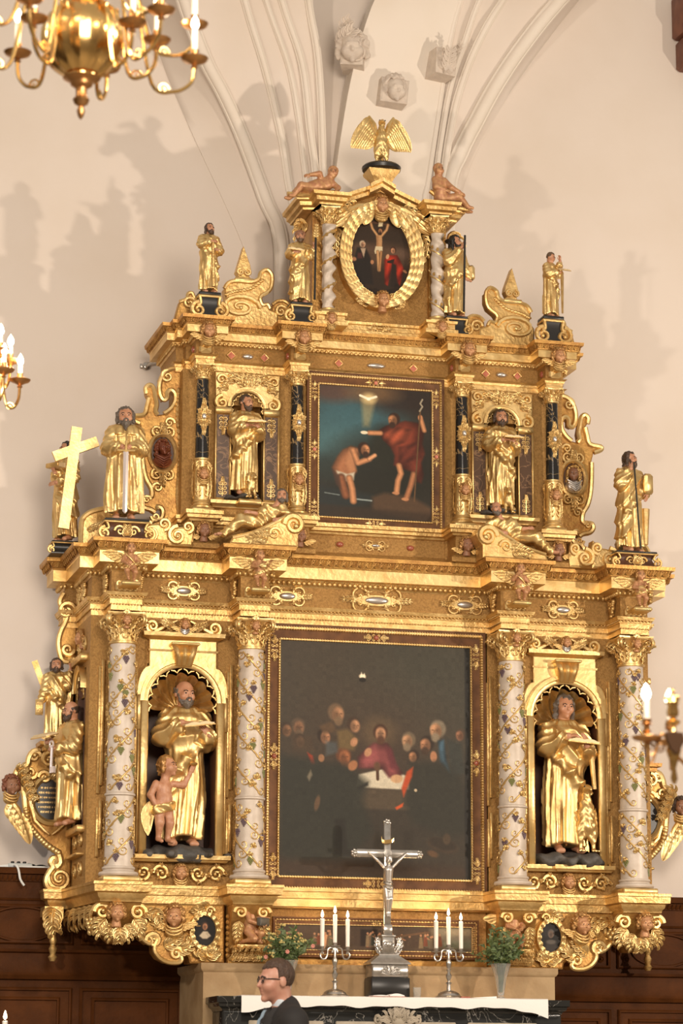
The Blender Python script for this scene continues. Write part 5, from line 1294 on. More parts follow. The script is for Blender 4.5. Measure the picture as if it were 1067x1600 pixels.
    loft(m, R); m.build('column_bracket', BROWNG, PD)
    m = MB()
    for e in (-1, 1):
        m.cut(); carve(m, [(s*1.013+e*a, b) for a, b in spiral((.085, 1.565), .05, .008, 1.4, 0, 1)], -.115, .018); frond(m, [(s*1.013+e*.09, -.10, 1.50), (s*1.013+e*.10, -.08, 1.42), (s*1.013+e*.08, -.05, 1.35)], .04)
        m.cut()
        for k in range(8): ball(m, (s*1.013+e*.15, .02+.0*k, 1.26+.04*k), (.014, .03, .018), 7, 5)
    builds(m, 'bracket_ornament', GOLD2, PD)
    m = MB(); box(m, (s*1.013-.105, -.105, 1.315), (s*1.013+.105, .03, 1.335))
    for k in range(9): a = PI*k/8; frond(m, [(s*1.013-.10*math.cos(a), -.02-.10*math.sin(a), 1.32), (s*1.013-.12*math.cos(a), -.04-.12*math.sin(a), 1.305), (s*1.013-.11*math.cos(a), -.03-.11*math.sin(a), 1.28)], .022, (0, -1, .5), 2)
    for k in range(14): rg = random.Random(k+int(s)); frond(m, [(s*1.013-.12+.018*k, .02, 1.22+.02*rg.random()), (s*1.013-.11+.018*k, -.01, 1.25), (s*1.013-.11+.018*k+.02*rg.uniform(-1, 1), .0, 1.29)], .022)
    m.build('leaf_corbel', GOLD, PD)
    # hanging head under the outer column
    cx = s*1.98
    m = MB(); R = []
    for z, w, d in ((1.34, .03, .10), (1.40, .10, .02), (1.50, .135, -.06), (1.62, .15, -.13)): R.append([(cx-w, d, z), (cx+w, d, z), (cx+w, .25, z), (cx-w, .25, z)])
    loft(m, R); m.build('column_bracket', BROWNG, PD)
    m = MB()
    for e in (-1, 1):
        m.cut(); carve(m, [(cx+e*a, b) for a, b in spiral((.13, 1.55), .06, .01, 1.4, 0, 1)], -.10, .022); frond(m, [(cx+e*.10, -.09, 1.50), (cx+e*.15, -.08, 1.44), (cx+e*.13, -.05, 1.37)], .05); frond(m, [(cx+e*.04, -.09, 1.46), (cx+e*.08, -.09, 1.40), (cx+e*.05, -.05, 1.34)], .04)
        m.cut(); [ball(m, (cx+e*(.16+.02*(j % 3)), .0+.05*(j//3), 1.50-.03*(j % 4)), .022, 8, 5) for j in range(9)]
    m.cut(); frond(m, [(cx, -.10, 1.44), (cx, -.11, 1.38), (cx, -.03, 1.32)], .05); builds(m, 'hanging_leaf', GOLD2, PD)
    cherub(PD, (cx+s*.03, -.14, 1.545), .125, 0, 0, 0, PUTTO)
    # flank: carved valance and a slender pendant at the back
    m = MB()
    for k in range(5): m.cut(); y = .10+.14*k; x = s*(2.13+.016*k); frond(m, [(x, y, 1.60), (x+s*.03, y+.02, 1.54), (x, y+.03, 1.45-.02*(k % 2))], .06, (s, -.2, 0), 3); m.cut(); tube(m, [(x, a-1.55+y, b) for a, b in spiral((1.55, 1.57), .045, .008, 1.3, 0, 1)], .014, 6, up=(s, 0, 0))
    builds(m, 'valance_leaf', GOLD, PD)
    m = MB(); c = (s*2.335, .70); box(m, (c[0]-.07, .66, 1.56), (c[0]+.07, .9, 1.63)); frond(m, [(c[0], .66, 1.62), (c[0]-.02, .62, 1.52), (c[0]+.01, .65, 1.42)], .07); lathe(m, [(.02, 0), (.035, .03), (.02, .05), (.032, .09), (.018, .12), (.03, .15), (.016, .2), (.035, .24), (.05, .26), (.03, .28)], 14, (c[0], .68, 1.23)); m.build('back_pendant', GOLD, PD)
# the long narrow painting
LP = thing('long_painting', 'long narrow framed painting of small walking figures behind the altar crucifix', 'painting', (0, .18, 1.27))
C = Canvas(420, 70, 0, 340, 0, 52, (66, 52, 40)); C.poly([(265, 0), (340, 0), (340, 52), (280, 52)], (116, 106, 88), 14, .9); C.poly([(290, 30), (340, 26), (340, 52), (285, 52)], (94, 98, 78), 10, .8); C.ell(310, 10, 30, 8, (150, 136, 108), 0, 1, .7); C.poly([(0, 42), (340, 44), (340, 52), (0, 52)], (76, 62, 48), 6, .8); C.poly([(142, 8), (172, 8), (172, 42), (142, 42)], (40, 30, 24), 3)
rg = random.Random(4)
for i in range(40):
    x = rg.uniform(8, 285); h = rg.uniform(24, 33); y = 45-rg.uniform(0, 5); c = rg.choice(((112, 60, 40), (150, 76, 50), (90, 92, 72), (120, 104, 76), (70, 56, 44), (96, 84, 66), (134, 88, 56), (58, 62, 54)))
    C.poly([(x-4, y), (x-2.5, y-h*.75), (x+2.5, y-h*.75), (x+4.5, y)], c, 1.6, .9); C.ell(x, y-h*.86, 2.0, 2.5, (164, 120, 88), 0, .4)
    if rg.random() < .4: C.line([(x, y-h*.6), (x+6, y-h*.5)], 1.2, (150, 108, 80))
C.line([(78, 46), (82, 22)], 2.4, (186, 140, 104)); C.ell(79, 30, 3.2, 6, (186, 140, 104)); C.line([(205, 22), (262, 12)], 2, (92, 66, 44)); C.line([(120, 8), (120, 44)], .8, (90, 72, 56)); C.grain(.05, 2)
canvas_object(C, -.74, .74, 1.318, 1.505, .172, LP)
frame(LP, -.735, .735, 1.323, 1.50, .18, .045, None, .024)

# ---- wings at the sides
def grounded(P, z, i=(0, -1)):
    P = list(P)
    for k in i: P[k] = (P[k][0], z)
    return P
def mirrored(P, s): return [(-x, z) for x, z in P] if s > 0 else P
def edge(m, P, y, r, closed=False, n=3): tube(m, smooth_path([(x, y, z) for x, z in P], n), r, 7)
UWP = WP([(722, 60), (690, 48), (655, 58), (632, 85), (620, 125), (622, 165), (636, 192), (654, 184), (655, 160), (672, 146), (692, 165), (690, 205), (668, 238), (640, 258), (612, 262), (600, 245), (606, 215), (600, 180), (592, 140), (575, 124), (557, 138), (560, 165), (572, 185), (562, 225), (548, 262), (494, 268), (494, 284), (528, 300), (540, 350), (540, 420), (545, 500), (560, 560), (582, 600), (585, 640), (562, 645), (538, 645), (530, 666), (548, 690), (580, 700), (600, 714), (612, 702), (610, 686), (630, 695), (636, 720), (625, 745), (592, 752), (570, 780), (575, 832), (722, 832)], 40, 560, 2.964, .33)
for s, lb in ((-1, 'gilded scroll wing with a red veiled bust medallion, left of the upper storey'), (1, 'gilded scroll wing with a white-collared bust medallion, right of the upper storey')):
    P = grounded(mirrored(UWP, s), 4.252, (-1, -2)); r = thing('scroll_wing', lb, 'carving', (s*1.62, .38, 4.25))
    m = MB(); prism(m, P, .33, .42, .01); m.build('board', BROWNG, r)
    m = MB()
    for a, b in ((0, 14), (14, 22), (22, 28), (28, 40), (40, 47)): m.cut(); edge(m, P[a:b], .325, .020)
    builds(m, 'scroll_edge', GOLD2, r)
    m = MB(); E = mirrored(WP([(706, 150), (700, 260), (712, 420), (704, 560), (700, 640), (706, 720), (700, 800)], 40, 560, 2.964, .33), s)
    for p in smooth_path([(x, .32, z) for x, z in E], 6): ball(m, p, (.014, .014, .024), 7, 5)
    m.build('bead_edge', GOLD, r)
    c = mirrored(WP([(633, 440)], 40, 560, 2.964, .33), s)[0]
    m = MB(); ring_frame(m, .085, .125, (c[0], .32, c[1]), [(0, -.02), (0, .012), (.016, .026), (.034, .018), (.036, -.02)], 36)
    for e in (-1, 1):
        for q in (-1, 1): carve(m, [(c[0]+e*a, c[1]+q*b) for a, b in spiral((.045, .17), .045, .006, 1.4, -PI/2, 1)], .315, .014)
    frond(m, [(c[0], .32, c[1]-.12), (c[0], .29, c[1]-.2), (c[0], .31, c[1]-.27)], .03); frond(m, [(c[0], .32, c[1]+.12), (c[0], .29, c[1]+.18), (c[0], .31, c[1]+.24)], .03)
    m.build('medallion_frame', GOLD, r)
    m = MB(); prism(m, circ(c[0], c[1], .088, .128, 28), .325, .335); m.build('medallion_ground', REDBR, r)
    sk = mat('reddish_bust', (.20, .055, .025), .25, .35) if s < 0 else FLESHD
    h = cherub(r, (c[0], .31, c[1]+.035), .115, -s*.25, 0, 0, sk, sk if s < 0 else GOLD, .0, False, 'bust_head', 'long')
    m = MB(); ball(m, (c[0], .31, c[1]-.065), (.072, .035, .055), 14, 8)
    for k in range(4): tube(m, [(c[0]-.06+.03*k*.3, .285, c[1]-.02-.02*k), (c[0], .265, c[1]-.055-.018*k), (c[0]+.06-.03*k*.3, .285, c[1]-.02-.02*k)], .008, 6)
    m.build('bust', sk if s < 0 else SILVER, r)
    m = MB()
    for (x, z, rr, t, a0, d) in ((655, 85, .05, 1.4, PI/2, 1), (560, 655, .03, 1.3, 0, 1), (600, 735, .035, 1.3, PI, 1), (665, 300, .04, 1.3, 0, 1), (610, 600, .04, 1.3, PI, -1)):
        q = mirrored(WP([(x, z)], 40, 560, 2.964, .33), s)[0]; m.cut(); carve(m, [(q[0]-s*a, q[1]+b) for a, b in spiral((0, 0), rr, .006, t, a0, d)], .318, .014)
    builds(m, 'volute', GOLD2, r)
LWP = WP([(418, 690), (250, 690), (205, 702), (182, 740), (168, 785), (120, 805), (98, 848), (118, 900), (150, 960), (160, 1060), (178, 1150), (230, 1220), (290, 1280), (365, 1330), (378, 1390), (350, 1425), (338, 1400), (345, 1375), (330, 1366), (316, 1390), (330, 1420), (305, 1460), (288, 1500), (302, 1545), (370, 1560), (440, 1545), (452, 690)], 0, 1000, 4.0, .80)
LWU = WP([(400, -290), (375, -240), (395, -190), (420, -150), (405, -100), (385, -60), (368, 0), (370, 60), (390, 125), (430, 135), (455, 118), (470, 150), (450, 250), (425, 400), (390, 500), (385, 570), (420, 690), (470, 690), (480, 500), (480, -290)], 0, 1000, 4.0, .80)
for s in (-1, 1):
    r = thing('cartouche_wing', ('gilded lower left wing with a dark inscribed oval and a cherub at its edge' if s < 0 else 'gilded lower right wing showing a dark cherub head beyond the column'), 'carving', (s*2.35, .85, 1.76))
    P = mirrored(LWP, s); Q = mirrored(LWU, s)
    m = MB(); prism(m, P, .80, .87, .01); m.build('board', BROWNG, r)
    m = MB(); prism(m, Q, .81, .87, .01); m.build('upper_board', BROWNG, r)
    m = MB(); m.cut(); edge(m, P[1:10], .79, .026); m.cut(); edge(m, P[13:25], .79, .026); m.cut(); edge(m, Q[0:10], .80, .022); m.cut(); edge(m, Q[9:16], .80, .03); builds(m, 'scroll_edge', GOLD2, r)
    m = MB()
    for i, p in enumerate(smooth_path([(x, .785, z) for x, z in P[9:14]], 4)): ball(m, p, .026, 9, 6)
    m.build('pearl_edge', GOLD2, r)
    c = mirrored(WP([(318, 1000)], 0, 1000, 4.0, .80), s)[0]
    m = MB(); prism(m, circ(c[0], c[1], .125, .15, 32), .785, .80); m.build('inscription_ground', BLACKP, r)
    if s < 0:
        m = MB(); rg = random.Random(17)   # worn blackletter, too small to read
        for row in range(6):
            z = c[1]+.088-.036*row; hw = .115*math.sqrt(max(0, 1-((z-c[1])/.148)**2)); x = c[0]-hw+.012
            while x < c[0]+hw-.012:
                for st in range(rg.choice((1, 2, 2, 3))):
                    h_ = rg.choice((.014, .014, .018)); lean = rg.uniform(-.002, .002)
                    m.add([(x, .784, z-h_/2), (x+.003, .784, z-h_/2+.002), (x+.003+lean, .784, z+h_/2), (x+lean, .784, z+h_/2-.002), (x, .786, z)], [(0, 1, 2, 3)])
                    if rg.random() < .6: m.add([(x, .784, z+h_/2-.003), (x+.006, .784, z+h_/2-.006), (x+.006, .784, z+h_/2-.003), (x, .784, z+h_/2)], [(0, 1, 2, 3)])
                    x += .0055
                x += rg.choice((.003, .003, .008))
        m.build('gilt_lettering', GOLD2, r)
    m = MB(); R = []
    ring_frame(m, .125, .15, (c[0], .79, c[1]), [(0, -.01), (0, .016), (.02, .034), (.044, .02), (.048, -.01)], 40)
    for e in (-1, 1): carve(m, [(c[0]+e*a, c[1]+b) for a, b in spiral((.055, .165), .05, .008, 1.4, 0, 1)], .775, .02); carve(m, [(c[0]+e*a, c[1]+b) for a, b in ((.15, -.06), (.12, -.16), (.05, -.23), (.01, -.26))], .775, .018, end=False)
    m.build('strapwork_frame', GOLD2, r)
    m = MB()
    for (x, z, rr, t, a0, d) in ((370, 1490, .10, 1.8, PI/2, 1), (190, 830, .05, 1.3, 0, -1), (215, 730, .045, 1.2, 0, 1), (380, 760, .05, 1.3, PI, 1), (415, -180, .07, 1.4, 0, 1), (420, 60, .05, 1.3, 0, -1), (430, 530, .05, 1.4, 0, 1)):
        q = mirrored(WP([(x, z)], 0, 1000, 4.0, .80), s)[0]; m.cut(); carve(m, [(q[0]-s*a, q[1]+b) for a, b in spiral((0, 0), rr, .01, t, a0, d)], .785, .022)
    builds(m, 'volute', GOLD2, r)
    q = mirrored(WP([(65, 930)], 0, 1000, 4.0, .80), s)[0]; cherub(r, (q[0], .74, q[1]+.02), .13, -s*.2, 0, 1, FLESHD, mat('dull_red_curls', (.20, .07, .035), .2, .5) if s < 0 else HAIRD, .1)
    m = MB(); wing(m, (q[0]-s*.0, .77, q[1]-.09), (-s*.5, 0, -.8), .26, .30, (0, -1, 0), 5, .3); m.build('wing', GOLD2, r)
    m = MB()
    for k in range(5): a = Vector((q[0]-s*.05-s*.02*k, .76, q[1]+.12-.05*k)); frond(m, [a, a+Vector((-s*.03, -.03, .03)), a+Vector((-s*.06, 0, -.02))], .04)
    m.build('leaf_spray', GOLD2, r)
    # ledge with its mask corbel
    z0 = W(80, 1161, .75).z; x0, x1 = sorted((s*2.44, s*2.23)); PL = [(s*2.46, .86), (s*2.46, .66), (s*2.23, .66), (s*2.23, .86)]
    if s > 0: PL = PL[::-1]
    m = MB(); sweep(m, PL, [(-.05, z0-.07), (-.02, z0-.065), (-.015, z0-.035), (.012, z0-.028), (.016, z0), (-.05, z0)]); box(m, (x0, .68, z0-.04), (x1, .86, z0-.003)); m.build('statue_ledge', BROWNG, r)
    m = MB(); cx = s*2.345
    for e in (-1, 1): carve(m, [(cx+e*a, z0-.13+b) for a, b in spiral((.05, 0), .055, .008, 1.3, PI/2, -1)], .70, .018)
    frond(m, [(cx, .70, z0-.09), (cx, .66, z0-.18), (cx, .69, z0-.27)], .045); m.build('mask_corbel', GOLD2, r)

# ---- scrolls with obelisks on the upper cornice
OSP = WP([(452, 490), (452, 430), (478, 400), (470, 350), (490, 322), (530, 312), (600, 318), (638, 302), (648, 272), (680, 258), (703, 285), (703, 330), (690, 362), (655, 385), (645, 400), (657, 430), (682, 428), (694, 450), (735, 468), (735, 492)], 200, 340, 3.138, .10)
OBL = WP([(567, 140), (600, 235), (604, 262), (592, 285), (604, 300), (610, 318), (524, 318), (532, 300), (544, 285), (530, 262), (538, 235)], 200, 340, 3.138, .10)
for s, lb in ((-1, 'gilded volute scroll topped by a small obelisk, left of the gable'), (1, 'gilded volute scroll topped by a small obelisk, right of the gable')):
    r = thing('obelisk_scroll', lb, 'carving', (s*1.05, .14, 6.025)); P = mirrored(OSP, s); Q = mirrored(OBL, s); Q = [(x, z) for x, z in Q]
    P = grounded(P, 6.022)
    m = MB(); prism(m, P, .09, .19, .012); m.build('board', GOLD, r)
    m = MB(); m.cut(); edge(m, P[3:15], .085, .016); m.cut(); edge(m, P[14:18], .085, .015); builds(m, 'scroll_edge', GOLD2, r)
    m = MB(); prism(m, Q[3:-3] if 0 else Q, .10, .18, .004); o = m.build('obelisk', GOLD, r, sharp=12); b0 = mirrored(WP([(567, 262), (567, 308)], 200, 340, 3.138, .10), s); m = MB(); bbox(m, (b0[1][0]-.075, .07, b0[1][1]-.016), (b0[1][0]+.075, .19, b0[1][1]+.012), .005)
    for e in (-1, 1): carve(m, [(b0[0][0]+e*a, b0[0][1]+c_) for a, c_ in spiral((.026, -.012), .028, .005, 1.3, PI/2, -1)], .09, .012)
    m.build('obelisk_foot', GOLD2, o)
    q = mirrored(WP([(548, 440)], 200, 340, 3.138, .10), s)[0]; m = MB(); carve(m, [(q[0]-s*a*1.5, q[1]+b*.9) for a, b in spiral((0, 0), .105, .01, 1.8, 0, 1)], .085, .02); m.build('volute', GOLD2, r)
    m = MB(); L = mirrored(WP([(480, 380), (520, 365), (600, 350), (655, 310)], 200, 340, 3.138, .10), s)
    for p in smooth_path([(x, .085, z) for x, z in L], 5): ball(m, p, (.018, .012, .014), 7, 5)
    m.build('scale_ridge', GOLD, r)
# low scrolls that fill the cornice ends
for s in (-1, 1):
    for nm, pl, Y, lb in (('end_scroll', [(225, 445), (250, 415), (285, 400), (292, 375), (312, 372), (325, 395), (350, 405), (350, 445)], .12, 'low gilded scroll at the %s end of the upper cornice'), ('inner_scroll', [(690, 465), (705, 430), (730, 412), (765, 412), (790, 430), (800, 465)], .12, 'low gilded volute beside the gable base, %s side')):
        r = thing(nm, lb % ('left' if s < 0 else 'right'), 'carving', (s*(1.62 if nm[0] == 'e' else .74), .16, 6.025)); P = grounded(mirrored(WP(pl, 200, 340, 3.138, Y), s), 6.022)
        m = MB(); prism(m, P, .11, .18, .01); m.build('board', BROWNG, r)
        m = MB(); edge(m, P[1:-1], .105, .014); cx = sum(p[0] for p in P)/len(P); cz = sum(p[1] for p in P)/len(P); carve(m, spiral((cx, cz), .05, .008, 1.4, 0, 1), .10, .016); m.build('scroll_edge', GOLD, r)
# reclining-figure ramps on the main cornice
RMP = [(-1.24, 4.252), (-1.22, 4.30), (-1.05, 4.35), (-.90, 4.43), (-.80, 4.49), (-.74, 4.50), (-.69, 4.475), (-.67, 4.43), (-.69, 4.38), (-.72, 4.35), (-.72, 4.252)]
for s, lb in ((-1, 'gilded ramp with a round volute under the left reclining figure'), (1, 'gilded ramp with a round volute under the right reclining figure')):
    r = thing('volute_ramp', lb, 'carving', (s*.96, -.15, 4.25)); P = mirrored(RMP, s)
    m = MB(); prism(m, P, -.24, -.06, .012); m.build('board', GOLD, r)
    m = MB(); edge(m, P[1:5], -.235, .016); m.build('ramp_edge', GOLD2, r)
    m = MB(); carve(m, [(s*(.755)-s*a, 4.42+b) for a, b in spiral((0, 0), .075, .02, 1.6, PI, -1)], -.24, .028); m.build('volute', GOLD2, r)
    m = MB(); carve(m, [(s*.90-s*a, 4.345+b) for a, b in spiral((0, 0), .05, .008, 1.4, 0, 1)], -.24, .016); frond(m, [(s*.95, -.24, 4.30), (s*1.03, -.26, 4.31), (s*1.12, -.245, 4.28)], .04); frond(m, [(s*.92, -.24, 4.36), (s*.98, -.26, 4.35), (s*1.03, -.245, 4.33)], .03); m.build('leaf_relief', GOLD2, r)
# S-scroll brackets on the shoulders of the main cornice
for s in (-1, 1):
    for k, (x0, x1, h) in enumerate(((1.66, 1.86, .22), (1.48, 1.66, .20))):
        r = thing('shoulder_scroll', ('gilded S-scroll on the %s cornice shoulder, %s' % ('left' if s < 0 else 'right', 'beside the standing saint' if k == 0 else 'at the foot of the upper column')), 'carving', (s*(x0+x1)/2, -.02, 4.25))
        m = MB(); cx = s*(x0+x1)/2; prism(m, mirrored([(-x1, 4.252), (-x1-.01, 4.252+h*.4), (-x1+.04, 4.25+h*.7), (-x0-.06, 4.25+h*.75), (-x0-.01, 4.25+h), (-x0+.01, 4.25+h*.5), (-x0, 4.252)], s), -.06, .05, .015); m.build('board', GOLD, r)
        m = MB(); carve(m, [(s*(x1-.06)-s*a, 4.25+h*.38+b) for a, b in spiral((0, 0), h*.36, .008, 1.5, PI/2, 1)], -.065, .022); carve(m, [(s*(x0+.04)-s*a, 4.25+h*.72+b) for a, b in spiral((0, 0), h*.22, .008, 1.4, -PI/2, 1)], -.065, .016); m.build('volute', GOLD2, r)
# big curled scroll behind the left sword saint
r = thing('curled_scroll', 'gilded curled scroll on the cornice between the two left shoulder saints', 'carving', (-2.24, .35, 4.25))
P = WP([(250, 835), (252, 770), (275, 730), (320, 710), (390, 700), (400, 720), (390, 760), (372, 835)], 40, 560, 2.964, .35); P = grounded(P, 4.240)
m = MB(); prism(m, P, .30, .42, .015); m.build('board', GOLD, r); m = MB(); edge(m, P[0:6], .295, .02)
for k in range(7): a = W(40+(290+14*k)/2.964, 560+(800-6*k)/2.964, .29); frond(m, [a, a+Vector((.03, -.02, .03)), a+Vector((.07, 0, .05))], .02)
m.build('scroll_edge', GOLD2, r)
r = thing('curled_scroll', 'gilded curled scroll on the cornice beside the right staff saint', 'carving', (2.24, .35, 4.25)); P2 = [(-x, z) for x, z in P]
m = MB(); prism(m, P2, .30, .42, .015); m.build('board', GOLD, r); m = MB(); edge(m, P2[0:6], .295, .02); m.build('scroll_edge', GOLD2, r)

# ------------------------------------------------------------------ the altar and what stands on it
ZT = .965
r = thing('stone_retable_step', 'pale sandstone step behind the altar table under the predella', 'step', (0, .4, .0))
m = MB(); sweep(m, [(-1.34, .86), (-1.34, .02), (1.34, .02), (1.34, .86)], [(-.2, .0), (.0, .0), (0, 1.14), (.012, 1.15), (.02, 1.165), (.02, 1.205), (-.2, 1.205)]); box(m, (-1.2, .1, .0), (1.2, .84, 1.20)); m.build('block', STONE, r)
r = thing('altar_table', 'black veined marble altar with pale carved panels under a white cloth', 'altar', (0, -.2, 0))
m = MB(); bbox(m, (-1.27, -.32, .06), (1.27, .018, .86), .01); m.build('body', ALTMAR, r)
m = MB(); PA = [(-1.27, .018), (-1.27, -.32), (1.27, -.32), (1.27, .018)]; sweep(m, PA, [(-.1, .855), (.0, .855), (.008, .872), (.03, .885), (.034, .905), (.05, .912), (.05, .957), (-.1, .957)]); box(m, (-1.25, -.3, .9), (1.25, .018, .956)); m.build('table_top', ALTMAR, r)
m = MB(); sweep(m, PA, [(-.1, 0), (.05, 0), (.05, .07), (.0, .09), (-.1, .09)]); m.build('foot_moulding', ALTMAR, r)
m = MB()
for a, b in ((-1.08, -.53), (-.44, .46), (.55, 1.08)):
    m.cut(); bbox(m, (a, -.335, .18), (b, -.315, .79), .008); rect_frame(m, a+.06, b-.06, .24, .73, -.335, [(0, 0), (.0, .008), (.012, .012), (.02, .004), (.02, 0)])
builds(m, 'pale_panel', PANELST, r)
m = MB(); c = (.02, .80)
for e in (-1, 1):
    frond(m, [(c[0]+e*.02, -.34, c[1]-.02), (c[0]+e*.09, -.36, c[1]+.02), (c[0]+e*.17, -.34, c[1]-.005)], .045, (0, -1, 0), 3); carve(m, [(c[0]+e*a, c[1]+b) for a, b in spiral((.14, .0), .035, .006, 1.3, PI/2, -1)], -.335, .012)
    frond(m, [(c[0]+e*.01, -.34, c[1]+.0), (c[0]+e*.04, -.37, c[1]+.05), (c[0]+e*.05, -.34, c[1]+.085)], .035)
frond(m, [(c[0], -.34, c[1]-.03), (c[0], -.38, c[1]+.04), (c[0], -.35, c[1]+.10)], .045); ball(m, (c[0], -.35, c[1]-.01), (.05, .03, .045)); m.build('carved_crest', PANELST, r)
# linen: flat on top, short front fall with a soft wavy hem
r = MB(); n = 90; X0, X1 = -1.145, 1.15
rows = []
for i in range(n+1):
    t = i/n; x = lerp(X0, X1, t); e = .05*max(0, 1-8*t)+.07*max(0, 1-9*(1-t)); dr = .072+e+.006*math.sin(37*t)+.004*math.sin(71*t); ff = -.376-.006*math.sin(29*t)
    rows.append([(x, -.0, ZT-.001), (x, -.2, ZT+.0005*math.sin(31*t)), (x, -.368, ZT), (x, ff-.004, ZT-.006), (x, ff-.006, ZT-dr*.5), (x, ff-.002, ZT-dr), (x, ff+.002, ZT-dr), (x, ff-.001, ZT-dr*.5), (x, -.372, ZT-.006), (x, -.2, ZT-.007), (x, 0, ZT-.008)])
loft(r, rows); o = r.build('altar_cloth', CLOTH); tag(o, 'white linen cloth laid over the black marble altar', 'tablecloth', None, 'thing')

r = thing('altar_crucifix', 'tall silver altar crucifix on a black plinth', 'crucifix', (0, -.12, ZT))
def q(m, n, mt, sharp=40): return m.build(n, mt, r, local=True, sharp=sharp)
m = MB(); bbox(m, (-.145, -.10, 0), (.145, .10, .145), .006); q(m, 'plinth', BLACKP)
m = MB(); bbox(m, (-.138, -.095, .145), (.138, .095, .24), .008); q(m, 'silver_base', TIN)
m = MB()
loft(m, [[(-w, -d, z), (w, -d, z), (w, d, z), (-w, d, z)] for w, d, z in ((.15, .105, .24), (.15, .105, .252), (.11, .08, .28), (.075, .06, .305), (.075, .06, .315))]); q(m, 'sloped_step', TIN)
m = MB()
for k in range(7): a = -1.3+2.6*k/6; frond(m, [(0, -.10, .175), (.04*math.sin(a), -.106, .175+.03*math.cos(a)), (.075*math.sin(a), -.10, .175+.055*math.cos(a))], .018)
q(m, 'palmette', TIN)
m = MB(); bbox(m, (-.048, -.045, .315), (.048, .045, .45), .006); bbox(m, (-.056, -.05, .44), (.056, .05, .455), .004); q(m, 'pedestal', TIN)
m = MB()
for e in (-1, 1): frond(m, [(e*.05, -.03, .32), (e*.085, -.04, .38), (e*.075, -.03, .44)], .025); carve(m, [(e*a, b) for a, b in spiral((.02, .385), .022, .004, 1.3, 0, 1)], -.048, .006)
ball(m, (0, -.048, .385), (.02, .008, .022)); q(m, 'pedestal_ornament', TIN)
m = MB(); bbox(m, (-.034, -.03, .455), (.034, .03, .53), .004); bbox(m, (-.027, -.014, .53), (.027, .014, 1.27), .004); bbox(m, (-.235, -.0135, 1.02), (.235, .0135, 1.078), .004); q(m, 'cross', TIN)
for x, z in ((-.245, 1.049), (.245, 1.049), (0, 1.275)):
    m = MB()
    for k in range(7): a = 2*PI*k/7; ball(m, (x+.022*math.cos(a), 0, z+.022*math.sin(a)), (.012, .012, .012), 8, 5)
    ball(m, (x, -.006, z), (.018, .014, .018), 8, 5); q(m, 'trefoil_end', TIN)
m = MB(); lathe(m, [(.01, -.008), (.03, -.006), (.03, .006), (.01, .008)], 20, (0, 0, 0)); m.v = [(x, z-.018, y+1.05) for x, y, z in m.v]; q(m, 'boss', TIN)
m = MB(); P = [(-.05, -.022, 1.165), (-.045, -.024, 1.135), (-.02, -.024, 1.132), (.02, -.024, 1.138), (.045, -.022, 1.15), (.048, -.02, 1.13)]
loft(m, [[Vector(p)+Vector((0, 0, .014)), Vector(p)+Vector((0, -.004, .014)), Vector(p)+Vector((0, -.004, -.014)), Vector(p)+Vector((0, 0, -.014))] for p in P]); q(m, 'title_scroll', BRASS)
J = dict(head=(.004, -.05, 1.005), chest=(0, -.036, .925), pelvis=(0, -.03, .82), shL=(-.035, -.03, .95), elL=(-.085, -.03, 1.0), wrL=(-.135, -.024, 1.045), shR=(.035, -.03, .95), elR=(.085, -.03, 1.0), wrR=(.135, -.024, 1.045),
         hipL=(-.018, -.03, .80), knL=(-.014, -.055, .71), anL=(-.008, -.03, .615), toeL=(-.008, -.045, .59), hipR=(.018, -.03, .80), knR=(.016, -.055, .715), anR=(.01, -.03, .615), toeR=(.01, -.048, .59))
def corpus(P):
    d = head_sdf(to_head(P, J['head'], .062, .2, .35, 0))*.062; d = smin(d, cap(P, J['chest'], J['head'], .012), .01); d = smin(d, cap(P, J['pelvis'], J['chest'], .027, .036), .015)
    for s in 'LR':
        d = smin(d, cap(P, J['sh'+s], J['el'+s], .013, .010), .01); d = smin(d, cap(P, J['el'+s], J['wr'+s], .010, .007), .006); w = J['wr'+s]; d = smin(d, cap(P, w, (w[0]*1.12, w[1], w[2]+.012), .008, .005), .006)
        d = smin(d, cap(P, J['hip'+s], J['kn'+s], .021, .015), .01); d = smin(d, cap(P, J['kn'+s], J['an'+s], .015, .009), .008); d = smin(d, cap(P, J['an'+s], J['toe'+s], .010, .007), .006)
    return d
sculpt(corpus, (-.17, -.1, .57), (.17, .0, 1.06), .0042).build('corpus', SILVER, r, local=True)
sculpt(lambda P: smax(cap(P, (0, -.03, .835), (0, -.03, .79), .036, .032)+.004*np.sin(260*P[2]+90*P[0]), P[2]-.845, .006), (-.06, -.09, .74), (.06, .02, .86), .004).build('loincloth', TIN, r, local=True)

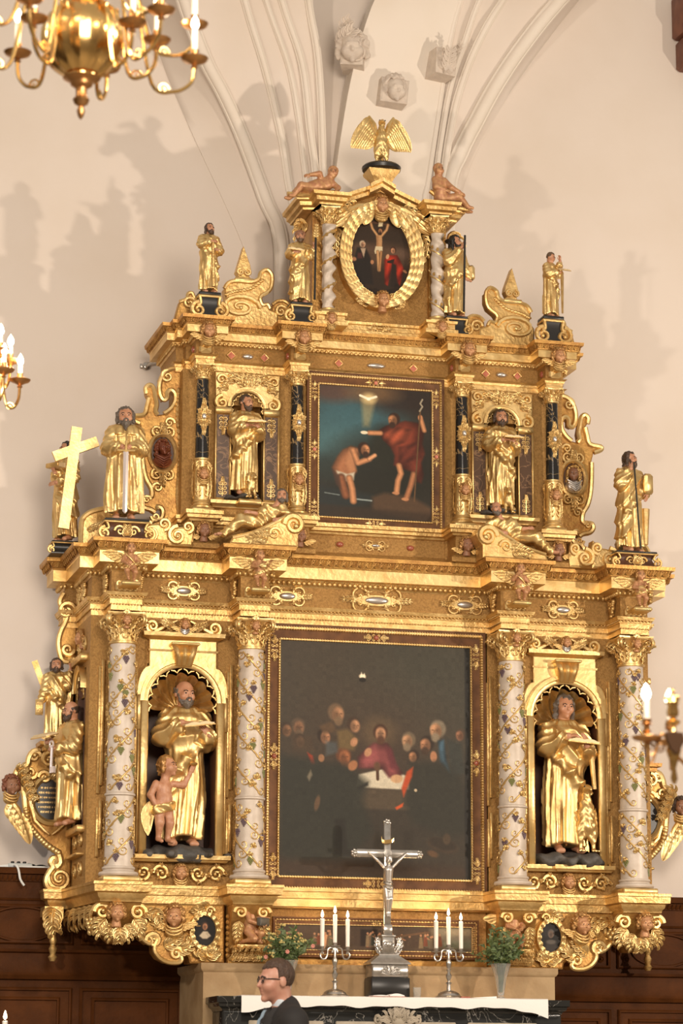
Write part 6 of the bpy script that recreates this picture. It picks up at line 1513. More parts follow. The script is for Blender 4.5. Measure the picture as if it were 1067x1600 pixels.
def candle(c, h, label, grp):
    t = thing('candle', label, 'candle', c, 0, grp)
    m = MB(); lathe(m, [(.0150, 0), (.0155, h*.5), (.0160, h-.004), (.012, h), (.004, h-.003)], 16); m.build('wax', WAX, t, local=True)
    m = MB(); tube(m, [(0, 0, h-.004), (.001, 0, h+.012)], .0015, 5); m.build('wick', BLACKP, t, local=True)
    m = MB(); lathe(m, [(.002, 0), (.009, .008), (.0115, .018), (.0085, .032), (.004, .045), (.0006, .055)], 12, (0, 0, h+.008)); m.build('flame', FLAME, t, local=True)
    lamp('candle_light', 'POINT', (c[0], c[1], c[2]+h+.03), None, 1.6, (1, .62, .30), .02)
def candelabrum(x, y, side):
    r = thing('candelabrum', 'silver three-armed candelabrum %s' % side, 'candelabrum', (x, y, ZT), 0, 'silver candelabra on the altar')
    def q(m, n): return m.build(n, TIN, r, local=True)
    m = MB(); lathe(m, [(.098, 0), (.102, .008), (.096, .014), (.086, .018), (.080, .032), (.060, .046), (.036, .054), (.022, .058)], 28)
    for k in range(3): a = -PI/2+2*PI*k/3; ball(m, (.09*math.cos(a), .09*math.sin(a), .005), (.016, .016, .008))
    q(m, 'foot')
    m = MB(); lathe(m, [(.015, .055), (.014, .10), (.024, .112), (.012, .118), (.010, .13), (.018, .145), (.022, .165), (.014, .178), (.010, .19), (.017, .205), (.010, .215), (.015, .225), (.019, .245), (.021, .26), (.012, .28), (.008, .30), (.010, .34), (.007, .36)], 20); q(m, 'stem')
    for s in (-1, 1):
        m = MB(); P = [(s*a, 0, b) for a, b in ((.018, .322), (.012, .345), (.03, .352), (.052, .338), (.056, .305), (.068, .275), (.095, .272), (.110, .295), (.100, .318), (.088, .312))]
        tube(m, smooth_path(P, 5), .0062, 7); ball(m, (s*.02, 0, .322), .009, 8, 5); ball(m, (s*.089, 0, .312), .009, 8, 5); q(m, 'arm')
    for i, (dx, z) in enumerate(((-.095, .328), (0, .355), (.095, .328))):
        m = MB(); lathe(m, [(.006, -.012), (.010, 0), (.038, .006), (.040, .010), (.012, .009), (.015, .014), (.018, .032), (.014, .034)], 18, (dx, 0, z)); q(m, 'drip_cup')
        candle((x+dx, y, ZT+z+.031), (.20, .205, .20)[i], 'lit white candle on the %s arm of the candelabrum %s' % (('left', 'middle', 'right')[i], side), 'lit altar candles')
candelabrum(-.42, -.22, 'left of the crucifix'); candelabrum(.44, -.22, 'right of the crucifix')
GLASS = mat('clear_glass', (.95, .97, .96), 0, .05); GLASS.node_tree.nodes['Principled BSDF'].inputs['Transmission Weight'].default_value = .9
def vase(x, y, w, label, label2, seed, flowers):
    r = thing('glass_vase', label, 'vase', (x, y, ZT), 0, 'glass vases on the altar')
    m = MB(); lathe(m, [(.001, .0), (.036, .002), (.034, .010), (.022, .016), (.026, .05), (.045, .16), (.076, .255), (.073, .257), (.041, .16), (.022, .055), (.012, .03), (.001, .028)], 28); m.build('vessel', GLASS, r, local=True)
    b = thing('bouquet', label2, 'bouquet', (x, y, ZT+.05), 0, 'bouquets on the altar')
    rg = random.Random(seed); St = MB(); L = MB(); Y = MB(); Pk = MB(); tips = []
    for i in range(60):
        a = rg.uniform(0, 2*PI); e = rg.random()**.6; h = .27+.20*rg.random(); o = w*e*(.75+.5*rg.random()); p0 = Vector((rg.uniform(-.012, .012), rg.uniform(-.012, .012), 0)); p1 = Vector((.045*e*math.cos(a), .045*e*math.sin(a), .19)); p2 = Vector((o*math.cos(a), o*.8*math.sin(a), h*(1.05-.35*e*e)))
        path = smooth_path([p0, p1, (p1+p2)/2+Vector((0, 0, .02)), p2], 3); tube(St, path, .0018, 5); tips.append(p2)
        for j in range(12):
            t = .42+.58*j/11; f = t*(len(path)-1); k = min(int(f), len(path)-2); c = path[k].lerp(path[k+1], f-k); d = Vector((rg.uniform(-1, 1), rg.uniform(-1, 1), rg.uniform(-.4, 1))).normalized(); s = rg.uniform(.026, .050)
            frond(L, [c, c+d*s*.5+Vector((0, 0, .004)), c+d*s], s*.21, Vector((rg.uniform(-1, 1), -1, rg.uniform(-.2, 1))), 1, .08, depth=.25)
    for i, p in enumerate(tips):
        if i % 3 == 0 and flowers:
            for k in range(5): v = Vector((rg.uniform(-1, 1), rg.uniform(-1, 1), rg.uniform(0, 1)))*.018; ball(Y, p+v, .0085, 6, 4)
        if i % 15 == 4 and flowers:
            for k in range(7): aa = 2*PI*k/7; c = p*.9+Vector((0, -.03, -.02)); frond(Pk, [c, c+Vector((math.cos(aa)*.010, -.006, math.sin(aa)*.010)), c+Vector((math.cos(aa)*.018, -.002, math.sin(aa)*.018))], .008)
    St.build('stems', LEAFG, b, local=True); tag(L.build('leaves', LEAFG, b, local=True), kind='stuff')
    if flowers: tag(Y.build('yellow_blossoms', YELL, b, local=True), kind='stuff'); Pk.build('pink_flowers', PINK, b, local=True)
vase(-.765, -.2, .20, 'clear trumpet-shaped glass vase at the left end of the altar, behind the walking man', 'green bouquet with pink and yellow flowers in the left glass vase', 5, True)
vase(.845, -.2, .205, 'clear trumpet-shaped glass vase at the right end of the altar', 'all-green leafy bouquet in the right glass vase', 9, False)
r = thing('open_book', 'small open book with reddish cover lying before the crucifix', 'book', (-.02, -.30, ZT), .1)
m = MB(); box(m, (-.16, -.045, .001), (.10, .05, .005)); m.build('cover', mat('dull_red_cover', (.32, .10, .06), 0, .5), r, local=True)
m = MB()
for s in (-1, 1): loft(m, [[(-.03+s*.005+s*.12*t*(1 if s < 0 else .95), y, .006) for y in (-.04, .045)]+[(-.03+s*.005+s*.12*t*(1 if s < 0 else .95), y, .008+.018*math.sin(PI*(.12+.8*t))*(.35 if s < 0 else 1)) for y in (.045, -.04)] for t in [k/8 for k in range(9)]])
m.build('pages', CLOTH, r, local=True)
r = thing('drinking_glass', 'small clear tumbler on the altar right of the crucifix plinth', 'glass', (.19, -.25, ZT)); m = MB(); lathe(m, [(.001, 0), (.026, 0), (.031, .075), (.029, .075), (.025, .006), (.001, .005)], 20); m.build('vessel', GLASS, r, local=True)
r = thing('red_booklet', 'small dark red booklet beside the right candelabrum', 'book', (.545, -.29, ZT)); m = MB(); bbox(m, (-.04, -.03, .001), (.03, .03, .012), .003); m.build('cover', REDST, r, local=True)
r = thing('folded_paper', 'folded white sheet lying near the right vase', 'paper', (.68, -.29, ZT), .1); m = MB(); loft(m, [[(-.09, -.04, .002), (.09, -.04, .002), (.09, .04, .002), (-.09, .04, .002)], [(-.09, -.04, .004), (.09, -.04, .016), (.09, .04, .016), (-.09, .04, .004)]]); m.build('sheet', CLOTH, r, local=True)
# cables and a power strip lying on the left panelling ledge
ZL = 1.925
r = thing('power_strip', 'pale grey power strip lying on the left panelling ledge', 'power strip', (-2.52, .92, ZL)); m = MB(); bbox(m, (-.13, -.03, .001), (.05, .03, .035), .006); m.build('housing', mat('pale_plastic', (.5, .52, .50), 0, .5), r, local=True)
m = MB(); [bbox(m, (-.11+.045*k, -.02, .035), (-.085+.045*k, .01, .05), .004) for k in range(3)]; m.build('plug', BLACKP, r, local=True)
r = MB(); tube(r, smooth_path([(-2.72, .93, ZL+.012), (-2.62, .90, ZL+.02), (-2.60, .83, ZL+.012), (-2.585, .812, ZL-.02), (-2.57, .81, ZL-.09), (-2.54, .81, ZL-.135)], 6), .009, 8); o = r.build('white_cable', mat('white_plastic', (.72, .72, .68), 0, .45)); tag(o, 'white cable drooping over the left panelling ledge', 'cable', None, 'thing')
r = MB(); rg = random.Random(2); tube(r, smooth_path([(-2.62, .96, ZL+.012)]+[(-2.60+.028*k+rg.uniform(-.02, .02), .97+rg.uniform(-.04, .04), ZL+.014+.03*rg.random()) for k in range(10)]+[(-2.30, .96, ZL+.012)], 5), .008, 7); o = r.build('black_cable', BLACKP); tag(o, 'tangled black cable behind the power strip on the left ledge', 'cable', None, 'thing')
r = MB(); tube(r, smooth_path([(-2.80, .95, ZL+.009), (-2.6, .90, ZL+.009), (-2.45, .88, ZL+.009), (-2.33, .9, ZL+.009)], 6), .008, 7); o = r.build('flat_white_cable', MATS['white_plastic']); tag(o, 'straight white cable along the left panelling ledge beside the power strip', 'cable', None, 'thing')

# ------------------------------------------------------------------ carved figures
def foot_head(fx, fy, hy, Y, z=None):
    a = W(fx, fy, Y); b = W(fx, hy, Y); z0 = a.z if z is None else z
    return (a.x, Y, z0), b.z-z0
def P_(root, m, n, mt): return m.build(n, mt, root, local=True)
def open_book(root, c, w, h, rx=-.9, rz=0., ry=0., name='open_book'):
    M = Matrix.Translation(c) @ Matrix.Rotation(rz, 4, 'Z') @ Matrix.Rotation(ry, 4, 'Y') @ Matrix.Rotation(rx+PI/2, 4, 'X')
    m = MB()
    for s in (-1, 1):
        R = []
        for k in range(7):
            t = k/6; x = s*w*t; d = .10*w*math.sin(PI*min(1, t*1.1+.05)); R.append([(x, -h/2, -.02*w), (x, h/2, -.02*w), (x, h/2, d+.10*w*(1-.3*t)), (x, -h/2, d+.10*w*(1-.3*t))])
        loft(m, R)
    q = MB(); q.merge(m, M); o = P_(root, q, name, PAGES)
    m = MB(); box(m, (-w*1.06, -h*.54, -.09*w), (w*1.06, h*.54, -.02*w)); q = MB(); q.merge(m, M); q.build('book_cover', GOLD, o, local=True)
def closed_book(root, c, sx, sy, sz, rz=0., ry=0.):
    M = Matrix.Translation(c) @ Matrix.Rotation(rz, 4, 'Z') @ Matrix.Rotation(ry, 4, 'Y'); m = MB(); bbox(m, (-sx, -sy, -sz), (sx, sy, sz), .006); q = MB(); q.merge(m, M); o = P_(root, q, 'closed_book', GOLD)
    m = MB(); box(m, (-sx*.9, -sy*.75, -sz*1.02), (sx*1.03, sy*.75, sz*1.02)); q = MB(); q.merge(m, M); q.build('book_pages', PAGES, o, local=True)
def bar(root, a, b, r, n, mt, seg=8): m = MB(); tube(m, [a, b], r, seg); return P_(root, m, n, mt)
def plank(m, a, b, w, d=.012):
    a = Vector(a); b = Vector(b); t = (b-a).normalized(); s = t.cross(Vector((0, -1, 0))).normalized(); u = Vector((0, -1, 0))
    loft(m, [[p+s*w-u*d, p+s*w+u*d, p-s*w+u*d, p-s*w-u*d] for p in (a, b)])
def rock(root, w, d, h, seed=1):
    def f(P): return ell(P, (0, 0, -h*.55), (w, d, h*.62))+.012*np.sin(23*P[0]+seed)*np.sin(27*P[1]+1)+.008*np.sin(51*P[0])*np.sin(47*P[2]+seed)
    sculpt(f, (-w*1.2, -d*1.2, -h), (w*1.2, d*1.2, h*.3), .010).build('rock_base', ROCK, root, local=True)
PAGES = mat('aged_pages', (.74, .58, .34), .2, .5)
GREYH = mat('grey_brown_hair', (.085, .065, .05), 0, .5, (.14, .11, .085), 30)
BRH = mat('brown_hair', (.11, .065, .035), 0, .5)

loc, H = foot_head(282, 1324, 1064, .26)
A = statue('saint_statue', 'gilded bald bearded saint reading, in the left main niche', loc, H, 0, yaw=.30, nod=.10, lean=.02, hair='bald', beard=.13, hairm=GREYH, armL=((-.165, -.05, .655), (-.035, -.165, .725)), armR=((.165, -.04, .635), (.135, -.155, .655)), handL=((1, -.15, .05), (-.1, -.3, 1), .25), handR=((-.45, -.1, .55), (.6, -.7, -.4), .5), mantle=(-.9, .75, .02), seed=3, h=.0066, sleeve=1.05)
open_book(A, (.055, -.195, .715), .09, .09, -1.45, .05, -.13); rock(A, .26, .17, .10, 1)
loc, H = foot_head(885, 1335, 1086, .26)
B = statue('saint_statue', 'gilded long-haired beardless saint with an open book, in the right main niche', loc, H, 0, yaw=.08, nod=.14, lean=-.015, hair='long', beard=0, hairm=GREYH, armL=((-.175, -.05, .66), (-.035, -.165, .72)), armR=((.15, -.05, .62), (.085, -.165, .66)), handL=((1, -.1, .12), (-.1, -.5, 1), .6), handR=((-.2, -.2, .8), (.7, -.7, 0), .5), mantle=(1.1, .55, .03), seed=11, h=.0066, wide=.92, hs=.145)
open_book(B, (.045, -.19, .685), .10, .09, -1.45, .0, .07); rock(B, .28, .17, .09, 5); bar(B, (.135, -.11, .60), (.155, -.10, .40), [.018, .014], 'hanging_cloth', GOLD2)
# the child at the left saint's knee
c = W(254, 1318, .13); Hc = W(254, 1178, .13).z-c.z
K = thing('child_statue', 'small nude carved child clutching the bald saint in the left niche', 'statue', c, .5, None, Hc)
J = dict(head=(.02, -.03, .86), neck=(0, 0, .74), chest=(0, 0, .60), pelvis=(0, .01, .42), shL=(-.11, 0, .66), elL=(-.17, .02, .53), wrL=(-.13, -.03, .42), shR=(.11, -.02, .67), elR=(.21, -.10, .66), wrR=(.27, -.14, .80), hipL=(-.065, 0, .40), knL=(-.07, -.03, .23), anL=(-.065, 0, .05), toeL=(-.07, -.07, .02), hipR=(.065, 0, .40), knR=(.07, -.035, .23), anR=(.07, 0, .05), toeR=(.075, -.07, .02))
nude(K, J, .82, .013, FLESH, True, .235, .45, -.1, 0, 'curly', HAIRG, robe_f=lambda P, f: smax(f(P)-.022+.008*np.sin(60*P[2]+25*P[0]), np.abs(P[2]-.40-.25*P[0])-.055, .012))
m = MB(); frond(m, [(-.12, .03, .46), (-.18, .06, .30), (-.17, .05, .08)], .08, (-.4, -1, 0), 1); P_(K, m, 'hanging_cloth', GOLD2)
m = MB(); ball(m, (.29, -.16, .90), (.055, .05, .025), 10, 6); P_(K, m, 'shell', GOLD2)

def bird(root, h, wings_up, mt=GOLD2, sc=1.):
    """eagle, root units: 1 = foot to crown"""
    tw = .0 if wings_up else .0
    def f(P):
        d = ell(P, (0, .02, .46), (.15, .15, .25)); d = smin(d, cap(P, (0, -.01, .62), (0, -.03, .84), .085, .062), .08); d = smin(d, ell(P, (0, -.05, .90), (.07, .09, .065)), .04)
        d = smin(d, cap(P, (0, -.12, .905), (0, -.19, .875), .03, .012), .02)
        d = smin(d, cap(P, (0, .10, .34), (0, .20, .10), .09, .05), .06)
        for s in (-1, 1):
            d = smin(d, cap(P, (.09*s, -.01, .34), (.10*s, -.02, .17), .075, .05), .05); d = smin(d, cap(P, (.10*s, -.02, .17), (.10*s, -.03, .03), .035, .028), .02)
            for t in (-.05, 0, .05): d = smin(d, cap(P, (.10*s, -.03, .025), (.10*s+t, -.11, .015), .022, .014), .012)
        return d+.010*np.sin(42*P[0])*np.sin(46*P[2]+3*np.sin(20*P[0]))*(P[1] < .1)*(P[2] > .15)
    sculpt(f, (-.3, -.3, -.01), (.3, .35, 1.0), .016).build('body', mt, root, local=True)
    for s in (-1, 1):
        m = MB()
        if wings_up: wing(m, (s*.10, .04, .66), (s*.38, 0, .92), .62, .80, (0, -1, 0), 7, .75, (-.62, .30), 1.5)
        else: wing(m, (s*.13, .03, .62), (s*.25, .25, -.9), .40, .34, (s, -.4, 0), 5, .25)
        P_(root, m, 'wing', mt)
    m = MB()
    for k in range(5): a = -.5+.25*k; frond(m, [(0, .12, .28), (.10*math.sin(a), .14, .14), (.22*math.sin(a), .13, .02 if not wings_up else .05)], .05, (0, -1, 0), 1)
    P_(root, m, 'tail', mt)
    m = MB(); [ball(m, (s*.055, -.095, .925), .015, 6, 4) for s in (-1, 1)]; P_(root, m, 'eyes', HAIRB)
c = W(916, 1332, .14); H = W(916, 1222, .14).z-c.z
E = thing('eagle_statue', 'gilded standing eagle with folded wings at the feet of the right niche saint', 'statue', c, .1, None, H); bird(E, H, False)
c = W(598, 262, .12)
r = thing('eagle_pedestal', 'small black and gold pedestal on the apex of the gable', 'pedestal', (.02, .12, 7.262))
m = MB(); R = [[(a*w, b*w*.8, z) for a, b in ((-1, -1), (1, -1), (1, 1), (-1, 1))] for w, z in ((.07, 0), (.085, .03), (.12, .075), (.125, .095))]; loft(m, R); m.build('gold_block', GOLD, r, local=True)
m = MB(); lathe(m, [(.12, .095), (.15, .105), (.155, .13), (.14, .145), (.05, .15)], 20); m.build('black_disc', BLACKP, r, local=True)
H = W(600, 184, .12).z-7.412; E = thing('eagle_statue', 'gilded eagle with raised wings crowning the altarpiece', 'statue', (.02, .12, 7.412), -.05, None, H*.98); bird(E, H, True)

# flank and left wing
loc, H = foot_head(122, 1290, 1096, .47); S3 = statue('saint_statue', 'gilded balding saint holding book and key, in the narrow left flank niche', (-2.265, .47, 2.205), W(122, 1096, .47).z-2.205, -1.15, yaw=-.2, nod=.12, hair='bald', beard=.10, hairm=HAIRD, armL=((-.16, -.05, .63), (-.05, -.20, .66)), armR=((.15, -.06, .62), (.06, -.20, .60)), mantle=(.9, .8, .03), seed=21, h=.0095)
open_book(S3, (.0, -.26, .70), .11, .11, -1.3, 0, 0); m = MB(); tube(m, [(.07, -.23, .62), (.07, -.235, .40)], .012, 7); carve(m, circ(.07, .63, .025, .025, 12)+[(.095, .63)], -.235, .008, taper=False, end=False); box(m, (.07, -.245, .40), (.12, -.225, .45)); P_(S3, m, 'key', STEEL)
zl = W(80, 1161, .75).z+.001
S4 = statue('saint_statue', 'gilded dark-bearded saint before a diagonal cross, on the lower left wing', (-2.35, .74, zl), W(76, 1028, .74).z-zl, -.15, yaw=-.1, hair='curly', beard=.16, armL=((-.16, -.02, .60), (-.185, -.08, .44)), armR=((.165, .0, .68), (.165, -.03, .86)), handL=((0, -.2, -1), (-1, -.3, 0), .5), handR=((.0, -.2, 1), (.6, -.8, 0), .6), mantle=(1., .8, -.02), seed=5, h=.0095, hs=.165)
closed_book(S4, (-.19, -.12, .40), .045, .03, .09)
m = MB(); plank(m, (-.26, .11, .98), (.10, .11, .05), .035); plank(m, (.22, .11, 1.0), (-.12, .11, .05), .035); P_(S4, m, 'diagonal_cross', GOLD)

# shoulders of the main cornice
def pedestal(label, c, w, d, h, dark=False, scroll=True):
    r = thing('statue_pedestal', label, 'pedestal', c, 0, 'pedestals under the standing saints')
    def q(m, n, mt): return m.build(n, mt, r, local=True)
    m = MB(); R = [[(a*k, b*d*(k/w), z) for a, b in ((-1, -1), (1, -1), (1, 1), (-1, 1))] for k, z in ((w*1.05, 0), (w*1.05, h*.08), (w*.86, h*.25), (w*.78, h*.5), (w*.84, h*.72), (w*.95, h*.8))]; loft(m, R); q(m, 'core', BLACKP if dark else REDBR)
    m = MB(); bbox(m, (-w*1.05, -d*1.05, h*.78), (w*1.05, d*1.05, h*.88), .004); q(m, 'gold_fillet', GOLD)
    m = MB(); bbox(m, (-w, -d, h*.88), (w, d, h), .004); q(m, 'top_slab', BLACKP)
    for s in (-1, 1):
        m = MB(); carve(m, [(s*(w*1.0-.0)+s*a, h*.28+b) for a, b in spiral((0, 0), h*.30, h*.05, 1.4, PI/2, -1)], -d*.9, h*.10); tube(m, smooth_path([(s*w*1.15, -d*.9, h*.45), (s*w*.83, -d*.9, h*.52), (s*w*.92, -d*.95, h*.80)], 5), h*.07, 6); q(m, 'side_scroll', GOLD)
    if not dark:
        m = MB(); carve(m, [(-w*.3-a, h*.4+b) for a, b in spiral((0, 0), h*.28, h*.04, 1.3, 0, 1)], -d*.86, h*.08); carve(m, [(w*.3+a, h*.4+b) for a, b in spiral((0, 0), h*.28, h*.04, 1.3, 0, 1)], -d*.86, h*.08); frond(m, [(0, -d*.88, .1*h), (0, -d*1.05, .4*h), (0, -d*.9, .75*h)], w*.22); q(m, 'front_ornament', GOLD2)
    return r
pedestal('low gold scrolled pedestal under the left sword saint', (-2.0, -.08, 4.251), .165, .12, .155)
S6 = statue('saint_statue', 'gilded dark-bearded saint resting both hands on a sword, left shoulder of the cornice', (-2.01, -.08, 4.407), W(193, 636, -.08).z-4.407, -.12, hair='curly', beard=.30, hairm=GREYH, hs=.172, armL=((-.18, -.03, .62), (-.03, -.165, .615)), armR=((.18, -.03, .62), (.03, -.165, .615)), handL=((.8, -.2, -.1), (-.3, -.6, .6), .9), handR=((-.8, -.2, -.1), (.3, -.6, .6), .9), cloak=True, seed=8, h=.0085, wide=.95, hem=.07)
m = MB(); loft(m, [[(-w, -.195, z), (0, -.205, z), (w, -.195, z), (0, -.185, z)] for w, z in ((.004, .03), (.020, .05), (.022, .565))]); o = P_(S6, m, 'sword', STEEL); m = MB(); tube(m, [(-.075, -.195, .575), (.075, -.195, .575)], .010, 8); tube(m, [(0, -.195, .56), (0, -.195, .66)], .012, 8); m.build('hilt', GOLD2, o, local=True)
pedestal('small pedestal under the left saint who carries the cross', (-2.35, .56, 4.251), .10, .09, .10, True)
S5 = statue('saint_statue', 'gilded saint turned away with tall cross and book, far left of the cornice', (-2.33, .56, 4.352), W(105, 690, .56).z-4.352, -.95, yaw=-.45, lean=-.03, hair='short', beard=0, hairm=HAIRB, hs=.15, armL=((-.13, -.03, .63), (-.03, -.14, .67)), armR=((.17, -.05, .62), (.02, -.17, .56)), handL=((.1, -.6, .5), (0, -.5, -1), .6), handR=((-.8, -.3, -.1), (0, -1, .2), .3), mantle=(1., .6, .0), seed=14, h=.0085)
closed_book(S5, (-.01, -.15, .735), .085, .06, .022)
o = thing('latin_cross', 'tall plain gilded cross held by the far left saint on the cornice', 'cross', (0, 0, 0))
m = MB(); a = W(99, 826, .36); b = W(120, 668, .36); plank(m, a, b, .040, .018); c0 = W(84, 714, .36); c1 = W(152, 690, .36); plank(m, c0, c1, .038, .019); o.location = a; m.build('beams', GOLD2, o)
pedestal('low gold scrolled pedestal under the right staff saint', (1.975, -.08, 4.251), .165, .12, .125)
S7 = statue('saint_statue', 'gilded dark-haired saint with a thin black staff, right shoulder of the cornice', (1.965, -.08, 4.377), W(982, 706, -.08).z-4.377, .35, yaw=.5, hair='mid', beard=.12, hs=.150, armL=((-.17, -.03, .66), (-.085, -.13, .80)), armR=((.185, .02, .62), (.15, -.08, .58)), handL=((.3, -.2, .9), (-.6, -.8, 0), .9), handR=((-.3, -.3, -.6), (.5, -1, 0), .5), mantle=(-1., .5, .05), seed=17, h=.0085, wide=.9)
bar(S7, (-.075, -.16, .86), (-.02, -.17, .02), .008, 'staff', BLACKP); m = MB(); bbox(m, (.09, -.14, .58), (.20, -.07, .78), .03); P_(S7, m, 'satchel', GOLD2); bar(S7, (.17, -.02, .45), (.16, -.03, .10), [.05, .03], 'hanging_cloak', GOLD2)

# saints of the upper niches with a lion and a calf
S8 = statue('saint_statue', 'gilded dark-bearded saint looking aside over an open book, in the upper left niche', (W(383, 700, .15).x, .15, 4.70), W(381, 617, .15).z-4.70, 0, yaw=.65, nod=.1, hair='short', beard=.14, armL=((-.15, -.03, .64), (-.02, -.16, .665)), armR=((.15, -.05, .60), (.11, -.15, .635)), handL=((1, -.1, .1), (0, -.4, 1), .4), handR=((-.4, 0, .6), (.5, -.8, -.3), .5), mantle=(-1., .8, .0), seed=33, h=.0095, hs=.155)
open_book(S8, (.06, -.19, .695), .09, .09, -1.45, 0, -.05)
S9 = statue('saint_statue', 'gilded dark-bearded saint facing forward with open book, in the upper right niche', (W(782, 720, .15).x, .15, 4.70), W(778, 640, .15).z-4.70, 0, yaw=.0, nod=.12, hair='curly', beard=.14, armL=((-.165, -.03, .64), (-.03, -.17, .665)), armR=((.15, -.05, .60), (.11, -.15, .635)), handL=((1, -.1, .1), (0, -.4, 1), .4), handR=((-.4, 0, .6), (.5, -.8, -.3), .5), mantle=(1., .7, .02), seed=41, h=.0095, hs=.155)
open_book(S9, (.06, -.19, .69), .09, .09, -1.45, 0, .0)
for S in (S8, S9): rock(S, .17, .14, .04, 2)
def beast(name, label, c, h, lion):
    r = thing(name, label, 'statue', c, .35 if lion else -.2, None, h)
    def f(P):
        d = cap(P, (0, .25, .28), (0, .0, .45), .20, .19); d = smin(d, cap(P, (0, -.02, .48), (0, -.10, .70), .16, .15), .1); d = smin(d, ell(P, (0, -.16, .80), (.14, .15, .15)), .06); d = smin(d, ell(P, (0, -.30, .755), (.085, .09, .075)), .04)
        for s in (-1, 1):
            d = smin(d, cap(P, (.11*s, -.04, .45), (.12*s, -.12, .08), .075, .055), .05); d = smin(d, cap(P, (.12*s, -.12, .05), (.12*s, -.20, .04), .055, .05), .03)
            d = smin(d, cap(P, (.16*s, .28, .24), (.20*s, .02, .16), .12, .08), .05); d = smin(d, cap(P, (.20*s, .02, .14), (.21*s, -.06, .045), .06, .05), .03)
            d = smin(d, ell(P, (.12*s, -.12, .91), (.035, .03, .05) if lion else (.07, .03, .035)), .03)
            if not lion: d = smin(d, cap(P, (.07*s, -.14, .92), (.12*s, -.14, 1.05), .03, .012), .02)
        return d
    sculpt(f, (-.38, -.45, -.02), (.38, .55, 1.1), .022).build('body', GOLD2, r, local=True)
    if lion: sculpt(lambda P: smax(ell(P, (0, -.06, .74), (.24, .20, .27))+.03*np.sin(30*P[0])*np.sin(28*P[2])*np.sin(25*P[1]), -(P[1]+.16), .05), (-.35, -.4, .4), (.35, .25, 1.1), .022).build('mane', GOLD2, r, local=True)
    m = MB(); [ball(m, (s*.06, -.285, .83), .018, 6, 4) for s in (-1, 1)]; P_(r, m, 'eyes', HAIRB)
c = W(392, 770, .05); beast('lion_statue', 'small gilded lion sitting at the feet of the upper left niche saint', (c.x, .06, 4.668), .20, True)
c = W(795, 800, .05); beast('calf_statue', 'small gilded calf lying at the feet of the upper right niche saint', (c.x, .06, 4.668), .21, False)

# four saints on the upper cornice
def cornice_saint(px, top, Y, label, zt, ped, **k):
    x = W(px, 470, Y).x; pedestal(ped, (x, Y, 6.026), .085, .075, zt-6.026, True)
    return statue('saint_statue', label, (x, Y, zt+.001), W(px, top, Y).z-zt, k.pop('rz', 0), h=.0115, **k)
s10 = cornice_saint(325, 349, .02, 'gilded long-haired saint leaning on a club, far left on the upper cornice', 6.225, 'black and gold pedestal at the far left end of the upper cornice', rz=.2, yaw=.15, hair='long', beard=.10, armL=((-.16, -.04, .68), (-.02, -.16, .70)), armR=((.185, -.02, .62), (.10, -.12, .60)), mantle=(1., .5, .1), seed=51, hs=.15)
bar(s10, (-.02, -.19, .68), (.0, -.19, .06), [.016, .03], 'club', GOLD)
s11 = cornice_saint(468, 361, -.03, 'gilded turbaned saint with book and black halberd, left of the gable', 6.185, 'black and gold pedestal just left of the gable', rz=-.1, yaw=-.1, hair='short', beard=.12, hairm=BRH, armL=((-.17, -.04, .66), (-.10, -.17, .66)), armR=((.18, -.03, .66), (.16, -.13, .74)), handR=((.1, -.4, .5), (.6, -.8, 0), .9), mantle=(-1., .5, .05), seed=57, hs=.155)
open_book(s11, (-.08, -.20, .69), .10, .09, -1.2, 0, .1); o = bar(s11, (.17, -.19, .02), (.18, -.19, .86), .014, 'halberd', BLACKP); m = MB(); frond(m, [(.18, -.19, .86), (.185, -.19, .96), (.19, -.19, 1.06)], .035); m.build('blade', GOLD2, o, local=True)
m = MB(); ball(m, (0, .0, .955), (.075, .08, .055), 12, 7); P_(s11, m, 'turban', FLESHD)
s12 = cornice_saint(710, 369, -.03, 'gilded black-bearded pilgrim with hat and black staff, right of the gable', 6.17, 'black and gold pedestal just right of the gable', rz=.35, yaw=.55, hair='long', beard=.28, hairm=HAIRB, armL=((-.14, -.05, .66), (-.02, -.19, .82)), armR=((.19, .0, .62), (.20, -.05, .48)), handL=((.3, -.2, .9), (-.6, -.8, 0), .9), mantle=(-1., .5, .05), seed=63, hs=.16)
bar(s12, (-.01, -.22, .95), (-.04, -.23, .02), .013, 'staff', BLACKP); m = MB(); bbox(m, (.16, -.10, .48), (.25, .0, .66), .03); P_(s12, m, 'pilgrim_bag', GOLD2); m = MB(); ball(m, (.02, .06, .95), (.10, .09, .03), 12, 6); ball(m, (.02, .02, .975), (.065, .07, .05), 12, 6); P_(s12, m, 'hat', HAIRB)
s13 = cornice_saint(860, 395, .02, 'gilded brown-haired saint bowed over a book, far right on the upper cornice', 6.245, 'black and gold pedestal at the far right end of the upper cornice', rz=.65, yaw=.25, nod=.3, hair='short', beard=0, hairm=BRH, armL=((-.16, -.05, .64), (-.02, -.19, .66)), armR=((.15, -.06, .68), (.04, -.15, .86)), handR=((-.2, -.1, .8), (.8, 0, .3), .6), mantle=(1., .7, .0), seed=71, hs=.15)
open_book(s13, (.03, -.23, .70), .10, .10, -1.3, 0, -.15); m = MB(); loft(m, [[(-w, -.215, z), (w, -.215, z), (w, -.20, z), (-w, -.20, z)] for w, z in ((.014, .04), (.034, .60), (.02, .66))]); P_(s13, m, 'saw', GOLD)

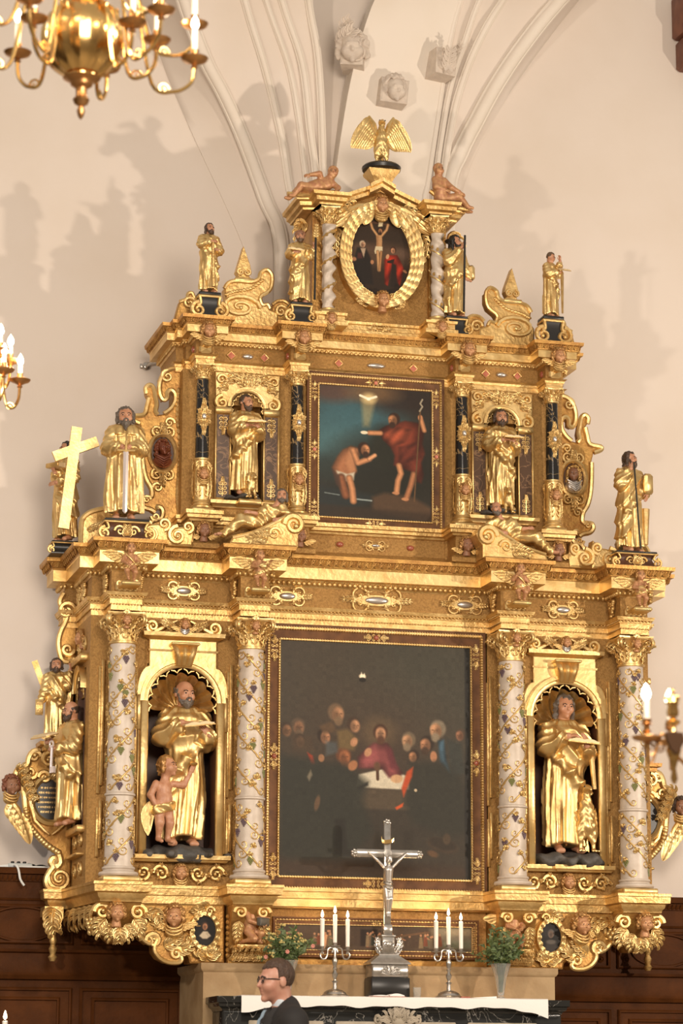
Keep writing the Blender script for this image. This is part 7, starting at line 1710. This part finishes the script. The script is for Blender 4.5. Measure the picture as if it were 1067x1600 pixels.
# reclining robed figures on the ramps
def recline(label, s, seed):
    r = thing('reclining_statue', label, 'statue', (s*.94, -.16, 4.415), 0, None, .46)
    X = lambda x: s*x  # outward is positive x in the drawing
    J = dict(head=(X(-.22), -.08, .50), chest=(X(-.10), -.02, .24), pelvis=(X(.14), .0, .05), shL=(X(.02), -.08, .30), elL=(X(.14), -.14, .16), wrL=(X(.30), -.16, .18), shR=(X(-.22), -.04, .31), elR=(X(-.38), -.06, .16), wrR=(X(-.16), -.16, .10),
             hipL=(X(.18), -.07, .04), knL=(X(.46), -.12, .04), anL=(X(.72), -.10, -.18), toeL=(X(.84), -.13, -.19), hipR=(X(.18), .07, .04), knR=(X(.44), .06, .06), anR=(X(.74), .04, -.17), toeR=(X(.86), .0, -.18))
    if s < 0: J = {(k[:-1]+{'L': 'R', 'R': 'L'}[k[-1]] if k[:2] in ('sh', 'el', 'wr', 'hi', 'kn', 'an', 'to') and k != 'chest' else k): v for k, v in J.items()}
    far = 'R' if s < 0 else 'L'
    def robe(P, f):
        d = cap(P, J['chest'], J['pelvis'], .15, .145)
        for q in 'LR': d = smin(d, cap(P, J['hip'+q], J['kn'+q], .115, .10), .06); d = smin(d, cap(P, J['kn'+q], J['an'+q], .10, .065), .05); d = smin(d, cap(P, J['sh'+q], J['el'+q], .082, .078), .05)
        d = d-.012*ridge(42*(P[2]+.35*P[1]-.5*s*P[0])+2.5*np.sin(9*P[0]+seed))-.006*ridge(30*P[0]+25*P[1])
        d = smax(d, -(ell(P, (J['chest'][0]-.02*s*-1, -.1, .40), .10)), .03)
        return d
    nude(r, J, .95, .017, FLESH, False, .22, .15*s, .1, 0, 'mid' if s < 0 else 'bald', GREYH, beard=.1, robe_f=robe)
    return r
recline('robed bearded figure reclining with bare arms on the left ramp below the upper niche', -1, 1)
recline('robed balding figure reclining with outstretched arm on the right ramp below the upper niche', 1, 4)
# nude figures lounging on the gable ends
def lounge(label, s, px):
    r = thing('reclining_putto', label, 'statue', (s*.52, -.02, 7.085), 0, 'nude figures on the gable', .36)
    X = lambda x: -s*x
    if s < 0:
        J = dict(head=(.30, -.05, .50), chest=(.16, 0, .24), pelvis=(-.14, .0, .12), shL=(.04, -.05, .30), elL=(-.02, -.12, .42), wrL=(-.22, -.12, .38), shR=(.27, -.02, .28), elR=(.40, -.08, .15), wrR=(.34, -.16, .03), hipL=(-.20, -.05, .11), knL=(-.42, -.12, .12), anL=(-.58, -.08, -.10), toeL=(-.66, -.12, -.12), hipR=(-.20, .06, .11), knR=(-.46, .04, .05), anR=(-.66, .02, -.14), toeR=(-.74, -.02, -.15))
    else:
        J = dict(head=(-.22, -.04, .78), chest=(-.20, 0, .46), pelvis=(-.14, .02, .14), shL=(-.30, -.03, .56), elL=(-.30, -.12, .36), wrL=(-.12, -.16, .30), shR=(-.10, -.05, .54), elR=(.04, -.14, .36), wrR=(.22, -.18, .26), hipL=(-.10, -.05, .12), knL=(.22, -.12, .18), anL=(.44, -.10, -.04), toeL=(.52, -.14, -.06), hipR=(-.10, .07, .12), knR=(.18, .06, .16), anR=(.46, .04, -.08), toeR=(.54, .0, -.10))
    nude(r, J, 1.22, .02, PUTTO, True, .27, .2*s, .1, 0, 'short', PUTTO)
    m = MB(); a = (.42, .02, .10) if s < 0 else (-.40, .02, .30); b = (-.70, -.0, -.05) if s < 0 else (.50, .0, -.06); tube(m, smooth_path([a, ((a[0]+b[0])/2, .0, -.02 if s < 0 else .0), b], 6), [.05]*13, 7); P_(r, m, 'couch_scroll', GOLD)
lounge('nude reddish figure reclining on the left end of the gable', -1, 520); lounge('nude reddish figure sitting on the right end of the gable', 1, 686)

# winged children on the main frieze
def putto(label, c, H, rz, arms, prop, grp='winged children on the main frieze', yaw=0., wings=True):
    r = thing('winged_putto', label, 'statue', c, rz, grp, H)
    J = dict(head=(0, -.05, .845), chest=(0, 0, .58), pelvis=(0, -.01, .40), shL=(-.12, 0, .65), shR=(.12, 0, .65), hipL=(-.07, -.02, .38), hipR=(.07, -.02, .38), knL=(-.10, -.14, .27), anL=(-.05, -.06, .10), toeL=(-.05, -.12, .06), knR=(.11, -.12, .24), anR=(.09, -.02, .06), toeR=(.10, -.09, .03))
    for k, (e, w) in zip('LR', arms): J['el'+k] = e; J['wr'+k] = w
    nude(r, J, .92, .017, PUTTO, True, .27, yaw, .05, 0, 'curly', HAIRG, [((-.07, .10, .60), (-.85, 0, .45), .46, .5), ((.07, .10, .60), (.85, 0, .45), .46, .5)] if wings else None,
         robe_f=lambda P, f: smax(f(P)-.02+.008*np.sin(50*P[2]+30*P[0]), np.abs(P[2]-.39-.3*P[0])-.045, .012), eyes=True)
    m = MB()
    if prop == 'horn': tube(m, [(.02, -.20, .70), (.16, -.26, .58), (.30, -.24, .44)], [.012, .02, .05], 8)
    elif prop == 'fiddle': ball(m, (.05, -.20, .55), (.10, .035, .07), 12, 6); tube(m, [(.10, -.21, .58), (.28, -.2, .68)], .016, 6); tube(m, [(-.14, -.24, .50), (.2, -.24, .60)], .008, 5)
    elif prop == 'sash': tube(m, smooth_path([(-.12, -.12, .66), (-.02, -.17, .56), (.10, -.16, .42)], 5), .020, 7)
    elif prop == 'lute': ball(m, (-.02, -.18, .47), (.10, .04, .09), 12, 6); tube(m, [(.05, -.2, .52), (.22, -.18, .66)], .016, 6)
    P_(r, m, {'horn': 'horn', 'fiddle': 'fiddle', 'sash': 'sash', 'lute': 'lute'}[prop], GOLD2)
for x, lb, arms, pr, yw in ((-1.98, 'winged child with folded arms above the leftmost main column', (((-.19, -.04, .52), (-.10, -.15, .44)), ((.19, -.04, .52), (.11, -.15, .42))), 'sash', 0),
                           (-1.013, 'winged child playing a fiddle above the column left of the supper painting', (((-.18, -.08, .54), (-.12, -.22, .50)), ((.18, -.08, .58), (.22, -.18, .64))), 'fiddle', .3),
                           (1.013, 'winged child with a slanting sash above the column right of the supper painting', (((-.20, -.05, .55), (-.14, -.16, .64)), ((.20, -.02, .52), (.19, -.10, .38))), 'sash', -.1),
                           (1.98, 'winged child plucking a small lute above the rightmost main column', (((-.19, -.05, .52), (-.06, -.20, .46)), ((.19, -.06, .55), (.14, -.18, .58))), 'lute', 0)):
    putto(lb, (x, -.235, 3.925), .30, 0, arms, pr, yaw=yw)
# children kneeling on the predella brackets
for s, lb, rz in ((-1, 'nude carved child kneeling with a dark book, left predella bracket', .75), (1, 'nude carved child facing forward behind the right bouquet, predella bracket', .1)):
    r = thing('kneeling_putto', lb, 'statue', (s*1.013+(.0 if s < 0 else -.02), -.06, 1.338), rz, 'children on the predella brackets', .36)
    J = dict(head=(.02, -.05, .845), chest=(0, 0, .56), pelvis=(0, .02, .30), shL=(-.13, 0, .63), elL=(-.17, -.10, .46), wrL=(-.08, -.25, .40), shR=(.13, 0, .63), elR=(.17, -.10, .46), wrR=(.08, -.25, .42), hipL=(-.08, 0, .26), knL=(-.10, -.18, .10), anL=(-.09, .10, .06), toeL=(-.09, .20, .04), hipR=(.08, 0, .26), knR=(.11, -.20, .22), anR=(.10, -.14, .05), toeR=(.10, -.22, .03))
    nude(r, J, .95, .016, PUTTO, True, .28, .1, .1, 0, 'curly', HAIRG, [((-.08, .12, .58), (-.85, .1, .3), .40, .5), ((.08, .12, .58), (.85, .1, .3), .40, .5)] if s > 0 else None)
    if s < 0: m = MB(); bbox(m, (-.16, -.36, .36), (.16, -.26, .52), .01); o = P_(r, m, 'book', mat('slate_book', (.09, .08, .065), 0, .5)); m = MB(); box(m, (-.165, -.37, .52), (.165, -.25, .535)); m.build('book_edge', FLESH, o, local=True)

# ------------------------------------------------------------------ chandeliers, the walking man, the candle at the left edge
def bulb_candle(root, c, h, br, group=None, mt=None):
    """candle sleeve with a flame-shaped bulb, parts of the chandelier"""
    m = MB(); lathe(m, [(.0125, 0), (.0125, h)], 14, c); s = m.build('candle_sleeve', WAX, root, local=True)
    m = MB(); lathe(m, [(.006, 0), (br*.75, br*.55), (br, br*1.25), (br*.8, br*2.2), (br*.35, br*3.1), (.0008, br*3.6)], 14, (c[0], c[1], c[2]+h)); m.build('bulb', BULB, s, local=True)
def chandelier(name, label, c, ball_r, tiers, top, grp=None, sleeve=.10, br=.0175, lobes=14, light=10):
    r = thing(name, label, 'chandelier', c, 0, grp)
    def q(m, n, mt=BRASS): return m.build(n, mt, r, local=True)
    R = ball_r
    m = MB(); lathe(m, [(R*.02, -R*1.98), (R*.07, -R*1.90), (R*.10, -R*1.78), (R*.06, -R*1.66), (R*.16, -R*1.60), (R*.20, -R*1.50), (R*.13, -R*1.40), (R*.14, -R*1.22), (R*.26, -R*1.14), (R*.28, -R*1.06), (R*.45, -R*.97)], 20); q(m, 'finial', BRASSD)
    m = MB(); lathe(m, [(R*.40*1.0, -R*.98)]+[(R*math.cos(a), R*math.sin(a)) for a in [-1.15+2.35*i/16 for i in range(17)]]+[(R*.3, R*1.02)], 84, (0, 0, 0), (lobes, -.07)); q(m, 'lobed_ball')
    m = MB(); lathe(m, [(R*.3, R*1.0), (R*.5, R*1.1), (R*.3, R*1.2), (R*.2, R*1.5), (R*.38, R*1.7), (R*.38, R*1.9), (R*.2, R*2.1), (R*.16, R*2.8), (R*.3, R*3.0), (R*.12, R*3.3), (.012, R*3.5), (.012, top)], 20); q(m, 'stem')
    for (n, rad, zc, off, zr) in tiers:
        for a in (off if hasattr(off, '__len__') else [off+2*PI*k/n for k in range(n)]):
            u = Vector((math.cos(a), math.sin(a), 0)); up = Vector((0, 0, 1))
            P = [u*(R*.28)+up*zr, u*(rad*.30)+up*(zr+.035), u*(rad*.48)+up*(zr-.03), u*(rad*.62)+up*(zc-.13), u*(rad*.82)+up*(zc-.15), u*(rad*.97)+up*(zc-.10), u*rad+up*(zc-.025)]
            m = MB(); tube(m, smooth_path(P, 6), .0085, 8)
            for (t, sg) in ((.42, 1), (.72, -1)):
                b = u*(rad*t)+up*(zr-.0 if sg > 0 else zc-.145); sp = spiral((0, 0), .026, .004, 1.3, PI if sg > 0 else 0, sg, 16); tube(m, [b+u*p[0]+up*(p[1]*sg+.045*0) for p in sp], [.006*(1-.5*i/16) for i in range(17)], 6, up=u.cross(up))
            arm = q(m, 'arm')
            m = MB(); cc = u*rad+up*zc; lathe(m, [(.008, -.035), (.016, -.028), (.010, -.018), (.030, -.006), (.052, .002), (.060, .014), (.056, .016), (.03, .010), (.016, .012), (.020, .028), (.015, .04), (.018, .05), (.013, .05)], 20, cc); m.build('drip_cup', BRASSD, arm, local=True)
            bulb_candle(r, tuple(cc+up*.045), sleeve, br)
    return r
c = W(129, 62, -9.0)
chandelier('brass_chandelier', 'large lobed brass ball chandelier at the upper left corner', c, .178, [(5, .315, -.02, [math.radians(v) for v in (61, 141, 221, 301, 341)], .12), (4, .50, -.02, [math.radians(v) for v in (8, 188, 235, 300)], .19), (4, .52, .16, [math.radians(v) for v in (14, 190, 250, 300)], .27)], 6.5)
for k in range(6): a = 2*PI*k/6+.3; lamp('chandelier_glow', 'POINT', (c.x+.42*math.cos(a), c.y+.42*math.sin(a), c.z+.13), None, 2.2, (1, .78, .5), .03)
c = W(-24, 592, -5.0)
r = chandelier('brass_girandole', 'small ornate brass chandelier with glowing bulbs at the left edge', c, .040, [(5, .20, -.0, .10, .05), (4, .16, .12, .4, .12)], 6.5, None, .05, .019, 8)
lamp('girandole_glow', 'POINT', (c.x+.2, c.y-.05, c.z+.12), None, 9, (1, .80, .52), .05)
m = MB(); m_ = [carve(m, [(s*.05+s*a, -.06+b) for a, b in spiral((0, 0), .035, .005, 1.4, PI/2, -s)], -.05, .006) for s in (-1, 1)]; m.build('scroll', BRASSD, r, local=True)
# right-hand candelabrum lamp, arms reaching left
c = W(1052, 1160, -10.0)
r = thing('brass_candle_arm_lamp', 'brass candle lamp with scrolled arms and one glowing bulb at the right edge', 'chandelier', c)
def q(m, n, mt=BRASSD): return m.build(n, mt, r, local=True)
k = 1/434.
m = MB(); lathe(m, [(.006, -.16), (.014, -.14), (.008, -.10), (.020, -.06), (.030, -.03), (.020, 0), (.012, .02), (.020, .03), (.012, .04), (.010, .06), (.028, .075), (.030, .08), (.010, .095), (.012, .10)], 16); q(m, 'stem', BRASS)
m = MB(); lathe(m, [(.020, .10), (.024, .115), (.020, .14), (.026, .155), (.018, .175), (.010, .19)], 12); [ball(m, (.022*math.cos(a), .022*math.sin(a), .172), .010, 6, 4) for a in (0, 1.3, 2.6, 3.9, 5.2)]; ball(m, (0, 0, .20), .010, 8, 5); q(m, 'crown_ornament', BRASS)
m = MB(); prism(m, [(-.050, .0), (-.055, .03), (-.02, .035), (.02, .03), (.018, -.01), (.0, -.045), (-.012, -.055), (-.035, -.035)], -.06, -.05, .004); q(m, 'leaf_shield', mat('dark_bronze', (.075, .035, .015), .6, .45))
for (a, dx, zc, lit) in ((PI, -.108, .010, True), (.15, .16, .03, True), (PI/2, .0, .02, True)):
    u = Vector((math.cos(a), math.sin(a), 0)) if abs(dx) > .01 else Vector((.3, .95, 0)); rad = abs(dx) or .18; up = Vector((0, 0, 1))
    m = MB(); P = [u*.012+up*.0, u*(rad*.3)+up*.02, u*(rad*.45)+up*(.03), u*(rad*.62)+up*(-.02), u*(rad*.85)+up*(-.085), u*(rad*.98)+up*(-.06), u*rad+up*(zc-.02)]
    tube(m, smooth_path(P, 6), .0055, 7)
    for (t, z, rr, s) in ((.9, -.035, .028, 1), (.5, -.02, .022, -1), (.75, .0, .020, 1)): sp = spiral((0, 0), rr, .004, 1.6, 0, s, 20); tube(m, [u*(rad*t+p[0])+up*(z+p[1]) for p in sp], [.0035]*21, 5, up=u.cross(up))
    arm = q(m, 'arm'); m = MB(); cc = u*rad+up*zc; lathe(m, [(.006, -.02), (.018, -.012), (.050, -.004), (.060, .006), (.058, .010), (.012, .006), (.008, .018), (.014, .026), (.016, .032), (.008, .042), (.010, .05), (.022, .058), (.016, .064), (.020, .075), (.015, .078)], 20, cc); m.build('drip_pan', BRASSD, arm, local=True)
    bulb_candle(r, tuple(cc+up*.075), .075, .0175)
m = MB(); tube(m, smooth_path([(.01, 0, -.05), (.08, .0, -.10), (.16, .0, -.08), (.24, 0, -.12)], 6), .008, 8); lathe(m, [(.16, -1.0-c.z), (.16, -.97-c.z), (.05, -.94-c.z), (.018, -.88-c.z), (.016, -.5), (.03, -.4), (.016, -.3), (.014, -.1)], 24, (.24, 0, 0)); q(m, 'stand', BRASSD)
b = W(1004, 1085, -10.0); lamp('candle_lamp_glow', 'POINT', (b.x, b.y-.03, b.z+.05), None, 1.6, (1, .80, .52), .03)
# candle burning at the bottom left edge on a tall stick
t = W(8, 1592, -3.0); r = thing('floor_candlestick', 'tall brass floor candlestick at the bottom left edge', 'candlestick', (t.x, t.y, -.73))
m = MB(); lathe(m, [(.15, 0), (.16, .02), (.05, .06), (.02, .12), (.018, .6), (.03, .62), (.018, .66), (.016, 1.0), (.05, 1.06), (.055, 1.075), (.02, 1.075)], 20); m.build('stick', BRASSD, r, local=True)
candle((t.x, t.y, -.73+1.076), t.z-(-.73+1.076)-.012, 'lit candle at the bottom left edge, cut off by the frame', None)

# the man in a dark suit walking past
HX = W(437, 1533, -3.7); ZF = -.73
man = thing('person', 'man with glasses and dark suit walking left in front of the altar', 'person', (HX.x, -3.7, ZF), -PI/2+.08)
SKIN = mat('human_skin', (.50, .265, .185), 0, .45, (.44, .20, .14), 18); SUIT = mat('charcoal_suit', (.016, .014, .014), 0, .75, bump=.15, bscale=200); SHIRT = mat('pale_blue_shirt', (.56, .62, .68), 0, .7); TIE = mat('light_blue_tie', (.22, .30, .38), 0, .5); HAIRM = mat('short_brown_hair', (.050, .026, .015), 0, .5, (.075, .04, .022), 60, .5, 120)
zc = HX.z-ZF; hs = .236; hc = (0, -.02, zc)
arms = {-1: ((-.255, .02, 1.13), (-.235, -.12, .90)), 1: ((.255, .06, 1.13), (.235, .10, .87))}
legs = {-1: ((-.095, -.10, .50), (-.10, -.10, .09), (-.105, -.25, .04)), 1: ((.095, .05, .50), (.10, .28, .12), (.105, .16, .03))}
def bodyf(P):
    d = head_sdf(to_head(P, hc, hs, 0, .06, 0))*hs; d = smin(d, cap(P, (0, .03, zc-.26), (0, .015, zc-.08), .062, .056), .03)
    d = smin(d, ell(P, (0, .02, 1.25), (.17, .10, .24)), .05); d = smin(d, ell(P, (0, .02, .98), (.15, .10, .15)), .06)
    for s in (-1, 1):
        e, w = arms[s]; d = smin(d, cap(P, (.17*s, .02, 1.42), e, .055, .042), .04); d = smin(d, cap(P, e, w, .042, .027), .02)
        k, a, t = legs[s]; d = smin(d, cap(P, (.09*s, .02, .92), k, .085, .055), .05); d = smin(d, cap(P, k, a, .055, .036), .03); d = smin(d, cap(P, a, t, .036, .03), .02)
    return d
ax = [grid_axis(-.36, .36, .016, (-.105, .105), .006), grid_axis(-.34, .40, .016, (-.17, .13), .006), grid_axis(-.02, 1.85, .018, (zc-.16, zc+.15), .006)]
b = sculpt(bodyf, None, None, 0, ax)
for s in (-1, 1): e, w = arms[s]; hand(b, w, Vector(w)-Vector(e), (s*.9, .1, .1), .185, .45, s*-1)
b.build('body', SKIN, man, local=True)
heads(man, hc, hs, 0, .06, 0, None, 0, HAIRM, .006)
def hairf(P):
    Q = to_head(P, hc, hs, 0, .06, 0); d = ell(Q, (0, .045, .15), (.40, .43, .425))
    d = smax(d, smin(-(Q[1]+.06-.25*np.clip(.1-Q[2], 0, 1)), -(Q[2]-.30-.3*Q[0]**2), .05), .04); d = smax(d, -(Q[2]+.30-.2*np.clip(Q[1], -.5, .5)), .05)
    for s in (-1, 1): d = smax(d, -ell(Q, (s*.40, .04, -.08), (.12, .13, .17)), .03)
    return (d+.012*np.sin(40*Q[0]+9*Q[2])*np.sin(37*Q[1]))*hs
sculpt(hairf, (-.13, -.16, zc-.14), (.13, .16, zc+.16), .0055).build('hair', HAIRM, man, local=True)
m = MB()
for s in (-1, 1):
    rr = [(s*.034+.027*math.cos(a), -.118-.008*0, zc+.004+.018*math.sin(a)) for a in [2*PI*k/16 for k in range(17)]]; tube(m, rr, .0026, 6, caps=False); tube(m, [(s*.061, -.115, zc+.010), (s*.083, -.06, zc+.010), (s*.094, .012, zc+.002)], .0030, 6)
tube(m, [(-.008, -.122, zc+.008), (0, -.128, zc+.011), (.008, -.122, zc+.008)], .0026, 6); m.build('glasses', BLACKP, man, local=True)
def jacketf(P):
    d = ell(P, (0, .03, 1.22), (.225, .145, .32)); d = smin(d, cap(P, (-.165, .03, 1.425), (.165, .03, 1.425), .075), .06); d = smin(d, ell(P, (0, .03, .93), (.21, .145, .22)), .08)
    d = smin(d, cap(P, (0, .05, 1.46), (0, .045, 1.50), .095, .075), .04)
    for s in (-1, 1): e, w = arms[s]; d = smin(d, cap(P, (.195*s, .03, 1.41), e, .078, .066), .04); d = smin(d, cap(P, e, tuple(lerp(e[i], w[i], .9) for i in range(3)), .064, .050), .03)
    d = smax(d, .80-P[2], .01)
    d = smax(d, -cap(P, (0, -.02, 1.58), (0, -.14, 1.26), .075, .03), .01)
    return d-.004*np.sin(40*P[2]+9*P[0])*np.clip((1.2-P[2])*4, 0, 1)
sculpt(jacketf, (-.36, -.26, .76), (.36, .25, 1.62), .012).build('jacket', SUIT, man, local=True)
m = MB()
for s in (-1, 1): loft(m, [[(s*.012, -.118, 1.27), (s*.02, -.14, 1.27), (s*.03, -.13, 1.27)], [(s*.055, -.10, 1.38), (s*.06, -.135, 1.36), (s*.10, -.10, 1.37)], [(s*.075, -.04, 1.50), (s*.085, -.07, 1.50), (s*.095, -.02, 1.50)]])
m.build('lapel', SUIT, man, local=True)
sculpt(lambda P: smax(cap(P, (0, .045, 1.42), (0, .02, 1.545), .080, .067), np.abs(P[2]-1.47+.25*P[1])-.075, .006), (-.13, -.12, 1.3), (.13, .16, 1.6), .007).build('shirt_collar', SHIRT, man, local=True)
m = MB(); loft(m, [[(x-.13*0, -.105-.01*k, 1.22+.06*k) for x in (-.065, .065)]+[(x, -.07-.01*k, 1.22+.06*k) for x in (.065, -.065)] for k in range(4)]); m.build('shirt_front', SHIRT, man, local=True)
m = MB(); loft(m, [[(-w, y, z), (0, y-.012, z), (w, y, z), (0, y+.01, z)] for w, y, z in ((.030, -.135, 1.20), (.026, -.14, 1.34), (.013, -.125, 1.425), (.022, -.108, 1.445), (.024, -.098, 1.47), (.012, -.085, 1.485))]); m.build('tie', TIE, man, local=True)
def trouf(P):
    d = ell(P, (0, .02, .92), (.175, .125, .14))
    for s in (-1, 1): k, a, t = legs[s]; d = smin(d, cap(P, (.09*s, .02, .90), k, .105, .080), .05); d = smin(d, cap(P, k, tuple(lerp(k[i], a[i], .95) for i in range(3)), .080, .064), .03)
    return d
sculpt(trouf, (-.3, -.3, .03), (.3, .45, 1.06), .016).build('trousers', SUIT, man, local=True)
for s in (-1, 1):
    k, a, t = legs[s]; sculpt(lambda P: smax(smin(cap(P, (a[0], a[1]+.02, a[2]-.02), t, .05, .042), cap(P, (a[0], a[1]+.03, .035 if s < 0 else .09), t, .040, .036), .02), (t[2]-.04)-P[2], .005), (a[0]-.1, t[1]-.1, -.02), (a[0]+.1, a[1]+.14, .22), .011).build('shoe', BLACKP, man, local=True)
